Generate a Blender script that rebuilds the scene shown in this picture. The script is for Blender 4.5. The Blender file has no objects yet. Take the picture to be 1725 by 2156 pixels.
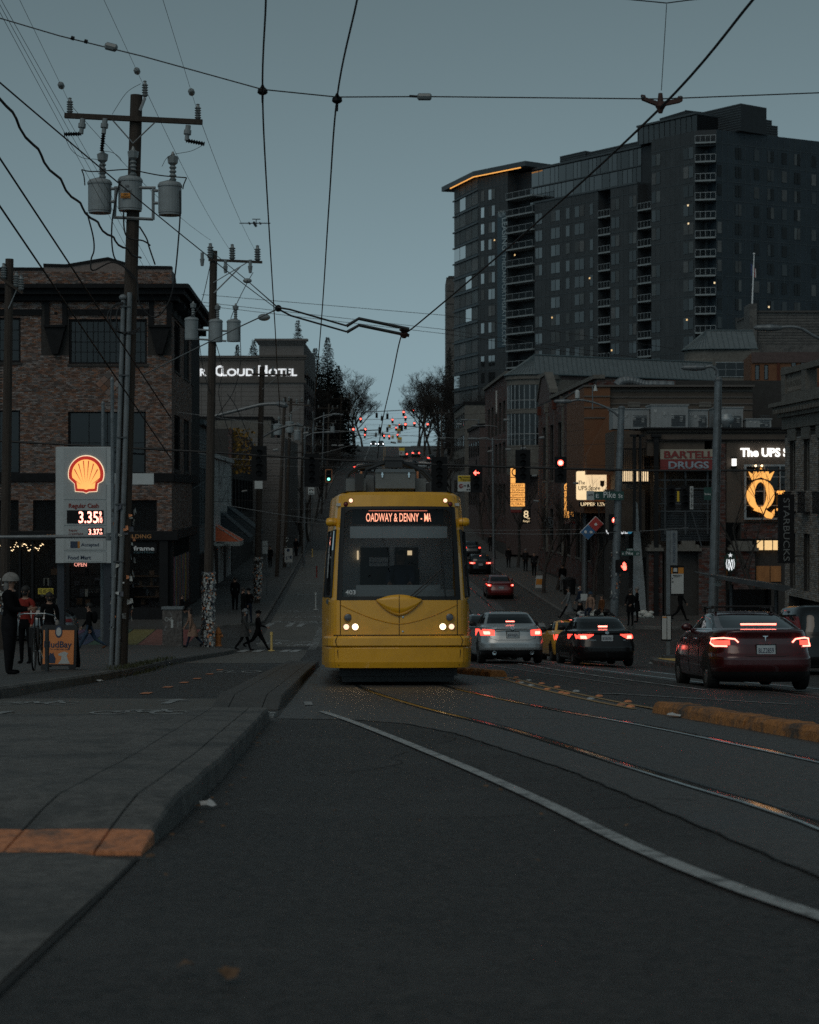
import bpy, math, random
from mathutils import Vector, Matrix, noise
random.seed(7)
scene = bpy.context.scene
col = scene.collection
FPX = 3900.0            # focal length in pixels of a 1725 px wide frame
HX, HY = 862.5, 1040.0  # principal point / horizon row in that frame
CAMZ = 0.95
cam_data = bpy.data.cameras.new('camera')
cam = bpy.data.objects.new('camera', cam_data)
col.objects.link(cam)
cam.location = (0, 0, CAMZ)
cam.rotation_euler = (math.radians(90), 0, 0)
cam_data.sensor_fit = 'HORIZONTAL'
cam_data.sensor_width = 24.0
cam_data.lens = FPX / 1725 * 24.0
cam_data.shift_y = -(1078 - HY) / 1725
cam_data.clip_start = 0.1
cam_data.clip_end = 6000
cam_data.dof.use_dof = True
cam_data.dof.focus_distance = 31
cam_data.dof.aperture_fstop = 3.5
scene.camera = cam
SUN_ELEV, SUN_ROT = math.radians(48), math.radians(205)
world = bpy.data.worlds.new('World')
scene.world = world
world.use_nodes = True
wn = world.node_tree
wn.nodes.clear()
w_out = wn.nodes.new('ShaderNodeOutputWorld')
w_bg = wn.nodes.new('ShaderNodeBackground')
w_sky = wn.nodes.new('ShaderNodeTexSky')
w_sky.sky_type = 'NISHITA'
w_sky.sun_disc = False
w_sky.sun_elevation = SUN_ELEV
w_sky.sun_rotation = SUN_ROT
w_sky.altitude = 50
w_sky.air_density = 1.0
w_sky.dust_density = 1.0
w_sky.ozone_density = 2.0
w_hs = wn.nodes.new('ShaderNodeRGBToBW')
w_mix = wn.nodes.new('ShaderNodeMix'); w_mix.data_type = 'RGBA'; w_mix.blend_type = 'MULTIPLY'
w_mix.inputs[0].default_value = 1.0
w_mix.inputs[7].default_value = (0.70, 1.0, 1.12, 1)     # overcast dusk: one even teal cast
wn.links.new(w_sky.outputs[0], w_hs.inputs[0])
wn.links.new(w_hs.outputs[0], w_mix.inputs[6])
wn.links.new(w_mix.outputs[2], w_bg.inputs[0])
w_bg.inputs[1].default_value = 0.056
wn.links.new(w_bg.outputs[0], w_out.inputs[0])
sun_data = bpy.data.lights.new('sun', 'SUN')
sun_data.energy = 0.4
sun_data.angle = math.radians(40)
sun_data.color = (1.0, 0.80, 0.62)
sun = bpy.data.objects.new('sun', sun_data)
col.objects.link(sun)
sd = Vector((math.sin(SUN_ROT) * math.cos(SUN_ELEV), math.cos(SUN_ROT) * math.cos(SUN_ELEV), math.sin(SUN_ELEV)))
sun.rotation_euler = sd.to_track_quat('Z', 'Y').to_euler()
scene.view_settings.view_transform = 'Standard'
scene.view_settings.look = 'None'
scene.view_settings.gamma = 1.0
scene.view_settings.exposure = 0.05
scene.view_settings.use_curve_mapping = False
scene.render.engine = 'CYCLES'
scene.cycles.use_denoising = False
scene.cycles.max_bounces = 6
scene.cycles.transparent_max_bounces = 12
scene.cycles.sample_clamp_indirect = 1.0
scene.cycles.sample_clamp_direct = 3.0
scene.cycles.caustics_reflective = False
scene.cycles.caustics_refractive = False
def P(x, y, q):
 """pixel (1725 wide frame) at a depth where q pixels make one metre"""
 return Vector(((x - HX) / q, FPX / q, CAMZ - (y - HY) / q))
def PY(x, y, Y):
 return P(x, y, FPX / Y)
_GP = [(-60, 1.6), (-30, 1.4), (-8, .55), (0, 0.0), (20, -1.462), (40, -2.924), (60, -4.386), (70, -5.10), (77, -5.52), (84, -5.64),
   (100, -5.64), (150, -5.55), (190, -5.3), (233, -3.9), (280, -.2), (325, 4.0), (400, 9.0), (470, 12.9), (510, 13.9),
   (545, 13.2), (620, 8), (800, -4), (1200, -10), (6000, -12)]
def _slopes():
 n = len(_GP); d = [(_GP[i+1][1]-_GP[i][1])/(_GP[i+1][0]-_GP[i][0]) for i in range(n-1)]
 m = [d[0]] + [0.0]*(n-2) + [d[-1]]
 for i in range(1, n-1):
  if d[i-1]*d[i] > 0: m[i] = 2*d[i-1]*d[i]/(d[i-1]+d[i])
 return m
_GM = _slopes()
def g(Y):
 if Y <= _GP[0][0]: return _GP[0][1]
 for i in range(len(_GP)-1):
  x0, y0 = _GP[i]; x1, y1 = _GP[i+1]
  if Y <= x1:
   h = x1-x0; t = (Y-x0)/h
   return ((2*t**3-3*t*t+1)*y0 + (t**3-2*t*t+t)*h*_GM[i] + (-2*t**3+3*t*t)*y1 + (t**3-t*t)*h*_GM[i+1])
 return _GP[-1][1]
def gz(X, Y):
 c = min(max(X-3.0, 0), 4.0)
 f = min(max((92-Y)/20, 0), 1)
 return g(Y) - .045*c*f
def at(x, y, lift=0.0):
 """pixel on the near road plane -> world XY"""
 q = (y-1325)/(.95-lift)
 return ((x-HX)/q, FPX/q)
def lerp(a, b, t): return a+(b-a)*t
def interp(pts, Y):
 if Y <= pts[0][0]: return pts[0][1]
 for (a, b), (c, d) in zip(pts, pts[1:]):
  if Y <= c: return lerp(b, d, (Y-a)/(c-a))
 return pts[-1][1]
def smooth(pts, n=6):
 """Catmull-Rom through points"""
 pts = [Vector(p) for p in pts]; out = []
 for i in range(len(pts)-1):
  p0 = pts[max(i-1, 0)]; p1 = pts[i]; p2 = pts[i+1]; p3 = pts[min(i+2, len(pts)-1)]
  for k in range(n):
   t = k/n
   out.append(.5*((2*p1)+(p2-p0)*t+(2*p0-5*p1+4*p2-p3)*t*t+(3*p1-p0-3*p2+p3)*t**3))
 out.append(pts[-1]); return out
MATS = {}
def M(name, c=None, rough=.7, var=.25, scale=3.0, bump=0.0, bscale=None, metal=0.0, emit=0.0, ecol=None, spec=.5, island=0.0, objrand=0.0,
   c2=None, c2amt=.5, stretch=None, coat=0.0, c2thr=.5, c2s=None):
 if name in MATS and c is None: return MATS[name]
 m = bpy.data.materials.new(name); m.use_nodes = True
 nt = m.node_tree; nt.nodes.clear()
 o = nt.nodes.new('ShaderNodeOutputMaterial'); b = nt.nodes.new('ShaderNodeBsdfPrincipled')
 nt.links.new(b.outputs[0], o.inputs[0])
 b.inputs['Roughness'].default_value = rough; b.inputs['Metallic'].default_value = metal
 b.inputs['Specular IOR Level'].default_value = spec
 if coat: b.inputs['Coat Weight'].default_value = coat; b.inputs['Coat Roughness'].default_value = .05
 tc = nt.nodes.new('ShaderNodeTexCoord'); mp = nt.nodes.new('ShaderNodeMapping')
 nt.links.new(tc.outputs['Object'], mp.inputs[0])
 if stretch: mp.inputs['Scale'].default_value = stretch
 col4 = (*c, 1)
 last = None
 if var > 0:
  n = nt.nodes.new('ShaderNodeTexNoise'); n.inputs['Scale'].default_value = scale; n.inputs['Detail'].default_value = 6
  n.inputs['Roughness'].default_value = .65
  nt.links.new(mp.outputs[0], n.inputs[0])
  r = nt.nodes.new('ShaderNodeValToRGB')
  r.color_ramp.elements[0].position = .3; r.color_ramp.elements[1].position = .72
  r.color_ramp.elements[0].color = (*[x*(1-var) for x in c], 1); r.color_ramp.elements[1].color = (*[min(x*(1+var), 1) for x in c], 1)
  nt.links.new(n.outputs[0], r.inputs[0]); last = r.outputs[0]
 else:
  rgb = nt.nodes.new('ShaderNodeRGB'); rgb.outputs[0].default_value = col4; last = rgb.outputs[0]
 if c2 is not None:
  n2 = nt.nodes.new('ShaderNodeTexNoise'); n2.inputs['Scale'].default_value = c2s or scale*.37; n2.inputs['Detail'].default_value = 8
  n2.inputs['Roughness'].default_value = .7
  nt.links.new(mp.outputs[0], n2.inputs[0])
  r2 = nt.nodes.new('ShaderNodeValToRGB'); r2.color_ramp.elements[0].position = c2thr; r2.color_ramp.elements[1].position = min(c2thr+.16, 1)
  r2.color_ramp.elements[0].color = (0, 0, 0, 1); r2.color_ramp.elements[1].color = (c2amt, c2amt, c2amt, 1)
  nt.links.new(n2.outputs[0], r2.inputs[0])
  mx = nt.nodes.new('ShaderNodeMix'); mx.data_type = 'RGBA'
  nt.links.new(r2.outputs[0], mx.inputs[0]); nt.links.new(last, mx.inputs[6]); mx.inputs[7].default_value = (*c2, 1)
  last = mx.outputs[2]
 if island or objrand:
  if island:
   gi = nt.nodes.new('ShaderNodeNewGeometry'); src = gi.outputs['Random Per Island']; amt = island
  else:
   oi = nt.nodes.new('ShaderNodeObjectInfo'); src = oi.outputs['Random']; amt = objrand
  hs = nt.nodes.new('ShaderNodeHueSaturation')
  mr = nt.nodes.new('ShaderNodeMapRange'); mr.inputs[3].default_value = 1-amt; mr.inputs[4].default_value = 1+amt
  nt.links.new(src, mr.inputs[0]); nt.links.new(mr.outputs[0], hs.inputs['Value'])
  ml = nt.nodes.new('ShaderNodeMath'); ml.operation = 'MULTIPLY'; ml.inputs[1].default_value = 7.31
  fr = nt.nodes.new('ShaderNodeMath'); fr.operation = 'FRACT'
  nt.links.new(src, ml.inputs[0]); nt.links.new(ml.outputs[0], fr.inputs[0])
  ms = nt.nodes.new('ShaderNodeMapRange'); ms.inputs[3].default_value = .25; ms.inputs[4].default_value = 1.35
  nt.links.new(fr.outputs[0], ms.inputs[0]); nt.links.new(ms.outputs[0], hs.inputs['Saturation'])
  nt.links.new(last, hs.inputs['Color']); last = hs.outputs[0]
 nt.links.new(last, b.inputs['Base Color'])
 if emit:
  ec = ecol or c
  b.inputs['Emission Color'].default_value = (*ec, 1); b.inputs['Emission Strength'].default_value = emit
 if bump:
  n3 = nt.nodes.new('ShaderNodeTexNoise'); n3.inputs['Scale'].default_value = bscale or scale*6; n3.inputs['Detail'].default_value = 5
  nt.links.new(mp.outputs[0], n3.inputs[0])
  bp = nt.nodes.new('ShaderNodeBump'); bp.inputs['Strength'].default_value = bump; bp.inputs['Distance'].default_value = .02
  nt.links.new(n3.outputs[0], bp.inputs['Height']); nt.links.new(bp.outputs[0], b.inputs['Normal'])
 MATS[name] = m
 return m
def glass(name, tint=(.3, .33, .34), refl=.04, rough=.03, trans=.5, ior=1.27):
 """window pane: part clear, part mirror (Fresnel), part dark body"""
 m = bpy.data.materials.new(name); m.use_nodes = True
 nt = m.node_tree; nt.nodes.clear()
 o = nt.nodes.new('ShaderNodeOutputMaterial')
 t = nt.nodes.new('ShaderNodeBsdfTransparent'); t.inputs[0].default_value = (*tint, 1)
 d = nt.nodes.new('ShaderNodeBsdfDiffuse'); d.inputs[0].default_value = (.012, .014, .016, 1)
 gl = nt.nodes.new('ShaderNodeBsdfGlossy'); gl.inputs['Roughness'].default_value = rough
 fz = nt.nodes.new('ShaderNodeFresnel'); fz.inputs[0].default_value = ior
 ad = nt.nodes.new('ShaderNodeMath'); ad.operation = 'ADD'; ad.inputs[1].default_value = refl
 mx1 = nt.nodes.new('ShaderNodeMixShader'); mx1.inputs[0].default_value = trans
 mx2 = nt.nodes.new('ShaderNodeMixShader')
 tc = nt.nodes.new('ShaderNodeTexCoord'); n = nt.nodes.new('ShaderNodeTexNoise'); n.inputs['Scale'].default_value = 1.3
 bp = nt.nodes.new('ShaderNodeBump'); bp.inputs['Strength'].default_value = .06; bp.inputs['Distance'].default_value = .05
 nt.links.new(tc.outputs['Object'], n.inputs[0]); nt.links.new(n.outputs[0], bp.inputs['Height']); nt.links.new(bp.outputs[0], gl.inputs['Normal'])
 nt.links.new(d.outputs[0], mx1.inputs[1]); nt.links.new(t.outputs[0], mx1.inputs[2])
 nt.links.new(fz.outputs[0], ad.inputs[0]); nt.links.new(ad.outputs[0], mx2.inputs[0])
 nt.links.new(mx1.outputs[0], mx2.inputs[1]); nt.links.new(gl.outputs[0], mx2.inputs[2])
 nt.links.new(mx2.outputs[0], o.inputs[0])
 MATS[name] = m
 return m
def emitter(name, c, s):
 m = bpy.data.materials.new(name); m.use_nodes = True
 nt = m.node_tree; nt.nodes.clear()
 o = nt.nodes.new('ShaderNodeOutputMaterial'); b = nt.nodes.new('ShaderNodeBsdfPrincipled')
 b.inputs['Base Color'].default_value = (*[min(x, .8) for x in c], 1)
 b.inputs['Emission Color'].default_value = (*c, 1)
 n = nt.nodes.new('ShaderNodeTexNoise'); n.inputs['Scale'].default_value = 2.5
 mr = nt.nodes.new('ShaderNodeMapRange'); mr.inputs[3].default_value = s*.85; mr.inputs[4].default_value = s*1.15
 nt.links.new(n.outputs[0], mr.inputs[0]); nt.links.new(mr.outputs[0], b.inputs['Emission Strength'])
 nt.links.new(b.outputs[0], o.inputs[0]); MATS[name] = m
 return m
ROOTM = {}   # root object -> world matrix
def tag(o, label=None, cat=None, group=None, kind=None):
 if label: o['label'] = label
 if cat: o['category'] = cat
 if group: o['group'] = group
 if kind: o['kind'] = kind
 return o
def thing(name, label, cat, loc=(0, 0, 0), rz=0.0, group=None):
 o = bpy.data.objects.new(name, None); col.objects.link(o)
 o.empty_display_size = .2
 o.location = loc; o.rotation_euler = (0, 0, rz)
 ROOTM[o.name] = Matrix.Translation(Vector(loc)) @ Matrix.Rotation(rz, 4, 'Z')
 return tag(o, label, cat, group)
def root_of(o):
 while o.parent: o = o.parent
 return o
class Fr:
 """a local frame: u along, n outwards, v up"""
 def __init__(s, o, u, n=None, v=(0, 0, 1)):
  s.o = Vector(o); s.u = Vector(u).normalized(); s.v = Vector(v).normalized()
  s.n = Vector(n).normalized() if n is not None else s.u.cross(s.v).normalized()
 def __call__(s, a, b, c=0.0): return s.o + s.u*a + s.v*b + s.n*c
WF = Fr((0, 0, 0), (1, 0, 0), (0, 1, 0))   # (x, z, y)
def facing(o, yaw=0.0):
 """a frame that faces the camera side (-Y), turned by yaw"""
 return Fr(o, (math.cos(yaw), math.sin(yaw), 0), (math.sin(yaw), -math.cos(yaw), 0))
_txt = {}
tmp_scene = bpy.data.scenes.new('workbench')   # small scene, so that evaluating one object stays quick
def evaluated(ob):
 tmp_scene.collection.objects.link(ob)
 with bpy.context.temp_override(scene=tmp_scene, view_layer=tmp_scene.view_layers[0]):
  dg = bpy.context.evaluated_depsgraph_get(); dg.update()
  return bpy.data.meshes.new_from_object(ob.evaluated_get(dg))
def text_mesh(s, ext, bold):
 k = (s, ext, bold)
 if k not in _txt:
  cu = bpy.data.curves.new('t', 'FONT'); cu.body = s; cu.size = 1; cu.extrude = ext; cu.offset = bold; cu.resolution_u = 3
  ob = bpy.data.objects.new('t', cu)
  me = evaluated(ob)
  vs = [tuple(v.co) for v in me.vertices]; fs = [tuple(p.vertices) for p in me.polygons]
  bpy.data.objects.remove(ob); bpy.data.curves.remove(cu); bpy.data.meshes.remove(me)
  _txt[k] = (vs, fs)
 return _txt[k]
class MB:
 def __init__(s): s.v = []; s.f = []; s.mi = []; s.cur = 0
 def add(s, vs, fs):
  k = len(s.v); s.v += [Vector(p) for p in vs]
  s.f += [tuple(i+k for i in f) for f in fs]; s.mi += [s.cur]*len(fs)
  return s
 def boxf(s, fr, u0, u1, v0, v1, n0, n1):
  vs = [fr(a, b, c) for c in (n0, n1) for b in (v0, v1) for a in (u0, u1)]
  return s.add(vs, [(0, 2, 3, 1), (4, 5, 7, 6), (0, 1, 5, 4), (2, 6, 7, 3), (0, 4, 6, 2), (1, 3, 7, 5)])
 def box(s, x0, x1, y0, y1, z0, z1): return s.boxf(WF, x0, x1, z0, z1, y0, y1)
 def quad(s, a, b, c, d): return s.add([a, b, c, d], [(0, 1, 2, 3)])
 def prism(s, fr, poly, n0, n1):
  k = len(poly)
  vs = [fr(a, b, n0) for a, b in poly] + [fr(a, b, n1) for a, b in poly]
  fs = [tuple(range(k-1, -1, -1)), tuple(range(k, 2*k))] + [(i, (i+1) % k, (i+1) % k+k, i+k) for i in range(k)]
  return s.add(vs, fs)
 def tube(s, pts, r, n=6, cap=True):
  pts = [Vector(p) for p in pts]
  rs = r if isinstance(r, (list, tuple)) else [r]*len(pts)
  vs = []; fs = []; up = None
  for i, p in enumerate(pts):
   t = (pts[min(i+1, len(pts)-1)]-pts[max(i-1, 0)])
   if t.length < 1e-9: t = Vector((0, 0, 1))
   t.normalize()
   if up is None:
    up = Vector((0, 0, 1)) if abs(t.z) < .9 else Vector((1, 0, 0))
   a = t.cross(up)
   if a.length < 1e-4: a = t.cross(Vector((0, 1, 0)))
   a.normalize(); b = a.cross(t).normalized(); up = b
   for k in range(n):
    w = 2*math.pi*k/n
    vs.append(p+a*math.cos(w)*rs[i]+b*math.sin(w)*rs[i])
  for i in range(len(pts)-1):
   for k in range(n):
    fs.append((i*n+k, i*n+(k+1) % n, (i+1)*n+(k+1) % n, (i+1)*n+k))
  if cap:
   fs.append(tuple(range(n-1, -1, -1))); fs.append(tuple(range((len(pts)-1)*n, len(pts)*n)))
  return s.add(vs, fs)
 def lathe(s, prof, c=(0, 0, 0), n=16, fr=None):
  """prof: (radius, height); axis = frame v (default z)"""
  fr = fr or Fr(c, (1, 0, 0), (0, 1, 0))
  vs = []; fs = []
  for r, h in prof:
   for k in range(n):
    w = 2*math.pi*k/n; vs.append(fr(r*math.cos(w), h, r*math.sin(w)))
  for i in range(len(prof)-1):
   for k in range(n): fs.append((i*n+k, (i+1)*n+k, (i+1)*n+(k+1) % n, i*n+(k+1) % n))
  fs.append(tuple(range(n))); fs.append(tuple(range(len(prof)*n-1, (len(prof)-1)*n-1, -1)))
  return s.add(vs, fs)
 def disc(s, fr, u, v, r, n0, n1, k=20, sx=1.0):
  return s.prism(fr, [(u+r*sx*math.cos(2*math.pi*i/k), v+r*math.sin(2*math.pi*i/k)) for i in range(k)], n0, n1)
 def ball(s, c, r, sx=1, sy=1, sz=1, n=12, m=8):
  return s.lathe([(max(r*math.sin(math.pi*i/m), 1e-4), -r*math.cos(math.pi*i/m)) for i in range(m+1)], c, n, Fr(c, (1, 0, 0), (0, 1, 0))) if sx == sy == sz == 1 else \
   s.add([Vector(c)+Vector((r*sx*math.sin(math.pi*i/m)*math.cos(2*math.pi*k/n), r*sy*math.sin(math.pi*i/m)*math.sin(2*math.pi*k/n), -r*sz*math.cos(math.pi*i/m))) for i in range(m+1) for k in range(n)],
      [(i*n+k, i*n+(k+1) % n, (i+1)*n+(k+1) % n, (i+1)*n+k) for i in range(m) for k in range(n)])
 def text(s, fr, txt, u0, v0, w=None, h=1.0, n0=0.0, ext=.01, bold=.0, align='L'):
  """text whose cap height is h and whose width is fitted to w; (u0, v0) is the lower left"""
  vs, fs = text_mesh(txt, .5, bold)
  if not vs: return s
  x0 = min(p[0] for p in vs); x1 = max(p[0] for p in vs)
  cap = .69
  sy = h/cap; sx = (w/(x1-x0)) if w else sy
  if align == 'C': u0 -= (x1-x0)*sx/2
  return s.add([fr(u0+(p[0]-x0)*sx, v0+p[1]*sy, n0+(p[2]+.5)*ext) for p in vs], fs)
 def build(s, name, mat, parent=None, label=None, cat=None, group=None, kind=None, shade=False, origin=None, local=False):
  me = bpy.data.meshes.new(name)
  vs = s.v
  if parent is not None and not local:
   inv = ROOTM[root_of(parent).name].inverted() if root_of(parent).name in ROOTM else Matrix.Identity(4)
   vs = [inv @ p for p in vs]
  elif origin is not None:
   og = Vector(origin); vs = [p-og for p in vs]
  me.from_pydata([tuple(p) for p in vs], [], s.f)
  mats = mat if isinstance(mat, (list, tuple)) else [mat]
  for x in mats: me.materials.append(x)
  if len(mats) > 1: me.polygons.foreach_set('material_index', s.mi)
  if shade: me.polygons.foreach_set('use_smooth', [True]*len(me.polygons))
  me.update()
  o = bpy.data.objects.new(name, me); col.objects.link(o)
  if parent is not None: o.parent = parent
  elif origin is not None:
   o.location = origin
   ROOTM[o.name] = Matrix.Translation(Vector(origin))
  tag(o, label, cat, group, kind)
  return o
def part(name, mat, parent, fn, **k):
 mb = MB(); fn(mb); return mb.build(name, mat, parent, **k)
def copy_tree(o, parent=None):
 c = o.copy(); col.objects.link(c); c.parent = parent
 for ch in list(o.children): copy_tree(ch, c)
 return c
def place_copy(src, loc, rz, label=None, group=None, s=None):
 c = copy_tree(src); c.location = loc; c.rotation_euler = (0, 0, rz)
 if s: c.scale = (s, s, s)
 if label: c['label'] = label
 if group: c['group'] = group
 return c
M('asphalt', (.0385, .034, .0318), .6, .85, 22, 1.0, 95, c2s=.7, c2=(.062, .058, .055), c2amt=.75, spec=.4)
M('asphalt_old', (.065, .066, .068), .6, .3, .8, .45, 80, c2=(.035, .036, .038), c2amt=.6, spec=.45)
M('slab', (.064, .057, .053), .52, .5, 16, .4, 70, c2s=.6, c2=(.055, .056, .058), c2amt=.7, spec=.45)
M('lane_tan', (.085, .074, .062), .6, .2, .9, .3, 60, c2=(.07, .066, .06), c2amt=.6)
M('concrete', (.11, .103, .096), .7, .5, 14, .6, 60, c2s=1.3, c2=(.045, .044, .043), c2amt=.85, c2thr=.46)
M('concrete_dark', (.065, .06, .056), .75, .35, 20, .4, 50, c2s=1.5, c2=(.04, .04, .04), c2amt=.7)
M('sidewalk', (.058, .055, .052), .7, .3, 22, .3, 50, c2s=.7, c2=(.055, .055, .055), c2amt=.7)
M('earth', (.05, .05, .045), .9, .3, .3)
M('paint_white', (.36, .37, .37), .55, .35, 40, .4, 90, c2=(.06, .06, .06), c2amt=.9, c2thr=.49, c2s=6)
M('paint_white_worn', (.28, .29, .29), .6, .3, 30, .2, 60, c2=(.06, .06, .06), c2amt=.95, c2thr=.47, c2s=6)
M('paint_orange', (.60, .22, .09), .6, .35, 25, .2, 60, c2=(.10, .075, .06), c2amt=.85, c2thr=.5, c2s=5)
M('paint_yellow', (.36, .21, .07), .6, .3, 20, .2, 60, c2=(.14, .12, .09), c2amt=.9, c2thr=.5)
M('curb_yellow', (.36, .145, .04), .8, .4, 18, .8, 30, c2=(.05, .045, .04), c2amt=.95, c2thr=.47, c2s=3)
M('rail_steel', (.55, .53, .51), .13, .15, 8, metal=1.0)
M('black_gap', (.008, .008, .008), .9, 0)
M('steel_dark', (.06, .065, .07), .5, .3, 3, metal=.4)
M('tactile', (.60, .42, .14), .7, .15, 4)
M('moss', (.045, .05, .02), .95, .4, 9, .6, 60)
M('leaf_litter', (.13, .07, .035), .8, .5, 20)
M('white_scrap', (.5, .5, .5), .7, .2, 12)
def frange(a, b, s):
 n = max(1, int(round((b-a)/s))); return [a+(b-a)*i/n for i in range(n+1)]
def sheet(mb, Ys, xl, xr, nx, dz):
 rows = []
 for Y in Ys:
  a, b = xl(Y), xr(Y)
  rows.append([Vector((a+(b-a)*i/nx, Y, gz(a+(b-a)*i/nx, Y)+dz)) for i in range(nx+1)])
 k = nx+1
 mb.add([p for r in rows for p in r], [(i*k+j, i*k+j+1, (i+1)*k+j+1, (i+1)*k+j) for i in range(len(rows)-1) for j in range(nx)])
mb = MB()
Yg = frange(-60, 100, 4)+frange(104, 620, 9)+[700, 800, 950, 1200, 1800, 3000, 6000]
Xg = [-3000, -1200, -500, -200, -100, -60, -30, -12, 0, 3, 4, 5, 6, 7, 12, 30, 60, 100, 200, 500, 1200, 3000]
mb.add([Vector((X, Y, gz(X, Y)-.08)) for Y in Yg for X in Xg],
   [(i*len(Xg)+j, i*len(Xg)+j+1, (i+1)*len(Xg)+j+1, (i+1)*len(Xg)+j) for i in range(len(Yg)-1) for j in range(len(Xg)-1)])
mb.build('ground', M('earth'), kind='structure')
LK = [(-40, -5.65), (33, -5.62), (39, -5.8), (51, -6.5), (71, -6.8), (78, -6.8)]
def lk(Y):
 if Y < 72: return interp(LK, Y)
 r = 6.0; t = min(Y-72, 5.99); return -6.8-(r-math.sqrt(r*r-t*t))
def lkf(Y):
 b = -7.3-.037*(min(Y, 240)-92)-.003*max(0, Y-240)
 if Y < 95: t = 95-Y; return b-(5-math.sqrt(max(25-t*t, 0)))
 return b
def rk(Y): return 11.5
def rkf(Y):
 b = 8.4-.02*(Y-100)
 if Y < 95: t = 95-Y; return b+(5-math.sqrt(max(25-t*t, 0)))
 return b
mb = MB()
sheet(mb, frange(-40, 78, 2), lambda Y: -14, lambda Y: 13, 27, 0)
sheet(mb, frange(78, 90, 2), lambda Y: -90, lambda Y: 90, 90, 0)
sheet(mb, frange(90, 620, 5), lambda Y: lkf(max(Y, 95))-.4-(6 if Y < 96 else 0), lambda Y: rkf(max(Y, 95))+.4+(6 if Y < 96 else 0), 14, 0)
road = mb.build('road', M('asphalt'), kind='structure')
def slab(name, Ys, kerb, out, h=.15, mat='sidewalk', kmat='concrete', label=None):
 s = 1 if out > 0 else -1
 mb = MB(); nx = 12; rows = []
 for Y in Ys:
  k = kerb(Y); xs = [k+s*.15+(out-k-s*.15)*(i/nx)**2 for i in range(nx+1)]
  rows.append([Vector((x, Y, gz(x, Y)+h)) for x in xs])
 n = nx+1
 mb.add([p for r in rows for p in r], [(i*n+j, i*n+j+1, (i+1)*n+j+1, (i+1)*n+j) for i in range(len(rows)-1) for j in range(nx)])
 for r in (rows[0], rows[-1]):
  mb.add(r+[p-Vector((0, 0, h+.2)) for p in r], [(j, j+1, n+j+1, n+j) for j in range(nx)])
 o = mb.build(name, M(mat), kind='structure')
 kb = MB(); prof = []
 for Y in Ys:
  k = kerb(Y); z = gz(k, Y); w = noise.noise(Vector((k, Y*.7, 3)))*.012
  prof.append([Vector((k, Y, z-.1)), Vector((k+s*.015+w, Y, z+h*.8)), Vector((k+s*.045+w, Y, z+h+.003)), Vector((k+s*.16, Y, z+h+.005)), Vector((k+s*.16, Y, z))])
 kb.add([p for r in prof for p in r], [(i*5+j, i*5+j+1, (i+1)*5+j+1, (i+1)*5+j) for i in range(len(prof)-1) for j in range(4)])
 for r in (prof[0], prof[-1]): kb.add(r, [(0, 1, 2, 3, 4)])
 kb.build('kerb', M(kmat), o, shade=False)
 return o
slab('sidewalk_near_left', frange(10, 70, 1)+[71, 72, 73, 74, 75, 76, 77, 77.6, 77.95], lk, -60)
slab('sidewalk_near_right', frange(10, 77.9, 2), rk, 60)
slab('sidewalk_far_left', [90.02, 90.3, 91, 92, 93, 94]+frange(95, 560, 4), lkf, -70)
slab('sidewalk_far_right', [90.02, 90.3, 91, 92, 93, 94]+frange(95, 560, 4), rkf, 70)
def ribbon(mb, pts, w, dz, end=None):
 """strip of width w along XY points laid on the road"""
 pts = [Vector((p[0], p[1], 0)) for p in pts]; L = []; R = []
 for i, p in enumerate(pts):
  t = pts[min(i+1, len(pts)-1)]-pts[max(i-1, 0)]; t.normalize(); nrm = Vector((-t.y, t.x, 0))*w/2
  for lst, q in ((L, p+nrm), (R, p-nrm)): lst.append(Vector((q.x, q.y, gz(q.x, q.y)+dz)))
 n = len(pts)
 mb.add(L+R, [(i, i+1, n+i+1, n+i) for i in range(n-1)])
def between(mb, A, B, dz, nx=6):
 """sheet between two XY polylines with the same number of points"""
 k = nx+1; vs = []
 for a, b in zip(A, B):
  for i in range(k):
   x = lerp(a[0], b[0], i/nx); y = lerp(a[1], b[1], i/nx); vs.append(Vector((x, y, gz(x, y)+dz)))
 mb.add(vs, [(i*k+j, i*k+j+1, (i+1)*k+j+1, (i+1)*k+j) for i in range(len(A)-1) for j in range(nx)])
def curve_by_y(pts, Ys):
 """pts [(Y, X)] smoothed, sampled at Ys"""
 s = smooth([(p[0], p[1], 0) for p in pts], 10)
 t = [(v.x, v.y) for v in s]
 return [(interp(t, Y), Y) for Y in Ys]
RAIL_L = [(4, 2.1), (8.87, 1.96), (10.55, 1.776), (12.7, 1.52), (17.5, .955), (22.6, .13), (30.4, -.80), (38, -1.32), (50, -1.95), (70, -2.8), (95, -3.75), (150, -5.9), (300, -11.7)]
def rail_l(Ys): return curve_by_y(RAIL_L, Ys)
def offset(pts, d):
 out = []
 for i, p in enumerate(pts):
  a = pts[max(i-1, 0)]; b = pts[min(i+1, len(pts)-1)]; t = Vector((b[0]-a[0], b[1]-a[1])); t.normalize()
  out.append((p[0]+t.y*d, p[1]-t.x*d))
 return out
Yr = frange(4, 60, 1)+frange(62, 300, 4)
rl = rail_l(Yr); rr = offset(rl, 1.44)
RB = [(12, 10.2), (20, 8.6), (30, 7.0), (40, 5.6), (52, 4.3), (66, 3.55), (80, 3.3), (95, 3.35), (110, 3.3), (150, 2.2), (300, -2.0)]
Yb = frange(14, 60, 1)+frange(62, 300, 4)
bl = curve_by_y(RB, Yb); br = offset(bl, 1.44)
mb = MB()
JX = [(3, 1.75), (7.0, 1.55), (9.68, 1.31), (12.3, 1.07), (16.8, .42), (18.6, -.05), (19.4, -.6), (19.6, -1.38)]
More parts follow.
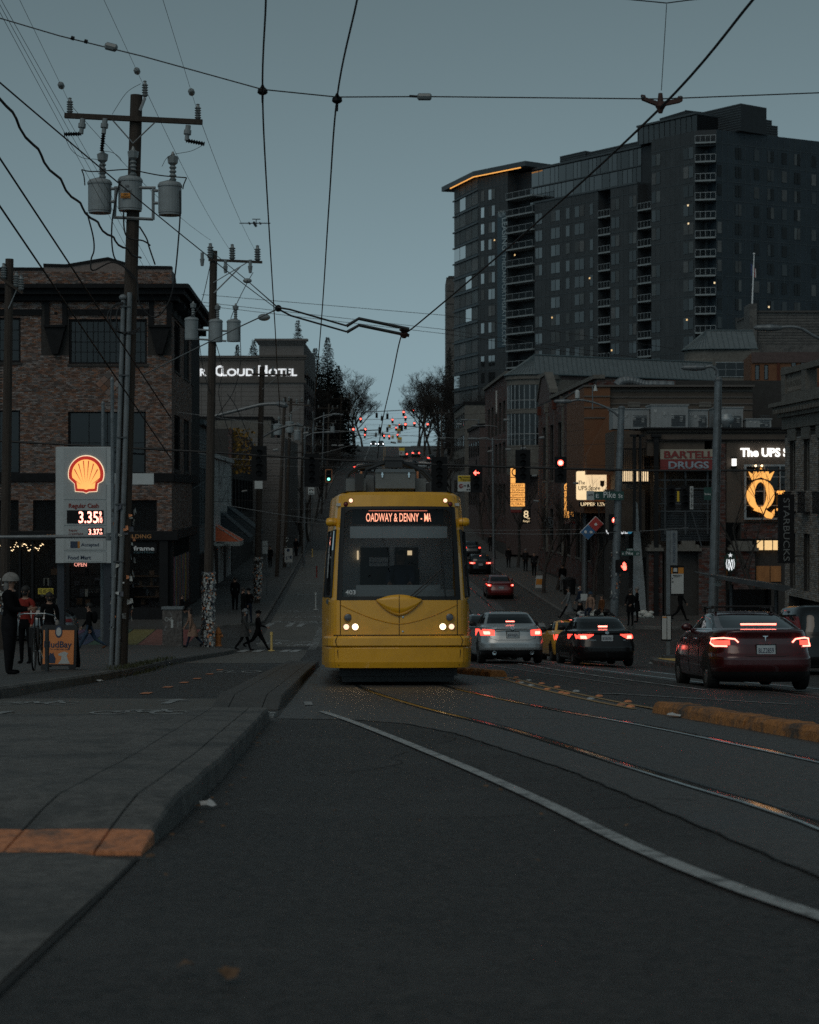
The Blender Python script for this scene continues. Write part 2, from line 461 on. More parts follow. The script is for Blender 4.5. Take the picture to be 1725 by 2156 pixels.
Yj = [3, 5, 7, 8, 9.68, 11, 12.3, 14, 15.5, 16.8, 17.7, 18.6, 19.1, 19.4, 19.6]
between(mb, [(interp(JX, Y), Y) for Y in Yj], [(interp([(3, 5.2), (16, 3.7), (21.3, 2.85), (37, 1.8)], Y), Y) for Y in Yj], .004, 8)
Yj2 = frange(19.62, 76, 1)
between(mb, [(interp([(19.6, -1.40), (25.4, -1.60), (48.7, -2.34), (76, -3.3)], Y), Y) for Y in Yj2], [(interp([(16, 3.7), (21.3, 2.85), (37, 1.8), (45, 1.0), (76, -.9)], Y), Y) for Y in Yj2], .004, 6)
between(mb, [(p[0]-.6, p[1]) for p in bl if p[1] > 92], [(p[0]+.6, p[1]) for p in br if p[1] > 92], .004, 4)
between(mb, [(p[0]-.5, p[1]) for p in bl if p[1] < 76], [(p[0]+.5, p[1]) for p in br if p[1] < 76], .004, 4)
mb.build('track_slab', M('slab'), road)
mb = MB()
Yl = frange(19.7, 25.3, .7)
between(mb, [(-5.55, Y) for Y in Yl], [(interp([(19.6, -2.2), (25.4, -2.35)], Y), Y) for Y in Yl], .004)
Yl = frange(52, 76.5, 1)
between(mb, [(lk(min(Y, 71))+.1, Y) for Y in Yl], [(interp([(48.7, -3.0), (76, -4.2)], Y), Y) for Y in Yl], .004)
Yl = frange(79, 200, 3)
between(mb, [(-7.0-.037*(Y-92), Y) for Y in Yl], [(-4.1-.037*(Y-92), Y) for Y in Yl], .004)
mb.build('bike_lane', M('lane_tan'), road)
mb = MB()
Yl = frange(2, 19.5, .5)
between(mb, [(-5.6, Y) for Y in Yl], [(interp([(2, -1.06), (7.7, -1.12), (8.0, -1.78), (19.6, -2.2)], Y), Y) for Y in Yl], .004)
for p in mb.v: p.z += .13*min(1, max(0, (p.y-7.8)/1.2), max(0, (19.4-p.y)/1.5)) if p.y < 19.4 else 0
mb.build('concrete_apron', M('concrete'), road)
def rails(mb, pts, w, dz):
 n = len(pts); vs = []
 off = [offset(pts, d) for d in (-w/2, -w/2+.006, w/2-.006, w/2)]
 for i in range(n):
  for k, o in enumerate(off):
   vs.append(Vector((o[i][0], o[i][1], gz(*o[i])+dz+(.0 if k in (0, 3) else .006))))
 mb.add(vs, [(i*4+k, i*4+k+1, (i+1)*4+k+1, (i+1)*4+k) for i in range(n-1) for k in range(3)])
for nm, l, r in (('northbound', rl, rr), ('southbound', bl, br)):
 for k, line in enumerate((l, r)):
  m2 = MB(); ribbon(m2, line, .15, .0075); gp = m2.build('rail_groove', M('black_gap'), road)
  m2 = MB(); rails(m2, offset(line, -.03), .062, .011); m2.build('rail', M('rail_steel'), road, shade=False)
  m2 = MB(); rails(m2, offset(line, .055), .02, .010); m2.build('guard_rail', M('steel_dark'), road)
mb = MB()
ribbon(mb, [(interp(JX, Y)+.012*math.sin(Y*9), Y) for Y in frange(3, 19.6, .25)], .013, .008)
ribbon(mb, [(-1.06, 2.5), (-1.06, 4.8), (-1.08, 6.06), (-1.115, 7.6)], .018, .009)
for Y in (27.5, 33, 40, 47): ribbon(mb, [(interp([(19.6, -1.40), (25.4, -1.60), (48.7, -2.34)], Y)+.05, Y), (2.0, Y-.4)], .014, .0085)
for Y in (5.6, 11.2, 14.8): ribbon(mb, [(-5, Y), (-1.95, Y)], .012, .009)
for Y in (7.2, 10.3, 14.2): ribbon(mb, [(interp(JX, Y)+.1, Y), (4.2, Y-1.2)], .010, .0085)
mb.build('paving_seam', M('black_gap'), road)
random.seed(41)
for (x, y, a, L) in ((-.6, 12.0, 1.2, 2.6), (.1, 9.2, .3, 1.6), (-.9, 16.2, .15, 1.8), (.25, 15.4, 1.5, 2.2)):
 pts = [(x, y)]
 for k in range(int(L/.12)):
  a += random.uniform(-.35, .35); pts.append((pts[-1][0]+.12*math.cos(a), pts[-1][1]+.12*math.sin(a)))
 mb = MB(); ribbon(mb, pts, .008, .004); mb.build('crack', M('black_gap'), road)
def paint(name, pts, w, mat, dz=.012):
 mb = MB(); ribbon(mb, pts, w, dz); return mb.build(name, M(mat), road)
EDGE = [(21.3, -1.02), (18.3, -.49), (13.2, .29), (10.1, .716), (8.02, .96), (6.85, 1.15), (6.03, 1.335), (4.5, 1.72), (3, 2.2)]
paint('edge_line', [p for p in curve_by_y(EDGE[::-1], frange(3, 21.2, .35))], .088, 'paint_white')
paint('edge_line', [(-1.25, 23.0), (-1.33, 24.1)], .10, 'paint_white_worn')
for (X, Y) in ((-3.65, 16.2), (-3.76, 19.4), (-3.87, 27.3), (-3.93, 30.2), (-3.98, 32.8), (-4.05, 35.4), (-4.2, 39), (-4.4, 43)):
 paint('lane_dash', [(X, Y-.32), (X-.02, Y+.32)], .14, 'paint_orange')
def flat(cx, cy, ang=0.0, dz=.012):
 c, s = math.cos(ang), math.sin(ang)
 def f(u, v):
  X = cx+u*c-v*s; Y = cy+u*s+v*c; return Vector((X, Y, gz(X, Y)+dz))
 return f
def stroke(mb, f, a, b, w):
 d = Vector((b[0]-a[0], b[1]-a[1])); d.normalize(); nx, ny = -d.y*w/2, d.x*w/2
 mb.add([f(a[0]+nx, a[1]+ny), f(b[0]+nx, b[1]+ny), f(b[0]-nx, b[1]-ny), f(a[0]-nx, a[1]-ny)], [(0, 1, 2, 3)])
def ring(mb, f, cx, cy, rx, ry, w, a0=0, a1=360, n=18):
 pts = []
 for i in range(n+1):
  t = math.radians(a0+(a1-a0)*i/n); pts.append((math.cos(t), math.sin(t)))
 mb.add([f(cx+c*rx, cy+s*ry) for c, s in pts]+[f(cx+c*(rx-w), cy+s*(ry-w*1.6)) for c, s in pts], [(i, i+1, n+2+i, n+1+i) for i in range(n)])
def bike_mark(X, Y, ang=0.0, s=1.0, mat='paint_white_worn', chevron=False):
 mb = MB(); f0 = flat(X, Y, ang); f = lambda u, v: f0(u*s, v*s)
 for sx in (-1, 1): ring(mb, f, sx*.34, -.45, .23, .42, .055, 20 if sx < 0 else 30, 330 if sx > 0 else 340)
 for a, b in (((-.34, -.42), (-.12, .12)), ((-.12, .12), (.2, .12)), ((.2, .12), (.34, -.42)), ((-.12, .12), (.02, -.42)), ((.02, -.42), (.2, .12)), ((-.34, -.42), (.02, -.42)),
      ((.2, .12), (.16, .42)), ((.1, .42), (.27, .42)), ((-.2, .2), (-.05, .2))): stroke(mb, f, a, b, .075)
 if chevron:
  for v in (.72, 1.1):
   stroke(mb, f, (-.5, v), (0, v+.45), .09); stroke(mb, f, (0, v+.45), (.5, v), .09)
 return mb.build('bike_symbol', M(mat), road)
bike_mark(-3.05, 21.4); bike_mark(-4.75, 24.0)
for X, Y in ((-4.6, 80.5), (-6.0, 81.5)): bike_mark(X, Y, mat='paint_white', chevron=True, s=1.25)
for Y, X in ((95.5, -6.3), (95, -4.9), (99, -6.2), (99.5, -5.0), (105, -5.1), (104, -6.6), (112, -5.3), (121, -6.9), (122, -5.6), (134, -6.2), (135, -7.3), (150, -6.6), (165, -7.2)):
 bike_mark(X, Y, s=1.25)
def arrow(X, Y, ang, L=2.0, w=.13, mat='paint_white_worn'):
 mb = MB(); f = flat(X, Y, ang)
 stroke(mb, f, (0, -L/2), (0, L/2-.5), w); mb.add([f(-.22, L/2-.6), f(.22, L/2-.6), f(0, L/2)], [(0, 1, 2)]); mb.build('arrow_marking', M(mat), road)
arrow(-3.1, 24.2, 0, 1.6, .12); arrow(-4.6, 20.5, math.pi, 1.6, .12)
mb = MB(); vs, fs = text_mesh('SLO', .5, .0)
f = flat(-4.35, 40.2); mb.add([f(p[0]*.62, p[1]*2.6) for p in vs if p[2] > 0], []) ; keep = {i: k for k, i in enumerate([i for i, p in enumerate(vs) if p[2] > 0])}
mb.f = [tuple(keep[i] for i in fc) for fc in fs if all(i in keep for i in fc)]; mb.mi = [0]*len(mb.f)
mb.build('road_lettering', M('paint_white_worn'), road)
for X in (-6.75, -6.15, -5.05, -4.65, -1.0, 1.0, 3.2, 4.4, 6.4, 8.2):
 paint('crosswalk_bar', [(X-.05, 74.4), (X+.05, 76.6)], .32, 'paint_white')
for X in (-7.0, -5.95, -5.4, -3.0, -.5, 2.0, 4.8, 6.7, 7.4):
 paint('crosswalk_bar', [(X-.1, 91.8), (X, 94.4)], .3, 'paint_white_worn')
paint('stop_line', [(-7.0, 95.6), (-4.2, 95.4)], .3, 'paint_white_worn')
paint('stop_line', [(.4, 60), (4.1, 60.1)], .35, 'paint_white_worn'); paint('stop_line', [(-1.0, 71.6), (8.0, 72.2)], .28, 'paint_white_worn')
for i in range(18):
 Y = 77.2+i*.8; X = -4.05-.02*(Y-77)
 paint('lane_dash', [(X-.16, Y), (X+.16, Y)], .36, 'paint_white_worn')
for dx in (0, .32): paint('centre_line', [(1.35+dx-.034*(min(Y, 240)-92)-.012*max(0, Y-240), Y) for Y in frange(92, 505, 8)], .12, 'paint_yellow')
for Y in (95, 101, 107, 113): paint('lane_dash', [(.65-.034*(Y-92), Y), (.6-.034*(Y-92), Y+1.6)], .12, 'paint_yellow')
for dx in (-3.6, 3.2): paint('lane_line', [(lerp(lkf(Y), rkf(Y), .5+dx/14), Y) for Y in frange(230, 505, 10)], .16, 'paint_white_worn')
ZIG = [(31.5, 5.05), (35, 4.55), (40, 3.9), (46, 3.35), (55, 2.85), (62, 2.6)]
zz = curve_by_y(ZIG, frange(31.5, 62, .35))
paint('lane_line', [(x+.035*math.sin(Y*4.3), Y) for x, Y in zz], .11, 'paint_white')
paint('lane_line', [(p[0]-.95, p[1]-1.0) for p in zz[6:60]], .06, 'paint_white_worn')
arrow(4.0, 26.6, math.radians(62), 3.2, .16)
mb = MB(); between(mb, [(9.6, 72), (7.8, 60.5)], [(9.9, 72), (8.2, 60.5)], .012, 1); mb.build('lane_line', M('paint_white'), road)
DIV = [(16.06, 3.62), (21.3, 2.83), (25, 2.45), (30, 2.1), (36.8, 1.72), (39.4, 1.2), (44, .6), (60, -.5)]
dv = curve_by_y(DIV, frange(21.9, 36.4, .5))
for off in (-.09, .16):
 paint('centre_line', offset(dv, off), .08, 'paint_yellow')
for i, p in enumerate(dv):
 if i % 2 == 0 or i % 5 == 1:
  q = offset(dv, .28 if i % 4 == 0 else -.02)[i]
  mb = MB(); mb.lathe([(.055, 0), (.05, .012), (.03, .022), (.004, .025)], (q[0], q[1], gz(*q)+.013), 10); mb.build('road_stud', M('paint_orange' if i % 3 else 'paint_white'), road)
def kerb_block(mb, A, B, w, h, seed):
 """one weathered kerb stone between two XY points"""
 A = Vector((*A, 0)); B = Vector((*B, 0)); t = (B-A); L = t.length; t.normalize(); nrm = Vector((-t.y, t.x, 0)); rows = []
 n = max(3, int(L/.12))
 for i in range(n+1):
  p = A+t*(L*i/n); sec = []
  e = min(i, n-i); hh = h*(1 if e > 0 else .86)
  for du, dz in ((-.5, -.05), (-.47, .62), (-.38, .96), (0, 1.0), (.38, .96), (.47, .62), (.5, -.05)):
   q = p+nrm*du*w; z = gz(q.x, q.y)+dz*hh
   k = noise.noise(Vector((q.x*5+seed, q.y*5, dz*4)))*.016
   sec.append(Vector((q.x, q.y, z))+nrm*k*(1 if du > 0 else -1)+Vector((0, 0, k if dz > 0 else 0)))
  rows.append(sec)
 mb.add([p for r in rows for p in r], [(i*7+j, i*7+j+1, (i+1)*7+j+1, (i+1)*7+j) for i in range(n) for j in range(6)])
 mb.add(rows[0], [tuple(range(7))]); mb.add(rows[-1], [tuple(range(6, -1, -1))])
def divider(name, pts, label):
 o = thing(name, label, 'kerb', (pts[0][0], pts[0][1], gz(*pts[0])))
 for i in range(len(pts)-1):
  a = Vector(pts[i]); b = Vector(pts[i+1]); d = (b-a).normalized()*.012
  mb = MB(); kerb_block(mb, a+d, b-d, .36, .135, i*3.1); mb.build('kerb_stone', M('curb_yellow'), o)
 return o
divider('traffic_divider', [(2.93, 21.05), (3.08, 20.0), (3.22, 18.9), (3.38, 17.8), (3.55, 16.7), (3.73, 15.6), (3.95, 14.3)], 'long worn orange painted kerb divider in front of the dark red car')
divider('traffic_divider', [(1.78, 37.0), (1.5, 38.2), (1.2, 39.6), (.85, 41.4), (.45, 43.5)], 'short worn orange painted kerb divider beside the yellow tram')
def island(name, Y0, Y1, xr, width, tap0, tap1, label, orange=False, seg=2.6, mat='concrete'):
 """low traffic island: three rows of concrete slabs, ends tapered down"""
 o = tag(bpy.data.objects.new(name, None), label, 'traffic island'); col.objects.link(o)
 b = (xr(Y0), Y0, gz(xr(Y0), Y0)); o.location = b; ROOTM[o.name] = Matrix.Translation(Vector(b))
 def H(Y): return .145*min(1, max(0, (Y-Y0)/tap0+.12), max(0, (Y1-Y)/tap1+.1))
 cuts = [Y0]
 if orange: cuts.append(Y0+.42)
 while cuts[-1]+seg*1.4 < Y1: cuts.append(cuts[-1]+seg*random.uniform(.85, 1.15))
 cuts.append(Y1)
 rowsx = [(0, .2), (.2, width-.2), (width-.2, width)]
 for a, c in zip(cuts, cuts[1:]):
  for ri, (u0, u1) in enumerate(rowsx):
   mb = MB(); ys = frange(a+.004, c-.004, .4); sec = []
   for Y in ys:
    w = noise.noise(Vector((Y*1.9, ri, 1)))*.012; x0 = xr(Y)-u0-(.003 if ri else w*.6); x1 = xr(Y)-u1+.003
    h = H(Y); z = gz(xr(Y), Y)
    if ri == 0: prof = [(x0, -.08), (x0-.006, h*.8), (x0-.018, h*.98), (x0-.035, h), (x1+.004, h), (x1, h-.006), (x1, -.05)]
    else: prof = [(x0, -.05), (x0, h-.006), (x0-.004, h), (lerp(x0, x1, .5), h+.002), (x1+.004, h), (x1, h-.006), (x1, -.05)]
    sec.append([Vector((x, Y, z+dz+noise.noise(Vector((x*3, Y*3, 0)))*.006*(dz > .02))) for x, dz in prof])
   mb.add([p for r in sec for p in r], [(i*7+j, i*7+j+1, (i+1)*7+j+1, (i+1)*7+j) for i in range(len(sec)-1) for j in range(6)])
   mb.add(sec[0], [tuple(range(7))]); mb.add(sec[-1], [tuple(range(6, -1, -1))])
   mt = M('paint_orange') if (orange and a == Y0) else M(mat)
   mb.build('paving_slab', mt, o)
 return o
def ISX(Y): return interp([(4.8, -1.054), (6.06, -1.074), (7.65, -1.114), (8.93, -1.12), (11.7, -1.18), (15.2, -1.31), (19.6, -1.47), (25.4, -1.64), (36, -1.98), (48.7, -2.37)], Y)
island('traffic_island', 7.72, 19.5, ISX, .78, 1.3, .35, 'low grey concrete island with an orange painted end in the foreground', True, 3.4)
island('traffic_island', 21.6, 48.6, ISX, .80, 1.6, 1.0, 'low grey slab island running up to the left side of the tram', False, 1.25, 'concrete_dark')
mb = MB(); fz = gz(-1.75, 20.1)
for i in range(9): mb.box(-2.05+i*.066, -1.99+i*.066, 19.9, 20.25, fz-.01, fz+.035+.008*(i % 2))
mb.build('lane_marker_plate', M('paint_white_worn'), origin=(-1.75, 20.1, fz), label='small worn white ribbed marker plate lying between the two islands', cat='road marker')
mb = MB(); pl = []
for Y in frange(47, 64, 1): pl.append(Y)
def plx(Y): return interp([(47, 8.3), (52, 8.0), (56, 7.85), (60, 7.9), (64, 8.3)], Y)
o = slab('platform', pl, plx, 10.0, .16, 'concrete_dark', 'concrete')
m2 = MB(); between(m2, [(plx(Y)+.2, Y) for Y in frange(48, 62, 1)], [(plx(Y)+.8, Y) for Y in frange(48, 62, 1)], .172, 2); m2.build('tactile_strip', M('tactile'), o)
cols = [(.30, .06, .05), (.33, .12, .09), (.26, .22, .06), (.06, .14, .09), (.05, .08, .17), (.14, .07, .16)]
for i, c in enumerate(cols):
 c = tuple(.6*v+.02 for v in c); mm = M('crossing_paint_%d' % i, c, .6, .2, 3, c2=tuple(x*.5 for x in c), c2amt=.6)
 X1 = -9.6-i*1.1
 mb = MB(); between(mb, [(X1-1.04-.05*(Y-79), Y) for Y in frange(79, 90, 1)], [(X1-.05*(Y-79), Y) for Y in frange(79, 90, 1)], .006, 2); mb.build('rainbow_stripe', mm, road)
random.seed(5)
mb = MB()
for i in range(900):
 Y = random.choice([random.uniform(36, 52), random.uniform(38, 46)]); X = lk(Y)-.1+random.gauss(0, .13); z = gz(X, Y)+(.15 if X < lk(Y) else 0)
 a = random.uniform(0, 6.3); h = random.uniform(.02, .09); r = .015
 mb.add([Vector((X+r*math.cos(a), Y+r*math.sin(a), z-.01)), Vector((X-r*math.cos(a), Y-r*math.sin(a), z-.01)), Vector((X+random.gauss(0, .03), Y+random.gauss(0, .03), z+h))], [(0, 1, 2)])
mb.build('weeds', M('moss'), label='weeds and moss along the left kerb below the leaning pole', cat='weeds', kind='stuff')
mb = MB()
for i in range(260):
 Y = random.choice([random.uniform(6, 19), random.uniform(18, 50)])
 X = random.choice([ISX(min(Y, 48))+abs(random.gauss(0, .12))+.02, random.uniform(-1, 3), random.uniform(-5.4, -2.5)]); z = gz(X, Y)+.016
 if -1.05 < X < 1.2 and random.random() < .6: continue
 s = random.uniform(.008, .026); a = random.uniform(0, 6.3)
 pts = [Vector((X+s*math.cos(a+k*1.26)*random.uniform(.6, 1.2), Y+s*math.sin(a+k*1.26)*random.uniform(.6, 1.2), z+random.uniform(0, .012))) for k in range(5)]
 mb.add(pts, [(0, 1, 2, 3, 4)])
mb.build('litter', M('leaf_litter'), label='tiny dead leaves and crumbs scattered over the road', cat='litter', kind='stuff')
def scrap(px, py, s, mat, label):
 X, Y = at(px, py); z = gz(X, Y)+.02; mb = MB()
 ph = random.uniform(0, 6)
 pts = [Vector((X+s*math.cos(a*.785+ph)*random.uniform(.6, 1.2), Y+s*math.sin(a*.785+ph)*random.uniform(.6, 1.2), z+random.uniform(-.004, .03))) for a in range(8)]+[Vector((X, Y, z+.025))]
 mb.add(pts, [(i, (i+1) % 8, 8) for i in range(8)])
 mb.build('leaf' if mat == 'leaf_litter' else 'paper_scrap', M(mat), origin=(X, Y, z-.02), label=label, cat='leaf' if mat == 'leaf_litter' else 'litter')
scrap(438, 1706, .045, 'white_scrap', 'crumpled pale leaf lying beside the island kerb')
scrap(395, 2064, .03, 'leaf_litter', 'brown leaf at the very bottom left of the asphalt')
scrap(484, 2078, .033, 'leaf_litter', 'larger brown leaf at the bottom of the asphalt')
scrap(290, 1789, .02, 'paint_orange', 'small orange scrap by the island end')
scrap(1418, 1511, .09, 'white_scrap', 'flat white scrap at the foot of the long orange kerb')
scrap(208, 1436, .09, 'white_scrap', 'pale paper scrap in the gutter at the far left')
M('brick', (.17, .10, .075), .85, .2, 6, .2, 60, island=.55)
M('brick_single', (.17, .10, .075), .85, .2, 6, .2, 60, objrand=.55)
M('mortar', (.035, .032, .03), .9, .2, 4)
M('brick_red', (.08, .032, .025), .85, .25, 5, .2, 60, island=.4)
M('brick_pale', (.23, .19, .16), .85, .2, 6, .2, 60, island=.35)
M('dark_trim', (.012, .012, .013), .7, .3, 3, spec=.15)
M('dark_wood', (.02, .017, .015), .7, .4, 5)
M('room_dark', (.012, .012, .013), .9, 0)
M('white_wall', (.5, .5, .49), .8, .12, 1.5, c2=(.16, .16, .16), c2amt=.6)
M('grey_siding', (.11, .13, .14), .7, .15, 2, stretch=(1, 1, 12))
M('tan_wall', (.16, .145, .138), .85, .1, 1.0, c2=(.13, .115, .105), c2amt=.5)
M('tan_dark', (.10, .088, .08), .85, .1, 1.0)
M('stucco_brown', (.085, .064, .05), .85, .15, 1.5, .1, 40, c2=(.06, .047, .04), c2amt=.5)
M('stucco_orange', (.15, .062, .028), .85, .12, 1.5, .1, 40, c2=(.15, .07, .035), c2amt=.5)
M('stone', (.13, .12, .106), .85, .25, 3, .2, 40, c2=(.10, .09, .08), c2amt=.7)
M('metal_roof', (.15, .172, .18), .45, .15, 1.5, metal=.3)
M('seam', (.10, .13, .14), .5, .1, 2, metal=.3)
M('steel_grey', (.30, .32, .33), .5, .2, 3, metal=.4)
M('galv', (.15, .165, .175), .5, .3, 4, metal=.5, c2=(.16, .17, .18), c2amt=.6)
M('hvac', (.24, .25, .255), .6, .15, 2, c2=(.15, .155, .16), c2amt=.5)
M('black_paint', (.01, .01, .011), .55, .2, 4, spec=.2)
M('letter_white', (.75, .75, .75), .5, 0)
glass('pane_clear', (.8, .82, .83), .0, .05, .93, 1.12)
glass('pane_dark', (.35, .37, .38), .022, .02, .35)
glass('pane_shop', (.75, .75, .74), .01, .02, .85)
glass('pane_far', (.3, .33, .35), .02, .05, .3)
glass('pane_bright', (.3, .33, .35), .07, .06, .2)
emitter('lit_white', (1.0, .97, .9), 1.4)
emitter('lit_soft', (.95, .97, 1.0), .62)
emitter('lit_warm', (1.0, .62, .28), .75)
emitter('lit_amber', (1.0, .43, .10), .95)
emitter('lit_cream', (1.0, .72, .42), .85)
emitter('shop_lamp', (1.0, .55, .25), 5.0)
emitter('lit_dot', (1.0, .72, .42), 3.2)
emitter('sig_red', (1.0, .10, .07), 5.0)
emitter('sig_core', (1.0, .42, .36), 4.0)
emitter('lit_neon', (1.0, .38, .30), 1.6)
emitter('lit_green', (.25, 1.0, .75), 2.2)
emitter('lit_head', (1.0, .66, .36), 14.0)
emitter('lit_head_far', (.9, .95, 1.0), 9.0)
def cells(u0, u1, v0, v1, rects):
 us = sorted({u0, u1, *[min(max(r[k], u0), u1) for r in rects for k in (0, 1)]}); vs = sorted({v0, v1, *[min(max(r[k], v0), v1) for r in rects for k in (2, 3)]})
 out = []
 for b0, b1 in zip(vs, vs[1:]):
  run = None
  for a0, a1 in zip(us, us[1:]):
   cu, cv = (a0+a1)/2, (b0+b1)/2
   if any(r[0] < cu < r[1] and r[2] < cv < r[3] for r in rects):
    if run: out.append((*run, b0, b1)); run = None
   else: run = (run[0], a1) if run else (a0, a1)
  if run: out.append((*run, b0, b1))
 return out
def wall_open(mb, fr, u0, u1, v0, v1, rects, n0, n1):
 for a0, a1, b0, b1 in cells(u0, u1, v0, v1, rects): mb.boxf(fr, a0, a1, b0, b1, n0, n1)
def brick_faces(fr, u0, u1, v0, v1, rects, bw=.205, bh=.072, n0=0.0, n1=.012, jt=.011, seed=1):
 """list of (u0,u1,v0,v1,n1) bricks in running bond outside the openings"""
 rnd = random.Random(seed); out = []; r = 0; v = v0
 while v+bh <= v1+1e-6:
  u = u0-(bw/2 if r % 2 else 0)
  while u < u1:
   a, b = max(u+jt/2, u0), min(u+bw-jt/2, u1)
   for (ra, rb, rc, rd) in rects:
    if v+bh*.5 > rc and v+bh*.5 < rd:
     if a >= ra and b <= rb: a = b; break
     if a < ra < b: b = ra
     elif a < rb < b: a = rb
   if b-a > .03: out.append((a, b, v+jt/2, v+bh-jt/2, n1+rnd.uniform(-.004, .004)))
   u += bw
  v += bh; r += 1
 return out
def add_bricks(mb, fr, lst, n0=-.002):
 for a, b, c, d, n in lst:
  vs = [fr(a, c, n0), fr(b, c, n0), fr(b, d, n0), fr(a, d, n0), fr(a, c, n), fr(b, c, n), fr(b, d, n), fr(a, d, n)]
  mb.add(vs, [(4, 5, 6, 7), (0, 1, 5, 4), (1, 2, 6, 5), (2, 3, 7, 6), (3, 0, 4, 7)])
def brick_objects(parent, fr, lst, mat, L=None):
 """bricks that are objects of their own: one shared unit mesh, moved and scaled"""
 me = None; inv = ROOTM[parent.name].inverted()
 for a, b, c, d, n in lst:
  if me is None:
   mb = MB(); mb.add([Vector((x, y, z)) for z in (0, 1) for y in (0, 1) for x in (0, 1)], [(4, 5, 7, 6), (0, 1, 5, 4), (1, 3, 7, 5), (3, 2, 6, 7), (2, 0, 4, 6)])
   o = mb.build('brick', mat, parent, local=True); me = o.data
  else:
   o = bpy.data.objects.new('brick', me); col.objects.link(o); o.parent = parent
  w = Matrix.Identity(4)
  for k, vec in enumerate((fr.u*(b-a), fr.v*(d-c), fr.n*(n+.002))):
   for r in range(3): w[r][k] = vec[r]
  p = fr(a, c, -.002)
  for r in range(3): w[r][3] = p[r]
  o.matrix_local = inv @ w
def window(parent, fr, u0, u1, v0, v1, cols=2, rows=2, n=-.12, fm='dark_trim', gm='pane_dark', fw=.06, mw=.03, back='room_dark', sill=None, panes=True, name='window', bd=.5):
 mb = MB()
 mb.boxf(fr, u0, u0+fw, v0, v1, n-.05, n+.03); mb.boxf(fr, u1-fw, u1, v0, v1, n-.05, n+.03)
 mb.boxf(fr, u0+fw, u1-fw, v0, v0+fw, n-.05, n+.03); mb.boxf(fr, u0+fw, u1-fw, v1-fw, v1, n-.05, n+.03)
 iu0, iu1, iv0, iv1 = u0+fw, u1-fw, v0+fw, v1-fw
 us = [lerp(iu0, iu1, i/cols) for i in range(cols+1)] if isinstance(cols, int) else [iu0]+list(cols)+[iu1]
 vs = [lerp(iv0, iv1, i/rows) for i in range(rows+1)]
 for u in us[1:-1]: mb.boxf(fr, u-mw/2, u+mw/2, iv0, iv1, n-.03, n+.02)
 for k, v in enumerate(vs[1:-1]):
  for a, b in zip(us, us[1:]): mb.boxf(fr, a+mw/2, b-mw/2, v-mw/2, v+mw/2, n-.03, n+.017)
 w = mb.build(name, M(fm), parent)
 if back:
  m2 = MB(); m2.boxf(fr, u0, u1, v0, v1, n-bd-.05, n-bd); m2.build('room', M(back), w)
 if panes:
  for a, b in zip(us, us[1:]):
   for c, d in zip(vs, vs[1:]):
    m2 = MB(); tl = random.uniform(-.006, .006)
    m2.quad(fr(a, c, n-.01+tl), fr(b, c, n-.01-tl), fr(b, d, n-.01-tl), fr(a, d, n-.01+tl)); m2.build('pane', MATS[gm], w)
 if sill:
  m2 = MB(); m2.boxf(fr, u0-.08, u1+.08, v0-.12, v0, n, .06); m2.build('sill', M(sill), w)
 return w
QB = 41.05
def bu(x): return (x-362)/QB
def bz(y): return CAMZ+(HY-y)/QB
BC = Vector((-12.2, 95.0, 0)); SG = gz(-15, 95)+.15
brix = thing('brick_building', 'brown brick three storey corner building with black cornice behind the fuel sign', 'building', (-12.2, 95, SG))
FF = Fr(BC, (1, 0, 0), (0, -1, 0)); dS = Vector((-.0392, 1, 0)).normalized()
SFR = Fr(BC, dS, (1, .0392, 0))
UL = -12.5
par = [(0, 567.6), (92, 569), (92, 560.7), (140, 562), (228, 547), (288, 565), (362, 566)]
f_open = [(bu(145.5), bu(310), bz(767), bz(672)), (UL+.6, bu(44), bz(763), bz(668)), (bu(144), bu(307.5), bz(998.7), bz(865.5)), (UL+.6, bu(43), bz(998), bz(863)),
    (bu(275.6), bu(331), bz(1118), bz(1052)), (bu(150), bu(262), bz(1118), bz(1052)), (bu(70), bu(118), bz(1118), bz(1052)), (UL+.6, bu(40), bz(1118), bz(1052))]
shopz0, shopz1 = bz(1280), bz(1139)
mb = MB()
wall_open(mb, FF, UL, -.001, bz(1120), bz(600), f_open, -.35, 0)
wall_open(mb, SFR, .35, 17.7, bz(1120), bz(600), [], -.35, 0) if False else None
s_open = [(1.4, 4.9, 7.4, 10.0), (7.4, 10.9, 7.4, 10.0), (12.6, 16.3, 7.4, 10.0), (1.4, 4.9, 2.2, 5.1), (7.4, 10.9, 2.2, 5.1), (12.6, 16.3, 2.2, 5.1)]
wall_open(mb, SFR, .36, 17.7, bz(1120), bz(600), s_open, -.35, 0)
mb.boxf(SFR, 17.4, 17.75, SG, bz(600), -12, -.36)
mb.build('wall', M('mortar'), brix)
mb = MB(); mb.box(-24, -12.7, 95.9, 112, SG+.1, 11.5); mb.build('floor_core', M('room_dark'), brix)
fb = [b for b in brick_faces(FF, UL, -.002, bz(1118), bz(655), f_open+[(bu(87), bu(145), bz(748), bz(620)), (bu(312), bu(365), bz(748), bz(620))], seed=3)]
vis = [b for b in fb if b[0] > bu(0)]
def near_c(b): return abs((b[0]+b[1])/2-bu(120))*.8+abs((b[2]+b[3])/2-bz(800))
vis.sort(key=near_c); single = set(id(b) for b in vis[:300])
brick_objects(brix, FF, vis[:300], M('brick_single'))
mb = MB(); add_bricks(mb, FF, vis[300:])
for (a, b, c, d) in ((UL, bu(88), bz(651), bz(634)), (bu(143), bu(314), bz(651), bz(634)), (bu(102), bu(133), bz(684), bz(630)), (bu(323), bu(352), bz(690), bz(630))):
 add_bricks(mb, FF, brick_faces(FF, a, b, c, d, [], n1=.03))
add_bricks(mb, SFR, brick_faces(SFR, .01, 17.7, bz(1118), bz(655), s_open, seed=5))
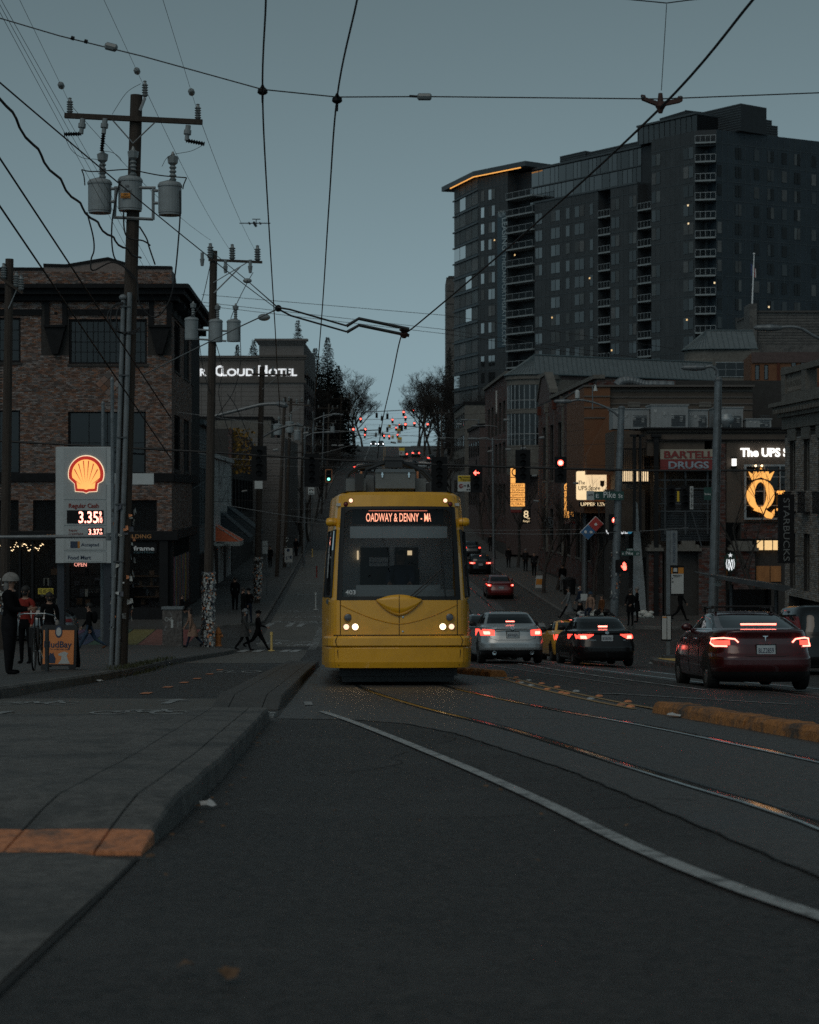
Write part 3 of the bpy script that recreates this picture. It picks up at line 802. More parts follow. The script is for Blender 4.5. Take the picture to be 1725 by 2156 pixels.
add_bricks(mb, FF, brick_faces(FF, UL, -.002, bz(598), bz(571), [], seed=6, n1=.02))
mb.build('brickwork', M('brick'), brix, kind='stuff')
mb = MB(); mb.prism(FF, [(UL, bz(600))]+[(bu(x), bz(y)) for x, y in ([(UL*QB+362, 567.6)]+par[1:])][0:]+[(0, bz(600))], -.4, -.002)
mb.prism(SFR, [(.4, bz(600)), (.4, bz(568)), (2.2, bz(568)), (3.2, bz(592)), (8, bz(590)), (10, bz(575)), (12, bz(590)), (17.6, bz(590)), (17.6, bz(600))], -.4, -.002)
mb.build('parapet', M('brick'), brix)
mb = MB(); pp = [(UL*QB+362, 567.6)]+par[1:]
for (xa, ya), (xb, yb) in zip(pp, pp[1:]):
 if abs(xa-xb) < 1: continue
 mb.prism(FF, [(bu(xa), bz(ya)), (bu(xb), bz(yb)), (bu(xb), bz(yb)+.14), (bu(xa), bz(ya)+.14)], -.45, .07)
mb.build('coping', M('dark_trim'), brix)
mb = MB()
for k, (y0, y1, n) in enumerate(((634, 622, .35), (622, 610, .7), (610, 601, .95))):
 mb.boxf(FF, UL, n, bz(y0), bz(y1)-.002, 0, n); mb.boxf(SFR, .001, 17.8, bz(y0), bz(y1)-.003, 0, n-.004)
mb.build('cornice', M('dark_trim'), brix)
for i in range(7):
 mb = MB(); mb.boxf(SFR, .8+i*2.6, 1.1+i*2.6, bz(650), bz(634), 0, .6); mb.build('cornice_bracket', M('dark_trim'), brix)
mb = MB()
for a, b in ((UL, bu(87)), (bu(143), bu(313))): mb.boxf(FF, a, b, bz(664), bz(651), 0, .08)
mb.boxf(SFR, 0.1, 17.6, bz(664), bz(651), 0, .08)
mb.build('belt_course', M('dark_trim'), brix)
for cx in (118.5, 338):   # corbels with pilasters over them
 mb = MB(); w = 21.5/QB; u = bu(cx)
 mb.prism(FF, [(u-w, bz(686)), (u-w, bz(694)), (u-w*.86, bz(700)), (u-w*.62, bz(722)), (u-w*.42, bz(736)), (u-w*.3, bz(746)), (u+w*.3, bz(746)), (u+w*.42, bz(736)), (u+w*.62, bz(722)), (u+w*.86, bz(700)), (u+w, bz(694)), (u+w, bz(686))], 0, .38)
 mb.prism(FF, [(u-w*1.05, bz(690)), (u+w*1.05, bz(690)), (u+w*1.05, bz(685)), (u-w*1.05, bz(685))], 0, .48)
 for s in (-1, 1): mb.boxf(FF, u+s*w*.86-.12, u+s*w*.86+.12, bz(685), bz(634), 0, .12)
 mb.disc(FF, u, bz(659), .09, .031, .06, 4)
 mb.build('corbel', M('dark_trim'), brix)
for (a, b, c, d), cc in zip(f_open[:2], ([bu(x) for x in (158, 170, 183, 196, 206, 219, 231, 244, 256, 270, 283, 296)], 8)):
 window(brix, FF, a, b, c, d, cc, 4, fw=.12, sill='mortar')
for (a, b, c, d) in f_open[2:4]: window(brix, FF, a, b, c, d, 4, 2, fw=.1, sill='mortar')
for (a, b, c, d) in f_open[4:]: window(brix, FF, a, b, c, d, 2, 1, fw=.08)
for (a, b, c, d) in s_open: window(brix, SFR, a, b, c, d, 2, 3, fw=.1, sill='mortar')
mb = MB()   # ledge above the ground floor
mb.boxf(FF, UL, .12, bz(1014), bz(996), 0, .14); mb.boxf(SFR, 0, 17.7, bz(1014), bz(996)-.003, 0, .14); mb.build('ledge', M('dark_trim'), brix)
mb = MB(); u = bu(229); v = bz(808)   # diamond of bricks under the upper window
for k in range(3):
 for j in range(3):
  mb.prism(FF, [(u+.22*(k-j)-.2, v+.22*(k+j-2)), (u+.22*(k-j), v+.22*(k+j-2)-.2), (u+.22*(k-j)+.2, v+.22*(k+j-2)), (u+.22*(k-j), v+.22*(k+j-2)+.2)], .02, .045)
mb.build('brick_ornament', M('brick'), brix)
mb = MB()
mb.boxf(FF, UL, .3, bz(1137), bz(1119), -.4, .12); mb.boxf(SFR, .0, 17.7, bz(1137), bz(1119)-.003, -.4, .12)
mb.boxf(FF, UL, -.25, SG-.3, bz(1279), -.3, .04)
for x0, x1 in ((336, 354), (262, 273), (140, 147), (66, 71), (40, 44)): mb.boxf(FF, bu(x0), bu(x1), bz(1279)+.002, bz(1138)-.002, -.35, .03)
mb.boxf(SFR, 11, 17.7, SG-.3, bz(1139), -.3, -.01); mb.boxf(SFR, .36, .9, SG-.3, bz(1139), -.3, .02); mb.boxf(SFR, .9, 11, SG-.3, SG+.45, -.3, .0)
mb.build('shopfront', M('black_paint'), brix)
M('gold_letter', (.35, .17, .06), .5, 0, emit=.05)
mb = MB(); mb.text(FF, 'BRIX', bu(100), bz(1133), None, .19, .125, .03, .01); mb.text(FF, 'BUILDING', bu(258), bz(1133), 1.5, .19, .125, .03, .01)
mb.build('sign_lettering', M('gold_letter'), brix)
for x0, x1 in ((273, 336), (147, 262), (71, 140), (44, 66), (-40, 40)):
 m2 = MB(); m2.quad(FF(bu(x0), bz(1279), -.1), FF(bu(x1), bz(1279), -.1), FF(bu(x1), bz(1138), -.1), FF(bu(x0), bz(1138), -.1)); m2.build('shop_window', MATS['pane_shop'], brix)
mb = MB(); mb.boxf(FF, bu(280), bu(330), bz(1164), bz(1141), -.09, -.07); fsn = mb.build('window_sign', M('black_paint'), brix)
mb = MB(); mb.text(FF, 'frame', bu(281.5), bz(1159), 1.06, .22, -.068, .01, .02); mb.build('lettering', M('letter_white'), fsn)
M('letter_teal', (.05, .12, .14), .6, 0)
mb = MB(); mb.text(FF, 'CENTRAL', bu(282), bz(1165), 1.06, .09, -.066, .01); mb.build('lettering', M('letter_teal'), fsn)
M('shop_wall', (.10, .055, .035), .9, .3, 2); M('shelf_wood', (.14, .075, .04), .7, .3, 5); M('print_pale', (.45, .45, .42), .8, .3, 8); M('print_dark', (.06, .065, .08), .7, .5, 6)
mb = MB(); mb.boxf(FF, UL, -.3, SG, bz(1138), -2.6, -2.5); mb.boxf(FF, UL, -.4, bz(1137), bz(1135), -2.6, -.42); mb.boxf(FF, UL, -.4, SG-.2, SG, -2.6, -.42); mb.build('shop_interior', M('shop_wall'), brix)
random.seed(12)
for k in range(3):
 mb = MB(); mb.boxf(FF, bu(275)+.1, bu(334), bz(1215+k*22), bz(1213+k*22), -1.4, -.5); mb.boxf(FF, bu(150), bu(258), bz(1212+k*24), bz(1210+k*24), -1.6, -.9); mb.build('shelf', M('shelf_wood'), brix)
for k in range(34):
 x = random.choice([random.uniform(278, 328), random.uniform(150, 255), random.uniform(75, 135)]); y = random.choice([1212, 1235, 1258, 1275]); w = random.uniform(5, 13); h = random.uniform(8, 18)
 mb = MB(); mb.boxf(FF, bu(x), bu(x+w), bz(y), bz(y-h), -.9, -.86); mb.build('picture_frame', M(random.choice(['print_pale', 'print_dark', 'print_dark', 'shelf_wood'])), brix)
for x, y in ((300, 1145), (180, 1150), (230, 1148), (100, 1160), (20, 1150)):
 mb = MB(); mb.lathe([(.05, 0), (.08, .08), (.03, .16), (.01, .17)], FF(bu(x), bz(y), -1.5), 10); mb.build('ceiling_lamp', MATS['shop_lamp'], brix)
for i in range(46):   # string lights
 x = -6+i*2.1; y = 1152+6*math.sin(x*.35)+random.uniform(-3, 3)
 if 118 < x: break
 mb = MB(); mb.ball(FF(bu(x), bz(y), -.35), .026, n=6, m=4); mb.build('bulb', MATS['lit_dot'], brix)
mb = MB(); mb.text(FF, 'OPEN', bu(154.5), bz(1193), .64, .2, -.3, .02, .005); mb.build('neon_sign', MATS['lit_neon'], brix)
mb = MB(); mb.boxf(FF, bu(81), bu(113), bz(1251), bz(1238.6), .045, .06); M('sign_yellow', (.55, .42, .05), .6, .1); ban = mb.build('banner', M('sign_yellow'), brix)
mb = MB(); mb.text(FF, 'WE ARE OPEN', bu(82.5), bz(1249.5), .72, .22, .061, .004, .01); mb.build('lettering', M('black_paint'), ban)
mcols = [(.30, .10, .13), (.10, .16, .19), (.35, .22, .03), (.16, .06, .10), (.12, .13, .14), (.24, .09, .06), (.06, .10, .13), (.33, .20, .05)]
x = .9; i = 0
while x < 10.9:
 w = random.uniform(.35, 1.0); mm = M('mural_%d' % i, mcols[i % 8], .7, .5, 3, c2=tuple(v*.4 for v in mcols[(i+3) % 8]), c2amt=.7)
 pts = [(x+.15*math.sin(k*1.1+i), lerp(SG+.46, -2.35, k/6)) for k in range(7)]+[(min(x+w, 11)+.15*math.sin(k*1.1+i+1), lerp(SG+.46, -2.35, k/6)) for k in range(6, -1, -1)]
 mb = MB(); mb.prism(SFR, pts, -.01, .012+.002*(i % 3)); mb.build('mural_panel', mm, brix); x += w; i += 1
mb = MB(); mb.boxf(SFR, .9, 11, -2.34, bz(1139), -.35, -.3); mb.build('transom', M('room_dark'), brix)
for i in range(12):
 mb = MB(); mb.boxf(SFR, 1.0+i*.85, 1.06+i*.85, -2.3, bz(1139), -.02, .03); mb.build('bar', M('dark_trim'), brix)
def SLX(Y): return -12.2-.0392*(Y-95)
def sfr(Y, dn=0.0): return Fr((SLX(Y)+dn, Y, 0), dS, (1, .0392, 0))
b2 = thing('siding_building', 'narrow blue grey clapboard building squeezed behind the brick corner building', 'building', (SLX(113), 113.2, gz(-13, 113)+.15))
fr = sfr(113.2); zb = gz(-13, 118)+.15
mb = MB(); mb.boxf(fr, 0, 9.5, zb-.3, 5.2, -10, 0); mb.build('wall', M('grey_siding'), b2)
for k in range(34):
 mb = MB(); z = zb+2.8+k*.225; mb.prism(Fr(fr.o, fr.n, -fr.u), [(.0, z), (.03, z), (.005, z+.22), (0, z+.22)], -9.5, 0); mb.build('clapboard', M('grey_siding'), b2)
for a in (1, 3.4, 5.8):
 window(b2, fr, a, a+1.5, -1, 2.6, 1, 2, n=.06, fm='grey_siding')
mb = MB(); mb.boxf(fr, -.1, 9.6, 5.2, 5.5, -.1, .35); mb.build('cornice', M('grey_siding'), b2)
mb = MB(); mb.boxf(fr, .5, 9, zb, zb+2.7, 0, .05); mb.build('shopfront', M('dark_trim'), b2)
b3 = thing('white_building', 'low white painted building with dark grooves behind the orange awning', 'building', (SLX(123), 123, gz(-13, 123)+.15))
fr = sfr(123); zb = gz(-13, 130)+.15
mb = MB(); mb.boxf(fr, 0, 25, zb-.3, 3.4, -12, 0); mb.build('wall', M('white_wall'), b3)
for i in range(9):
 mb = MB(); a = .4+i*2.7; mb.boxf(fr, a, a+.55, zb+3.2, 3.3, 0, .18); mb.boxf(fr, a+.75, a+.85, -1.2, 2.2, 0, .02); mb.build('pilaster', M('white_wall'), b3)
mb = MB(); mb.boxf(fr, -.1, 25.1, 3.4, 3.7, -.3, .25); mb.build('coping', M('white_wall'), b3)
for i in range(5):
 mb = MB(); mb.boxf(fr, 1+i*4.8, 4+i*4.8, zb, zb+2.6, -.05, .03); mb.build('door', M('dark_wood' if i % 2 else 'white_wall'), b3)
M('awning_orange', (.72, .15, .06), .8, .2, 3); M('awning_rib', (.5, .42, .38), .8, .1); M('awning_teal', (.035, .05, .06), .8, .2, 3); M('awning_valance', (.5, .5, .47), .8, .15, 4)
def awning(name, Y0, Y1, zt, zb_, dep, mat, label, txt=None):
 o = thing(name, label, 'awning', (SLX(Y0)+.02, Y0, zb_))
 fr = Fr((SLX(Y0), Y0, 0), dS, (1, .0392, 0)); L = Y1-Y0
 mb = MB(); a, b, c, d = fr(0, zt, .02), fr(L, zt, .02), fr(L, zb_+.3, dep), fr(0, zb_+.3, dep)
 if txt:
  a, b = fr(.75, zt+.1, .02), fr(L-.75, zt+.1, .02)
  mb.add([a, b, c, d, fr(0, zb_+.3, .02), fr(L, zb_+.3, .02)], [(0, 3, 2, 1), (0, 4, 3), (1, 2, 5)])
 else: mb.add([a, b, c, d, fr(0, zb_+.3, .02), fr(L, zb_+.3, .02)], [(0, 3, 2, 1), (0, 4, 3), (1, 2, 5)])
 mb.build('canvas', M(mat), o)
 mb = MB(); mb.quad(fr(0, zb_, dep), fr(L, zb_, dep), fr(L, zb_+.3, dep), fr(0, zb_+.3, dep)); mb.quad(fr(0, zb_, dep), fr(0, zb_+.3, dep), fr(0, zb_+.3, .02), fr(0, zb_, .02)); mb.build('valance', M('awning_valance' if txt else mat), o)
 mb = MB(); mb.tube([a, d], .045, 6); mb.tube([b, c], .045, 6); mb.build('frame', M('awning_rib' if txt else mat), o)
 if txt:
  ft = Fr(fr(0, 0, 0), (1, 0, 0), (0, -1, 0)); m2 = MB(); m2.text(ft, txt[0], .25, zb_+.165, None, .1, .01, .006, .008); m2.text(ft, txt[1], .75, zb_+.03, None, .1, .01, .006, .008); m2.build('lettering', M('black_paint'), o)
awning('awning', 126.5, 131, -1.25, -2.6, 1.85, 'awning_orange', 'orange shop awning with pale ribs and black lettering', ('PERKINS', 'GLASS'))
awning('awning', 133.5, 138.5, -.3, -2.5, 2.2, 'awning_teal', 'dark teal awning just behind the orange one')
awning('awning', 140, 147, .1, -2.2, 2.6, 'awning_teal', 'farthest dark teal awning beside the tangled wires')
b4 = thing('dark_brick_building', 'dark red brick building with a yellow climber behind the white building', 'building', (SLX(149), 149, gz(-14, 149)+.15))
fr = sfr(149); zb = gz(-14, 150)
mb = MB(); mb.boxf(fr, 0, 38, zb-.3, 6.2, -14, 0); mb.build('wall', M('mortar'), b4)
mb = MB(); add_bricks(mb, Fr(fr.o+fr.u*.0, (1, 0, 0), (0, -1, 0)), brick_faces(None, -9, 0, -1, 6.2, [], .3, .11, n1=.01)); add_bricks(mb, fr, brick_faces(None, 0, 38, 3, 6.2, [], .4, .12)); mb.build('brickwork', M('brick_red'), b4, kind='stuff')
for i in range(7): window(b4, fr, 1.5+i*5.2, 4+i*5.2, -.6, 2.2, 2, 2, n=.05)
M('ivy_yellow', (.20, .11, .015), .9, .5, 8); mb = MB(); random.seed(3)
for i in range(600):
 p = Vector((SLX(152)+random.gauss(.3, .6), 150+random.uniform(-.6, 3), random.uniform(2.6, 6.3))); s = random.uniform(.06, .16); a = Vector((random.gauss(0, 1), random.gauss(0, 1), random.gauss(0, 1))).normalized()*s; b = a.orthogonal().normalized()*s
 mb.quad(p-a, p-b, p+a, p+b)
mb.build('climber', M('ivy_yellow'), b4, kind='stuff')
b5 = thing('block_building', 'beige concrete block building low below the hotel wall', 'building', (-16.5, 189, gz(-16, 189)))
fq = FPX/190
mb = MB(); f5 = Fr((0, 190, 0), (1, 0, 0), (0, -1, 0)); z1 = PY(0, 922, 190).z
mb.box(-30, PY(600, 0, 190).x, 190, 212, -6, z1); mb.build('wall', M('tan_wall'), b5)
mb = MB(); add_bricks(mb, f5, brick_faces(None, -22, PY(599, 0, 190).x, -4, z1-.1, [], .62, .31, jt=.03, n1=.02)); mb.build('blockwork', M('tan_wall'), b5, kind='stuff')
random.seed(8)
hillL = [(215, 11, 6.5, 'brick_red', 'dark brick flats on the left hillside below the hotel'), (238, 14, 10.5, 'stone', 'grey fronted shop building on the left hillside'), (262, 12, 11, 'brick_red', 'farther dark red brick building on the left hillside'), (392, 30, 20, 'tan_dark', 'brown block high on the left hillside beyond the hotel')]
for Y, L, zt, mt, lab in hillL:
 o = thing('hillside_building', lab, 'building', (SLX(Y), Y, gz(SLX(Y), Y))); fr = sfr(Y); zb = gz(SLX(Y), Y)
 mb = MB(); mb.boxf(fr, 0, L, zb-1, zt, -16, 0); mb.build('wall', M(mt), o)
 mb = MB(); mb.boxf(fr, -.1, L+.1, zt, zt+.4, -16.1, .2); mb.build('cornice', M('dark_trim'), o)
 ff = Fr((SLX(Y), Y, 0), (1, 0, 0), (0, -1, 0))
 for k in range(int(L/3)):
  for v in range(int((zt-zb-3.5)/3)):
   window(o, fr, .8+k*3, 2.2+k*3, zb+4+v*3, zb+5.8+v*3, 1, 1, n=.05, gm='pane_far', back=None)
QH = 12.0; YH = FPX/QH
def hx(x): return (x-HX)/QH
def hz(y): return CAMZ+(HY-y)/QH
hotel = thing('hotel_building', 'tan hotel with a raised corner tower and lit white sign lettering', 'building', (hx(600), YH, gz(hx(600), YH)))
FH = Fr((0, YH, 0), (1, 0, 0), (0, -1, 0)); zb = gz(-20, YH)-1
mb = MB(); mb.box(hx(380), hx(545.9), YH, YH+40, zb, hz(752)); mb.box(hx(546), hx(640), YH-.4, YH+40, zb, hz(718)); mb.build('wall', M('tan_wall'), hotel)
mb = MB()
mb.boxf(FH, hx(380), hx(545), hz(801), hz(760), 0, .12); mb.boxf(FH, hx(545.9), hx(640)+.12, hz(801), hz(756), .4, .55)
mb.build('sign_band', M('tan_dark'), hotel)
mb = MB()
for y0, y1, n in ((718, 714, .9), (722, 718, .55), (726, 722, .25)): mb.boxf(FH, hx(546)-n*.8, hx(640)+n*.8, hz(y0), hz(y1), -.4-n, .4+n)
mb.build('tower_cornice', M('tan_wall'), hotel)
mb = MB()
for y0, y1, n in ((754, 749, .6), (759, 754, .3)): mb.boxf(FH, hx(380), hx(545.5), hz(y0), hz(y1), -.5, n)
for y0, y1, n in ((752, 748, .95), (757, 752, .7), (806, 801, .7)): mb.boxf(FH, hx(545.7), hx(640)+n*.6, hz(y0), hz(y1), .3, n)
mb.boxf(FH, hx(380), hx(545.4), hz(806), hz(801), -.2, .35)
mb.build('moulding', M('tan_dark'), hotel)
mb = MB();
for x in (382, 424, 466, 508, 590, 632): mb.boxf(FH, hx(x)-.04, hx(x)+.04, zb, hz(806), .005, .42 if x > 546 else .03)
for k in range(16):
 y = 815+k*9.5; mb.boxf(FH, hx(380), hx(545.5), hz(y)-.03, hz(y)+.03, .004, .02); mb.boxf(FH, hx(546.5), hx(640), hz(y)-.03, hz(y)+.03, .4, .42)
mb.build('panel_joints', M('tan_dark'), hotel, kind='stuff')
mb = MB()
for t, x0, x1, h in (('SILVE', 345, 419, 14.5), ('R', 422, 435.5, 14.5), ('C', 454, 470.5, 21), ('LOUD', 467, 536, 14.5), ('H', 544.5, 564, 21), ('OTEL', 566, 626, 14.5)):
 mb.text(FH, t, hx(x0), hz(791.5), (x1-x0)/QH, h/QH, .58, .12, .03)
mb.build('sign_lettering', MATS['lit_soft'], hotel)
mb = MB(); mb.boxf(FH, hx(640)+.3, hx(648), hz(790), hz(784), -9, -.5); mb.build('side_ledge', M('tan_dark'), hotel)
mb = MB(); fs = Fr((hx(640)+.03, YH, 0), (0, 1, 0), (1, 0, 0)); mb.boxf(fs, .5, 39, zb, hz(806), 0, .03); mb.build('side_wall', M('brick_red'), hotel)
for k in range(5):
 for v in range(5): window(hotel, fs, 3+k*7, 5+k*7, 8+v*3.2, 9.8+v*3.2, 1, 1, n=.08, gm='pane_far', back=None)
dR = Vector((.0392, -1, 0)).normalized(); nR = Vector((-1, -.0392, 0)).normalized()
RO = Vector((14.4, 71, 0)); zR = gz(14.5, 70)+.15
cafe = thing('cafe_building', 'pale brick building with heavy bracketed cornice at the right edge', 'building', (14.4, 71, zR))
FR = Fr(RO, dR, nR)
r_open = [(.75+i*2.1, 1.65+i*2.1, 1.05, 2.95) for i in range(6)]+[(.75+i*2.1, 1.65+i*2.1, -2.6, -.5) for i in range(6)]
mb = MB(); wall_open(mb, FR, 0, 16, zR-.3, 3.2, r_open+[(.6, 15, zR, -2.9)], -.4, 0); mb.boxf(FR, 0, 16, zR-.3, 3.2, -9, -1.3); mb.boxf(FR, 0, .3, zR-.3, 3.2, -1.29, -.41); mb.build('wall', M('mortar'), cafe)
bl_ = brick_faces(FR, .02, 8, zR+.2, 3.1, r_open+[(.6, 15, zR, -2.9)], .21, .075)
mb = MB(); add_bricks(mb, FR, bl_); mb.build('brickwork', M('brick_pale'), cafe, kind='stuff')
for (a, b, c, d) in r_open: window(cafe, FR, a, b, c, d, 3, 1, n=-.15, fm='stone', fw=.07, mw=.05)
for i in range(6):
 mb = MB(); mb.boxf(FR, .6+i*2.1, 1.8+i*2.1, 2.96, 3.4, .013, .07); mb.build('lintel', M('stone'), cafe)
 mb = MB()
 for k in range(9): mb.boxf(FR, .7+i*2.1+k*.12, .725+i*2.1+k*.12, .3, 1.0, .2, .22)
 mb.boxf(FR, .66+i*2.1, 1.74+i*2.1, 1.0, 1.04, .18, .24); mb.boxf(FR, .66+i*2.1, 1.74+i*2.1, .26, .3, .014, .24); mb.build('balcony_rail', M('black_paint'), cafe)
mb = MB()
for z0, z1, n in ((3.42, 3.86, .1), (3.861, 4.0, .25), (4.15, 4.27, .4), (4.271, 4.42, .52)): mb.boxf(FR, -n, 16, z0, z1, -.5, n)
mb.boxf(FR, -.25, 16, 4.0, 4.15, -.5, .25); mb.build('cornice', M('stone'), cafe)
for i in range(22):
 mb = MB(); mb.boxf(FR, .1+i*.42, .26+i*.42, 4.0, 4.15, .25, .5); mb.build('modillion', M('stone'), cafe)
mb = MB(); mb.boxf(FR, -.1, 16, 4.43, 4.75, -.3, .12); mb.boxf(FR, -.1, 16, 5.5, 5.72, -.25, .15); mb.boxf(FR, -.1, .5, 4.75, 5.8, -.3, .13); mb.boxf(FR, 3, 3.6, 4.751, 5.5, -.3, .13); mb.build('parapet', M('stone'), cafe)
for i in range(14):
 if .5 < .6+i*.26 < 2.9:
  mb = MB(); mb.lathe([(.05, 4.75), (.08, 4.85), (.04, 5.0), (.09, 5.2), (.05, 5.5)], FR(.6+i*.26, 0, .0), 8); mb.build('baluster', M('stone'), cafe)
qs = 58.0; Ys_ = FPX/qs
sg = thing('blade_sign', 'tall black vertical sign with dim letters on the right building', 'sign', P(1657, 1187, qs))
fS = Fr(P(1657, 1040, qs)*1, (1, 0, 0), (0, -1, 0)); o0 = P(1657, 0, qs); fS = Fr((0, Ys_, 0), (1, 0, 0), (0, -1, 0))
def sx(x): return (x-HX)/qs
def sz(y): return CAMZ+(HY-y)/qs
mb = MB(); mb.boxf(fS, sx(1640.5), sx(1673), sz(1186), sz(1041), -.22, 0); mb.build('panel', M('black_paint'), sg)
M('letter_dim', (.16, .17, .17), .5, 0)
fL = Fr(fS.o, (0, 0, -1), (0, -1, 0), (1, 0, 0))
mb = MB(); mb.text(fL, 'STARBUCKS', -sz(1049), sx(1650), (1181-1049)/qs, 13/qs, .004, .02, .0); mb.build('lettering', M('letter_dim'), sg)
mb = MB()
for y in (1060, 1170): mb.boxf(fS, sx(1673), sx(1696), sz(y+2), sz(y), -.13, -.07)
mb.build('bracket', M('black_paint'), sg)
QM = 39.8; YM = FPX/QM
def mx_(x): return (x-HX)/QM
def mz(y): return CAMZ+(HY-y)/QM
FM = Fr((0, YM, 0), (1, 0, 0), (0, -1, 0)); zM = gz(14, 99)+.15
XC = mx_(1365)
mkt = thing('market_building', 'brown stucco and red brick market with shop signs on the right corner', 'building', (XC, YM, zM))
FS2 = Fr((XC, YM, 0), Vector((-.034, 1, 0)), (-1, -.034, 0))
mb = MB()
mb.boxf(FM, XC, mx_(1800), mz(927), mz(904), -14, 0); mb.boxf(FM, mx_(1530), mx_(1800), mz(1100), mz(927.1), -14, -.02)
mb.boxf(FM, XC+.4, mx_(1530), mz(1180), mz(927.1), -14, -2.2)
mb.boxf(FS2, 0, 16, mz(960), mz(904)-.003, -3, .05); mb.boxf(FS2, 3, 16, mz(1120), mz(960)-.004, -3, .03)
mb.build('wall', M('stucco_brown'), mkt)
mb = MB(); mb.boxf(FM, XC-.25, mx_(1800), mz(904), mz(900), -14.2, .25); mb.boxf(FM, XC-.1, mx_(1800), mz(912), mz(910), 0, .08); mb.boxf(FM, XC-.1, mx_(1800), mz(928), mz(925), 0, .1); mb.build('coping', M('dark_trim'), mkt)
mb = MB(); mb.boxf(FM, mx_(1500), mx_(1528), zM, mz(930), -1, .06); mb.boxf(FM, mx_(1560), mx_(1800), mz(1135), mz(1101), -1.5, .03); mb.boxf(FM, mx_(1400), mx_(1800), zM, mz(1160), -1.2, -.2)
mb.boxf(FM, XC, XC+.75, zM-.3, mz(1150), -.9, .1); mb.boxf(FM, mx_(1470), mx_(1502), zM-.3, mz(1150), -.9, .12); mb.boxf(FM, mx_(1540), mx_(1590), zM-.3, mz(1150), -.9, .12)
mb.boxf(FS2, 6, 16, zM, mz(1130), -2, .1)
pier = mb.build('brick_pier', M('mortar'), mkt)
mb = MB()
for x0, x1, n in ((1366, 1394, .1), (1471, 1501, .12), (1541, 1589, .12)): add_bricks(mb, Fr(FM(0, 0, n), FM.u, FM.n), brick_faces(None, mx_(x0), mx_(x1), zM, mz(1151), [], .3, .1))
add_bricks(mb, Fr(FM(0, 0, .06), FM.u, FM.n), brick_faces(None, mx_(1501), mx_(1527.5), zM, mz(931), [], .3, .1)); add_bricks(mb, Fr(FM(0, 0, .03), FM.u, FM.n), brick_faces(None, mx_(1561), mx_(1700), mz(1134), mz(1102), [], .3, .1))
mb.build('brickwork', M('brick_red'), mkt, kind='stuff')
for x0, x1 in ((1362, 1396), (1424, 1476), (1532, 1596)):
 mb = MB(); u0, u1 = mx_(x0), mx_(x1)
 for k, (d, ya, yb) in enumerate(((0, 1160, 1153), (.12, 1153, 1147), (.3, 1147, 1139))): mb.boxf(FM, u0+d, u1-d, mz(ya), mz(yb)-.002, -.7+d, .35-d)
 mb.build('pier_cap', M('stone'), mkt)
mb = MB()   # louvred garage bays between the piers
for k in range(30): mb.boxf(FM, mx_(1396), mx_(1500), mz(1140)+k*.09, mz(1140)+.05+k*.09, -.8, -.72+.03*(k % 2))
mb.boxf(FM, mx_(1396), mx_(1500), mz(1140), mz(1075), -1.0, -.85); mb.build('louvre', M('steel_dark'), mkt, kind='stuff')
mb = MB()
for y in (1012, 1030, 1062, 1078, 1115): mb.boxf(FM, mx_(1386), mx_(1500), mz(y), mz(y)+.07, -.3, -.22)
for x in (1400, 1443, 1490): mb.boxf(FM, mx_(x), mx_(x)+.09, mz(1125), mz(990), -.3, -.2)
mb.tube([FM(mx_(1448), mz(1040), -.25), FM(mx_(1478), mz(1150), -.1)], .04); mb.build('steel_frame', M('steel_dark'), mkt)
for x0, x1 in ((1376, 1385.5), (1332, 1338), (1345, 1350)):
 mb = MB(); mb.boxf(FM, mx_(x0), mx_(x1), zM if x0 > 1370 else mz(1120), mz(918), .12, .3); mb.boxf(FM, mx_(x0)-.15, mx_(x1)+.15, mz(920), mz(915), .05, .37); mb.build('steel_column', M('black_paint'), mkt)
mb = MB(); mb.boxf(FM, mx_(1302), mx_(1370), mz(1013), mz(991.6), -1.0, -.9); mb.build('lit_window', MATS['lit_cream'], mkt)
mb = MB()
for k in range(16): mb.boxf(FM, mx_(1302+k*4.4), mx_(1302+k*4.4)+.035, mz(1020), mz(945), -.5, -.46)
for y in (946, 990, 1018): mb.boxf(FM, mx_(1300), mx_(1372), mz(y), mz(y)+.07, -.5, -.45)
mb.build('grille', M('dark_trim'), mkt)
mb = MB(); mb.boxf(FM, mx_(1300), XC-.01, mz(1120), mz(1030), -6, -1.2); mb.boxf(FM, mx_(1300), XC-.01, mz(990), mz(905), -6, -1.4); mb.build('corner_wall', M('stucco_brown'), mkt)
mb = MB(); mb.prism(FM, [(mx_(1335), zM), (mx_(1364), zM), (mx_(1360), zM+1.6), (mx_(1345), mz(1060)), (mx_(1338), mz(1050))], -.6, -.45); mb.build('stair_wall', M('steel_grey'), mkt)
bs = thing('shop_sign', 'red and cream drugstore sign board on the market front', 'sign', FM(mx_(1445), mz(989), .02))
M('sign_red', (.19, .022, .02), .6, .15); M('sign_cream', (.32, .28, .22), .6, .1); M('sign_navy', (.03, .045, .08), .6, .1); M('sign_bluegrey', (.28, .33, .38), .6, .1)
mb = MB(); mb.boxf(FM, mx_(1390), mx_(1506), mz(989), mz(967.2), .0, .14); mb.build('lower_panel', M('sign_red'), bs)
mb = MB(); mb.boxf(FM, mx_(1390), mx_(1506), mz(967), mz(946), .0, .14); mb.build('upper_panel', M('sign_cream'), bs)
mb = MB(); mb.text(FM, 'BARTELL', mx_(1398), mz(964), 104/QM, 14/QM, .142, .03, .03); mb.build('lettering', M('sign_red'), bs)
mb = MB(); mb.text(FM, 'DRUGS', mx_(1407), mz(986), 85/QM, 14/QM, .142, .03, .03); mb.build('lettering', M('sign_bluegrey'), bs)
us = thing('shop_sign', 'white lit shop name lettering left of the big orange letter', 'sign', FM(mx_(1600), mz(962), 0))
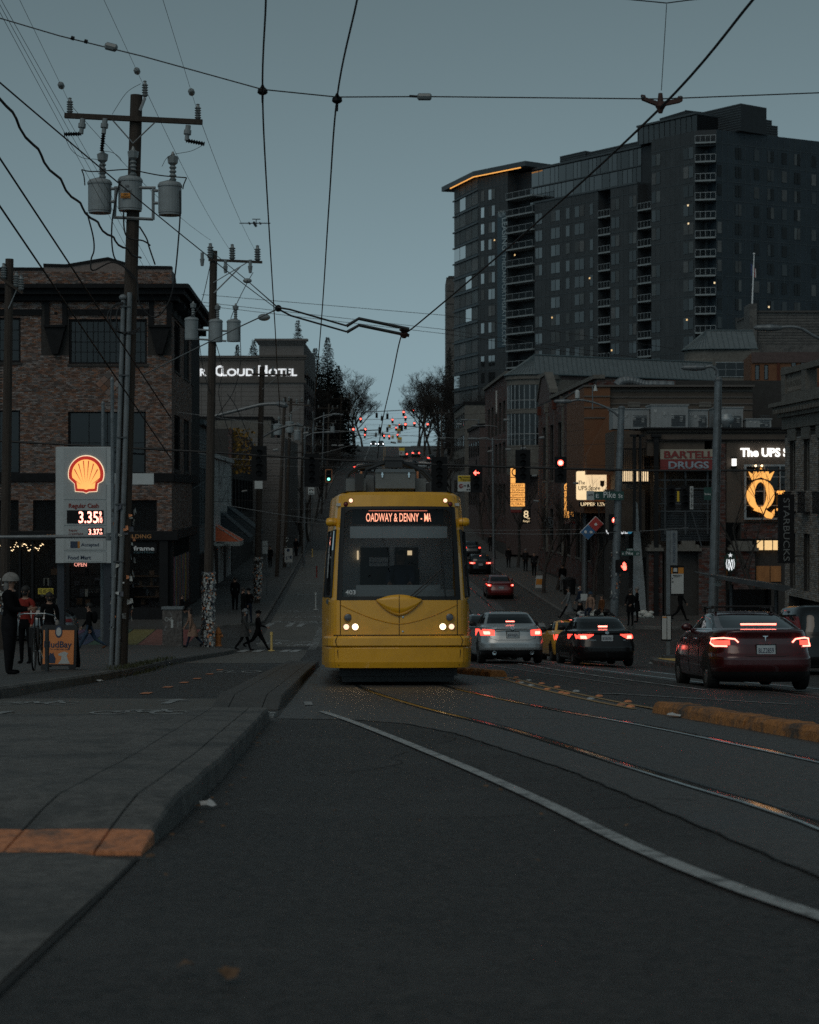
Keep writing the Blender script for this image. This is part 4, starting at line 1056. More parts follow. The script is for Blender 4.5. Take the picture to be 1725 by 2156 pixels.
mb = MB(); mb.text(FM, 'The UPS Store', mx_(1559), mz(961), (1654-1559)/QM*1.5, 17/QM, .02, .12, .03); mb.build('lettering', MATS['lit_white'], us)
lm = thing('wall_lamp', 'lit rectangular wall lamp on the market front', 'lamp', FM(mx_(1544.5), mz(982), 0))
mb = MB(); mb.boxf(FM, mx_(1540.5), mx_(1549), mz(981), mz(966), .1, .3); mb.build('shade', MATS['lit_white'], lm)
mb = MB()
for y in (984, 965): mb.boxf(FM, mx_(1539), mx_(1550.5), mz(y), mz(y)+.05, -.02, .33)
mb.build('bracket', M('dark_trim'), lm)
qf = thing('letter_sign', 'big glowing orange crowned letter sign in a grey frame', 'sign', FM(mx_(1608), mz(1094), 0))
mb = MB();
for a, b, c, d in ((1566, 1690, 1094, 1090), (1566, 1690, 982, 978), (1566, 1570, 1090, 982), (1607, 1609, 1090, 982), (1640, 1642, 1090, 982)): mb.boxf(FM, mx_(a), mx_(b), mz(c), mz(d), .1, .28)
for y in (1005, 1035, 1065): mb.boxf(FM, mx_(1570), mx_(1690), mz(y), mz(y)+.04, .1, .2)
mb.build('frame', M('steel_grey'), qf)
mb = MB(); mb.boxf(FM, mx_(1570), mx_(1690), mz(1090), mz(982), -.01, .05); mb.build('backing', MATS['pane_dark'], qf)
mb = MB(); cx, cy = 1599, 1042; n = 36   # the Q: bowl with thick sides
for i in range(n):
 pts = []
 for t in (2*math.pi*i/n, 2*math.pi*(i+1)/n):
  pts.append(((cx+29*math.cos(t), cy+32*math.sin(t)), (cx+12.5*math.cos(t), cy+27*math.sin(t))))
 (o1, i1), (o2, i2) = pts; mb.prism(FM, [(mx_(x), mz(y)) for x, y in (o1, o2, i2, i1)], .3, .42)
tail = [(1590, 1068), (1604, 1066), (1614, 1076), (1622, 1080), (1628, 1072), (1628, 1084), (1622, 1092), (1611, 1090), (1602, 1080), (1592, 1077), (1584, 1074)]
mb.prism(FM, [(mx_(x), mz(y)) for x, y in tail], .3, .43); mb.build('letter_q', MATS['lit_amber'], qf)
crown = [(1581, 1011), (1573, 992), (1583, 999), (1587, 988), (1594, 998), (1600, 984), (1607, 997), (1615, 988), (1617, 999), (1628, 992), (1619, 1012), (1600, 1005)]
mb = MB(); mb.prism(FM, [(mx_(x), mz(y)) for x, y in crown], .3, .42); mb.build('crown', MATS['lit_amber'], qf)
mb = MB()
for a, b, c, d in ((1637, 1643, 1074, 1034), (1633, 1656, 1038, 1033), (1633, 1648, 1075, 1070), (1643, 1654, 1053, 1049), (1653, 1656, 1045, 1038)): mb.boxf(FM, mx_(a), mx_(b), mz(c), mz(d), .3, .42)
mb.text(FM, 'FC', mx_(1660), mz(1075), 60/QM, 41/QM, .3, .1, .02); mb.build('letter_f', MATS['lit_amber'], qf)
for x in (1588, 1601):
 mb = MB(); mb.ball(FM(mx_(x), mz(981), .5), .06, n=8, m=6); mb.build('spot_lamp', MATS['lit_dot'], qf)
M('plywood', (.36, .15, .05), .8, .3, 4, stretch=(1, 1, .25))
for a, b in ((1594, 1607), (1610, 1626), (1628, 1646)):
 mb = MB(); mb.boxf(FM, mx_(a), mx_(b), mz(1158), mz(1138), .036, .06); mb.build('lit_window', MATS['lit_warm'], mkt)
for a, b, c, d in ((1594, 1622, 1230, 1192), (1624, 1646, 1225, 1192), (1525, 1533, 1212, 1190)):
 mb = MB(); mb.boxf(FM, mx_(a), mx_(b), mz(c), mz(d), -.19, -.12); mb.build('plywood_board', M('plywood'), mkt)
mb = MB(); mb.boxf(FM, mx_(1502), mx_(1590), zM, mz(1162), -.5, -.45); mb.build('shopfront', M('black_paint'), mkt)
cs = thing('oval_sign', 'small oval dark green sign with white wavy mark under the big letter', 'sign', FM(mx_(1532), mz(1203), .9))
M('sign_green', (.012, .03, .02), .5, .1)
mb = MB(); mb.disc(FM, mx_(1532), mz(1182), 21/QM, .8, .9, 28, .62); mb.build('panel', M('sign_green'), cs)
mb = MB()
for s in (-1, 1):
 mb.tube([FM(mx_(1532+s*(8.5-abs(k-2)*.8)), mz(1196-k*5), .91) for k in range(5)], .02, 4)
for x in (-4, -1.5, 1.5, 4): mb.tube([FM(mx_(1532+x+.9*math.sin(t*.9+x)), mz(1199-t*3.2), .91) for t in range(8)], .022, 4)
mb.prism(FM, [(mx_(1532+5*math.cos(math.pi/2+k*math.pi/5)*(1 if k % 2 == 0 else .42)), mz(1168-5*math.sin(math.pi/2+k*math.pi/5)*(1 if k % 2 == 0 else .42))) for k in range(10)], .902, .92)
mb.build('mark', MATS['lit_soft'], cs)
mb = MB(); mb.boxf(FM, mx_(1529), mx_(1535), mz(1162), mz(1158), 0, .95); mb.build('bracket', M('black_paint'), cs)
def hvac(x0, x1, y0, y1, n0, n1, label, fan=False):
 o = thing('rooftop_unit', label, 'air conditioner', FM((mx_(x0)+mx_(x1))/2, mz(y1), n1))
 mb = MB(); mb.boxf(FM, mx_(x0), mx_(x1), mz(y1), mz(y0), n0, n1); mb.build('casing', M('hvac'), o)
 mb = MB(); k = 0
 for x in range(int(x0)+8, int(x1)-6, 14): mb.boxf(FM, mx_(x), mx_(x)+.04, mz(y1)+.1, mz(y0)-.1, n1, n1+.015)
 mb.boxf(FM, mx_(x0)-.05, mx_(x1)+.05, mz(y0), mz(y0)+.06, n0-.05, n1+.05); mb.build('panel_frame', M('hvac'), o)
 for j in range(4):
  mb = MB(); xx = x0+6+j*(x1-x0-14)/3.5; mb.boxf(FM, mx_(xx), mx_(xx)+.16, mz(lerp(y0, y1, .3+.13*j)), mz(lerp(y0, y1, .16+.1*j)), n1, n1+.02); mb.build('label_plate', M('paint_white'), o)
 mb = MB(); mb.boxf(FM, mx_(lerp(x0, x1, .55)), mx_(lerp(x0, x1, .93)), mz(y1)+.12, mz(lerp(y0, y1, .45)), n1, n1+.018)
 for k in range(7): mb.boxf(FM, mx_(lerp(x0, x1, .55)), mx_(lerp(x0, x1, .93)), mz(y1)+.15+k*.09, mz(y1)+.18+k*.09, n1+.018, n1+.035)
 mb.build('grille', M('steel_dark'), o)
hvac(1300, 1378, 858, 900, -4, -2, 'left boxy grey rooftop unit behind the market parapet')
hvac(1379, 1458, 851, 900, -3.5, -1.5, 'largest grey rooftop unit with many label plates')
hvac(1459, 1504, 860, 900, -4, -2, 'grey rooftop unit just left of the steel lamp pole')
hvac(1526, 1583, 854, 900, -5, -2.5, 'rooftop unit with a black opening right of the lamp pole')
hvac(1586, 1640, 880, 900, -4, -2, 'low shiny rooftop unit half hidden by bare branches')
fan = thing('roof_fan', 'round white mushroom exhaust fan on the market roof', 'exhaust fan', FM(mx_(1540), mz(899), -1.5))
mb = MB(); mb.lathe([(.2, mz(899)), (.22, mz(892)), (.38, mz(886)), (.40, mz(878)), (.3, mz(875)), (.3, mz(872)), (.25, mz(869)), (.02, mz(868))], FM(mx_(1540), 0, -1.5), 16); mb.build('hood', M('steel_grey'), fan, shade=True)
uq = 34.8; YU = FPX/uq
def ux(x): return (x-HX)/uq
def uz(y): return CAMZ+(HY-y)/uq
FU = Fr((0, YU, 0), (1, 0, 0), (0, -1, 0))
mb = MB(); mb.boxf(FU, ux(1284), ux(1585), uz(1000), uz(814), -20, 0); mb.build('upper_storey', M('stucco_brown'), mkt)
mb = MB(); mb.boxf(FU, ux(1229), ux(1283.9), uz(1080), uz(816), -12, .3); mb.prism(FU, [(ux(1230), uz(960)), (ux(1284), uz(862)), (ux(1318), uz(905)), (ux(1330), uz(1000)), (ux(1230), uz(1000))], .3, 1.6); mb.build('gable_wall', M('stucco_orange'), mkt)
mb = MB()
for y in (823, 836, 850, 862): mb.boxf(FU, ux(1284), ux(1585), uz(y)-.04, uz(y)+.04, 0, .06)
mb.boxf(FU, ux(1228), ux(1587), uz(815), uz(811), -20, .4)
for y in (835, 858, 880): mb.boxf(FU, ux(1229), ux(1284), uz(y)-.04, uz(y)+.04, .3, .36)
mb.build('stucco_band', M('tan_dark'), mkt)
mb = MB()
for x in (1322, 1472): mb = MB(); mb.boxf(FU, ux(x), ux(x+26), uz(857), uz(846), .01, .05); mb.build('stucco_panel', M('stone'), mkt)
du = thing('air_duct', 'silver ribbed air duct lying on the upper roof', 'duct', FU(ux(1370), uz(811), -3))
mb = MB(); pts = [FU(ux(x), uz(y), -3) for x, y in ((1312, 806), (1322, 797), (1340, 795), (1356, 799), (1372, 803), (1395, 803), (1434, 804))]
mb.tube(smooth(pts, 5), [.32-.08*min(i/18, 1)+(.02 if i % 2 else 0) for i in range(31)], 14); mb.build('duct', M('galv'), du)
def SRX(Y): return XC-.034*(Y-YM)
dT = Vector((-.034, 1, 0)).normalized(); nT = Vector((-1, -.034, 0)).normalized()
def rfr(Y): return Fr((SRX(Y), Y, 0), dT, nT)
br_ = thing('brick_row_building', 'dark red brick building with pale coping and tall windows beside the street', 'building', (SRX(119), 119, gz(11, 119)+.15))
fr = rfr(118); zb = gz(11, 130)+.15
ro = [(2.5+i*5.4, 5.6+i*5.4, 2.0, 6.3) for i in range(6)]+[(2.5+i*5.4, 5.6+i*5.4, -3.4+.0, -.2) for i in range(6)]
mb = MB(); wall_open(mb, fr, 0, 36, zb-.3, 8.3, ro, -.4, 0); mb.boxf(fr, 0, 36, zb-.3, 8.2, -14, -1.2); mb.boxf(fr, -.001, .3, zb-.3, 8.28, -1.19, -.41); mb.build('wall', M('mortar'), br_)
mb = MB(); add_bricks(mb, fr, brick_faces(None, 0, 36, zb+.2, 8.3, ro, .42, .14)); add_bricks(mb, Fr((SRX(118), 118, 0), (1, 0, 0), (0, -1, 0)), brick_faces(None, 0, 5, -1, 8.2, [], .3, .1)); mb.build('brickwork', M('brick_red'), br_, kind='stuff')
for a, b, c, d in ro: window(br_, fr, a, b, c, d, 2, 3, n=-.2, sill='stone')
mb = MB(); mb.prism(fr, [(26, 8.3), (36, 8.3), (36, 8.6), (33.2, 10.4), (30, 10.4), (26.5, 8.9)], -.4, .02); mb.build('gable', M('brick_red'), br_)
mb = MB(); mb.boxf(fr, -.1, 26, 8.3, 8.55, -.5, .22)
for (a, b), (c, d) in (((36.1, 8.62), (33.3, 10.42)), ((33.3, 10.42), (29.9, 10.42)), ((29.9, 10.42), (26.2, 8.85))): mb.prism(fr, [(a, b), (c, d), (c, d+.28), (a, b+.28)], -.5, .15)
mb.build('coping', M('stone'), br_)
for i in range(7):
 mb = MB(); a = 1.4+i*5.4; mb.boxf(fr, a, a+.5, -3.6, 7.4, .013, .16); mb.boxf(fr, a-.05, a+.55, 7.4, 8.1, .013, .3); mb.build('pilaster', M('stone' if i % 2 else 'brick_red'), br_)
cl = thing('clinic_building', 'red brick clinic with curved glazed bay under a grey metal roof', 'building', (SRX(181), 181, gz(9, 181)))
fr = rfr(183); zb = gz(9, 190)
co = [(3+i*5, 6+i*5, 7.2-v*4.2, 10.4-v*4.2) for i in range(5) for v in range(3)]
mb = MB(); wall_open(mb, fr, 0, 30, zb-1, 12.8, co, -.5, 0); mb.boxf(fr, 0, 30, zb-1, 12.7, -12, -1.5); mb.build('wall', M('mortar'), cl)
mb = MB(); add_bricks(mb, fr, brick_faces(None, 0, 30, -4, 12.8, co, .5, .18)); mb.build('brickwork', M('brick_red'), cl, kind='stuff')
for a, b, c, d in co: window(cl, fr, a, b, c, d, 2, 1, n=-.3, gm='pane_far')
mb = MB(); mb.boxf(fr, -.1, 30.1, 12.8, 13.1, -.6, .3); mb.build('coping', M('stone'), cl)
BQ = 21.7; YBY = FPX/BQ; bc = Vector(((1125-HX)/BQ, YBY+.5, 0)); rb = 57/BQ
def bzz(y): return CAMZ+(HY-y)/BQ
mb = MB()
for y0, y1, r in ((800, 791, 1.06), (812, 800, 1.0), (872, 862, 1.02), (1000, 938, 1.0), (862, 812, .93), (938, 872, .93)):
 mb.lathe([(rb*r, bzz(y0)), (rb*r, bzz(y1)-.003)], bc, 40)
mb.build('bay_wall', M('stone'), cl)
for y0, y1 in ((862, 812), (938, 872)):
 for k in range(14):
  a0, a1 = math.pi+.1+k*.21, math.pi+.1+(k+1)*.21
  p = [bc+Vector((math.cos(a)*rb*.97, math.sin(a)*rb*.97, 0)) for a in (a0, a1)]
  m2 = MB(); m2.quad(*[p[i]+Vector((0, 0, bzz(y))) for i, y in ((0, y0), (1, y0), (1, y1), (0, y1))]); w = m2.build('bay_window', MATS['pane_far'], cl)
  m2 = MB(); m2.tube([p[0]+Vector((0, 0, bzz(y0))), p[0]+Vector((0, 0, bzz(y1)))], .07, 4)
  for f_ in (.35,): m2.tube([p[0]+Vector((0, 0, lerp(bzz(y0), bzz(y1), f_))), p[1]+Vector((0, 0, lerp(bzz(y0), bzz(y1), f_)))], .05, 4)
  m2.build('mullion', M('steel_grey'), w)
def hip_roof(owner, c, r, apex_z, eave_z, far, zfar, seams, n=26):
 """half cone at the street end, long roof running away to the right"""
 mb = MB(); ap = Vector((c.x, c.y, apex_z)); ring_ = [c+Vector((math.cos(a)*r, math.sin(a)*r, eave_z)) for a in [math.pi/2+math.pi*.0+k*(math.pi)/n for k in range(n+1)]]
 mb.add([ap]+ring_, [(0, i+2, i+1) for i in range(n)])
 d = Vector((far.x-c.x, far.y-c.y, 0)); fa = Vector((far.x, far.y, apex_z)); e0 = ring_[-1]; e1 = e0+d; b0 = ring_[0]; b1 = b0+d
 mb.quad(ap, e0, e1, fa); mb.quad(ap, fa, b1, b0); mb.build('roof', M('metal_roof'), owner)
 L = d.length
 for i in range(n+1):
  m2 = MB(); m2.tube([ap+Vector((0, 0, .03)), ring_[i]+Vector((0, 0, .03))], .035, 4); m2.build('roof_seam', M('seam'), owner)
 for k in range(1, int(L/.55)):
  t = k*.55/L; m2 = MB(); m2.tube([ap.lerp(fa, t)+Vector((0, 0, .03)), e0.lerp(e1, t)+Vector((0, 0, .03))], .035, 4); m2.build('roof_seam', M('seam'), owner)
 m2 = MB(); m2.tube([ap+Vector((0, 0, .05)), fa+Vector((0, 0, .05))], .09, 6); m2.tube([p-Vector((0, 0, .02)) for p in ring_]+[e1], .09, 5); m2.build('gutter', M('seam'), owner)
far = Vector(((1500-HX)/20.4, FPX/20.4, 0))
hip_roof(cl, bc, rb*1.09, bzz(747), bzz(790), far, 0, True)
mb = MB(); d = (far-bc); d.z = 0; L = d.length; fw = Fr(bc+Vector((0, -rb*.98, 0)), d, (d.y, -d.x, 0)); mb.boxf(fw, .5, L, -5, bzz(792), -6, 0); mb.build('long_wall', M('brick_red'), cl)
m2 = MB(); m2.boxf(fw, 1, L, bzz(822), bzz(800), 0, .02); m2.build('long_wall_band', M('stone'), cl)
bn = thing('clinic_banner', 'tall narrow white banner hanging on the clinic front', 'banner', PY(1050, 866, 196))
mb = MB(); Yb_ = 196; fB = Fr((0, Yb_, 0), (1, 0, 0), (0, -1, 0)); k_ = FPX/Yb_
mb.boxf(fB, (1044-HX)/k_, (1056-HX)/k_, CAMZ+(HY-870)/k_, CAMZ+(HY-822)/k_, -.05, 0); mb.build('panel', M('white_wall'), bn)
fl2 = Fr(fB.o, (0, 0, -1), (0, -1, 0), (1, 0, 0)); mb = MB(); mb.text(fl2, 'POLYCLINIC', -(CAMZ+(HY-829)/k_), (1048-HX)/k_, 31/k_, 5/k_, .005, .01); mb.disc(fB, (1050-HX)/k_, CAMZ+(HY-865)/k_, 3.4/k_, .004, .02, 14); mb.build('lettering', M('sign_navy'), bn)
mb = MB(); mb.boxf(fB, (1056-HX)/k_, (1068-HX)/k_, CAMZ+(HY-824)/k_, CAMZ+(HY-822.5)/k_, -.05, 0); mb.build('arm', M('steel_grey'), bn)
tw = thing('round_tower_building', 'round concrete tower with conical metal roof right of the long roof', 'building', P(1500, 900, 19.5))
TQ = 19.5; tc_ = Vector(((1487-HX)/TQ, FPX/TQ+.3, 0)); tr = 46/TQ
def tz(y): return CAMZ+(HY-y)/TQ
mb = MB(); mb.lathe([(tr, tz(900)), (tr, tz(772))], tc_, 36); mb.lathe([(tr*1.04, tz(772)), (tr*1.04, tz(760)), (tr*.98, tz(758)), (tr*.98, tz(740))], tc_, 36); mb.box(tc_.x, tc_.x+5.4, tc_.y-tr*.96, tc_.y+3, tz(900), tz(740)); mb.build('wall', M('stone'), tw)
hip_roof(tw, tc_, tr*1.08, tz(696), tz(737), tc_+Vector((5.2, .2, 0)), 0, True, 20)
fw = Fr((0, tc_.y-tr*.96, 0), (1, 0, 0), (0, -1, 0))
window(tw, fw, tc_.x+.6, tc_.x+5.2, tz(796), tz(765), 4, 2, n=.06, fm='steel_grey', gm='pane_far')
for k in range(8):
 a0, a1 = math.pi+.4+k*.2, math.pi+.58+k*.2
 p = [tc_+Vector((math.cos(a)*tr*1.01, math.sin(a)*tr*1.01, 0)) for a in (a0, a1)]; m2 = MB(); m2.quad(*[p[i]+Vector((0, 0, tz(y))) for i, y in ((0, 800), (1, 800), (1, 775), (0, 775))]); m2.build('tower_window', MATS['pane_far'], tw)
ob = thing('orange_brick_building', 'orange brown brick building with narrow windows at the right behind the market', 'building', P(1640, 900, 26))
OQ = 26.0; FO = Fr(((1583-HX)/OQ, FPX/OQ, 0), (1, -.10, 0), None); FO = Fr(FO.o, FO.u, (FO.u.y, -FO.u.x, 0))
def ou(x): return (x-1583)/OQ
def oz(y): return CAMZ+(HY-y)/OQ
oo = [(ou(1590), ou(1600), oz(800), oz(768)), (ou(1609), ou(1618), oz(800), oz(768)), (ou(1665), ou(1676), oz(775), oz(762)), (ou(1685), ou(1694), oz(775), oz(762)), (ou(1706), ou(1716), oz(775), oz(762))]
mb = MB(); wall_open(mb, FO, 0, 8, oz(1000), oz(742), oo, -.3, 0); mb.boxf(FO, 0, 8, oz(1000), oz(743), -8, -.9); mb.build('wall', M('stucco_orange'), ob)
mb = MB(); mb.boxf(FO, -.02, 8, oz(764), oz(742), .001, .12); mb.boxf(FO, ou(1636), ou(1641), oz(830), oz(764), .001, .1); mb.boxf(FO, -.02, 8, oz(818), oz(806), .001, .1); mb.build('brick_band', M('brick_red'), ob)
for a, b, c, d in oo: window(ob, FO, a, b, c, d, 1, 1, n=-.1, gm='pane_bright')
cb = thing('concrete_block_building', 'board marked grey concrete block with a flagpole behind the round tower', 'building', P(1640, 740, 18.6))
CQ = 18.6; FC = Fr((0, FPX/CQ, 0), (1, 0, 0), (0, -1, 0))
def cx_(x): return (x-HX)/CQ
def cz(y): return CAMZ+(HY-y)/CQ
mb = MB(); mb.boxf(FC, cx_(1592), cx_(1800), cz(900), cz(658), -12, 0); mb.boxf(FC, cx_(1577), cx_(1591.9), cz(900), cz(640), -3, .6); mb.build('wall', M('concrete'), cb)
mb = MB()
for y in range(664, 730, 6): mb.boxf(FC, cx_(1592), cx_(1800), cz(y), cz(y)+.05, 0, .04)
mb.boxf(FC, cx_(1590), cx_(1802), cz(658), cz(654), -12, .2); mb.build('board_mark', M('concrete_dark'), cb)
fp = thing('flag_pole', 'thin white flagpole with a hanging striped flag on the concrete block', 'flagpole', FC(cx_(1587), cz(640), -.5))
mb = MB(); mb.tube([FC(cx_(1586), cz(640), -.5), FC(cx_(1590), cz(534), -.5)], [.09, .05], 8); mb.ball(FC(cx_(1590), cz(533), -.5), .12, n=8, m=6); mb.build('pole', M('letter_white'), fp)
M('flag_red', (.35, .05, .05), .8, .1); M('flag_blue', (.03, .05, .14), .8, .1); M('flag_white', (.55, .55, .55), .8, .1)
for k in range(7):
 mb = MB(); ya, yb = 553, 579; u = [cx_(1583+k*1.55), cx_(1583+(k+1)*1.55)]; a = k*2.6
 mb.add([FC(u[0], cz(ya+a*.7), -.5+.12*math.sin(k)), FC(u[1], cz(ya+a*.7+1.5), -.5+.12*math.sin(k+1)), FC(u[1], cz(yb+a*.3), -.5+.12*math.sin(k+1)), FC(u[0], cz(yb+a*.3-1), -.5+.12*math.sin(k))], [(0, 1, 2, 3)])
 mb.build('flag_stripe' if k > 1 else 'flag_canton', M('flag_blue' if k < 2 else ('flag_red' if k % 2 else 'flag_white')), fp)
TC = Vector((45.8, 298, 0)); TD = Vector((-27.9, 38, 0)); TL = TD.length; TU = TD.normalized(); TN = Vector((-TU.y, TU.x, 0))
if TN.y > 0: TN = -TN
def tu(p):
 """column in the enlarged crop -> metres along the left face"""
 x = (1750+p*.885)*.5264; r = (x-HX)/FPX
 t = (TC.x-r*TC.y)/(27.9+r*38); return t*TL
FT = Fr(TC, TU, TN)
RD = Vector((18.7, 10, 0)).normalized(); RN = Vector((RD.y, -RD.x, 0)); RO2 = Vector((49.2, 297, 0)); FTR = Fr(RO2, RD, RN)
def tur(p):
 x = (1750+p*.885)*.5264; r = (x-HX)/FPX
 return (r*RO2.y-RO2.x)/(RD.x-r*RD.y)
tower = thing('apartment_tower', 'tall dark blue grey glass apartment tower with stacked balconies', 'apartment tower', (45.8, 300, gz(45, 300)))
M('tower_panel', (.030, .042, .052), .45, .25, .35, spec=.35, objrand=.12); M('tower_line', (.055, .068, .076), .5, .1); M('tower_core', (.018, .022, .026), .6, .2, 1); M('balcony_slab', (.24, .27, .28), .7, .1, 2)
ZF = [14.6+3.05*i for i in range(15)]; ZT = 59.4
b_s1, b_s2, b_s3, b_c = (tu(1165), tu(968)), (tu(905), tu(783)), (tu(727), tu(440)), (tu(318), tu(185))
mb = MB(); mb.boxf(FT, 3, b_c[1]-1, 0, ZT-.2, -14, -2.2); mb.build('core', M('tower_core'), tower)
mb = MB(); mb.boxf(FT, b_s1[0], b_s1[1], 0, ZT, -13, 0); mb.boxf(FT, b_s2[0], b_s2[1], 0, 52.7, -2.19, 0); mb.boxf(FT, b_s3[0], b_s3[1], 0, 52.7, -2.19, 0); mb.boxf(FT, b_c[0], b_c[1], 0, ZT, -9, 0); mb.build('facade', M('tower_panel'), tower)
mb = MB(); mb.boxf(FTR, 0, 34, 0, ZT, -13, 0); mb.build('facade', M('tower_panel'), tower)
cA = FT(b_c[1], 0, 0); cB = Vector((8.65, 357, 0)); cd = (cB-cA); FCn = Fr(cA, cd, (-cd.y, cd.x, 0)); LC = cd.length
mb = MB(); mb.boxf(FCn, .01, LC, 0, ZT, -6, 0); mb.build('facade', M('tower_panel'), tower)
mb = MB()   # floor lines and panel joints
for fr_, a, b, top in ((FT, *b_s1, ZT), (FT, *b_s2, 52.7), (FT, *b_s3, 52.7), (FT, *b_c, ZT), (FTR, 0, 34, ZT)):
 a, b = min(a, b), max(a, b)
 for z in ZF:
  if z < top: mb.boxf(fr_, a, b, z-.04, z+.04, .0, .05)
 k = a
 while k < b: mb.boxf(fr_, k, k+.06, 5, top, .0, .04); k += 1.15
mb.build('panel_joint', M('tower_line'), tower, kind='stuff')
random.seed(21)
spots = []
def tower_window(fr_, a, b, z0, z1, pairs, mat=None):
 a, b = min(a, b), max(a, b); n = pairs
 for i in range(n):
  u0 = lerp(a, b, i/n)+.06; u1 = lerp(a, b, (i+1)/n)-.06
  mb = MB(); mb.boxf(fr_, u0, u1, z0, z1, .02, .075)
  gm = mat or random.choice(['pane_far', 'pane_far', 'pane_bright', 'blind', 'blind', 'pane_dark'])
  mb.build('window', MATS[gm], tower)
M('blind', (.085, .095, .098), .6, .3, .3, objrand=.35)
cols1 = [(970, 1010, 2), (1113, 1160, 2)]; cols2 = [(787, 825, 2), (868, 902, 2)]; cols3 = [(444, 476, 2), (515, 556, 2), (582, 600, 1), (622, 665, 2), (690, 706, 1)]
colc = [(198, 214, 1), (232, 262, 2)]; colr = [(1264, 1285, 1), (1345, 1375, 2), (1430, 1455, 1), (1490, 1522, 2), (1556, 1580, 1), (1612, 1640, 2), (1690, 1712, 1)]
for fi, z in enumerate(ZF):
 for group, f_, top, fn in ((cols1, FT, ZT, tu), (cols2, FT, 52.7, tu), (cols3, FT, 52.7, tu), (colc, FT, ZT, tu), (colr, FTR, ZT, tur)):
  if z+3 > top+.2 or z < 16: continue
  for p0, p1, n in group:
   if random.random() < .09: continue
   tower_window(f_, fn(p0), fn(p1), z+.75, z+2.6, n)
for z in ZF:
 for k in range(4):
  mb = MB(); a = LC*k/4; mb.boxf(FCn, a+.15, a+LC/4-.1, z+.5, z+2.85, .02, .07); mb.build('corner_pane', M('blind') if random.random() < .88 else MATS['pane_far'], tower)
 mb = MB(); mb.boxf(FCn, -.1, LC+.3, z-.12, z+.12, 0, .3); mb.build('floor_edge', M('tower_line'), tower)
ua, ub = tu(880), tu(392); FSB = Fr(FT(0, 0, -2.15), TU, TN)
for fl in range(2):
 z = 53.1+fl*3.1; k = ua
 while k < ub:
  w = random.choice([1.0, 1.2, 2.0]); mb = MB(); mb.boxf(FSB, k, k+w-.12, z, z+2.8, 0, .06); mb.build('penthouse_pane', MATS[random.choice(['pane_bright', 'pane_bright', 'pane_far'])], tower); k += w
mb = MB(); mb.boxf(FT, tu(905), tu(727)+.1, 52.7, 53.0, -2.2, .15); mb.boxf(FT, tu(730), tu(436), 52.7, 53.0, -2.2, .15); mb.boxf(FT, ua-.2, ub, ZT-.2, ZT+.15, -14, -1.9); mb.boxf(FT, ua, ub, 56.05, 56.25, -2.1, -2.0); mb.build('roof_edge', M('tower_line'), tower)
def balcony(fr_, a, b, z, n0, n1):
 a, b = min(a, b), max(a, b); mb = MB(); mb.boxf(fr_, a, b, z-.14, z+.12, n0, n1); o = mb.build('balcony', M('balcony_slab'), tower)
 m2 = MB(); m2.boxf(fr_, a, b, z+1.1, z+1.17, n1-.05, n1); k = a
 while k < b: m2.boxf(fr_, k, k+.05, z+.12, z+1.1, n1-.05, n1-.01); k += (b-a)/4.01
 m2.build('railing', M('steel_grey'), o)
 m2 = MB(); m2.quad(fr_(a, z+.15, n1-.02), fr_(b, z+.15, n1-.02), fr_(b, z+1.1, n1-.02), fr_(a, z+1.1, n1-.02)); m2.build('railing_glass', MATS['pane_clear'], o)
for z in ZF:
 if z < 15: continue
 if z < 51: balcony(FT, b_s1[1]+.05, b_s2[0]-.05, z, -2.1, .1); balcony(FT, b_s2[1]+.05, b_s3[0]-.05, z, -2.1, .1)
 if z < 56: balcony(FT, b_s3[1]+.05, b_c[0]-.05, z, -2.1, .5);
 fcn = Fr(FT(b_s1[0]-.0, 0, 0), (Vector((49.2, 297, 0))-FT(b_s1[0], 0, 0)), None); fcn = Fr(fcn.o, fcn.u, (fcn.u.y, -fcn.u.x, 0)); Lc = (Vector((49.2, 297, 0))-FT(b_s1[0], 0, 0)).length
 balcony(fcn, .05, Lc-.05, z, -1.6, .7)
mb = MB(); mb.boxf(fcn, 0, Lc, 0, ZT-3, -6, -1.65); mb.boxf(fcn, 0, Lc, ZT-2.6, ZT, -6, 0); mb.build('balcony_recess', M('tower_core'), tower)
for p, y in ((1135, 533), (1137, 615), (1130, 1050), (690, 862), (520, 1040), (1255, 883), (1497, 992), (790, 1188), (352, 757), (260, 690)):
 Q_ = (1837-y)*.466; f_, u = (FTR, tur(p)) if p > 1256 else (FT, tu(p)); pt = f_(u, 0, 0); q_ = FPX/pt.y; z = CAMZ+Q_/q_
 mb = MB(); mb.boxf(f_, u-.15, u+.15, z-.14, z+.14, .08, .12); mb.build('lit_spot', MATS['lit_cream' if p % 2 else 'lit_warm'], tower)
mb = MB(); pts = [FT(tu(405), 0, .4), FT(b_c[1], 0, 1.2), FCn(LC+3.5, 0, 1.5), FCn(LC+3.5, 0, -8), FT(tu(405), 0, -10)]
k = len(pts); mb.add([p+Vector((0, 0, ZT+.3)) for p in pts]+[p+Vector((0, 0, ZT+1.2)) for p in pts], [tuple(range(k-1, -1, -1)), tuple(range(k, 2*k))]+[(i, (i+1) % k, k+(i+1) % k, k+i) for i in range(k)]); mb.build('roof_canopy', M('tower_line'), tower)
mb = MB(); mb.tube([FT(tu(385), ZT+.15, .45), FT(b_c[1], ZT+.15, 1.15), FCn(LC*.9, ZT+.15, 1.3)], .1, 6); mb.build('canopy_light', MATS['lit_amber'], tower)
mb = MB(); mb.boxf(FT, tu(1150), tu(885), ZT, ZT+2.9, -9, -1.2); mb.build('roof_pavilion', MATS['pane_far'], tower)
mb = MB(); mb.boxf(FT, tu(1152), tu(883), ZT+2.9, ZT+3.2, -9.3, -.8)
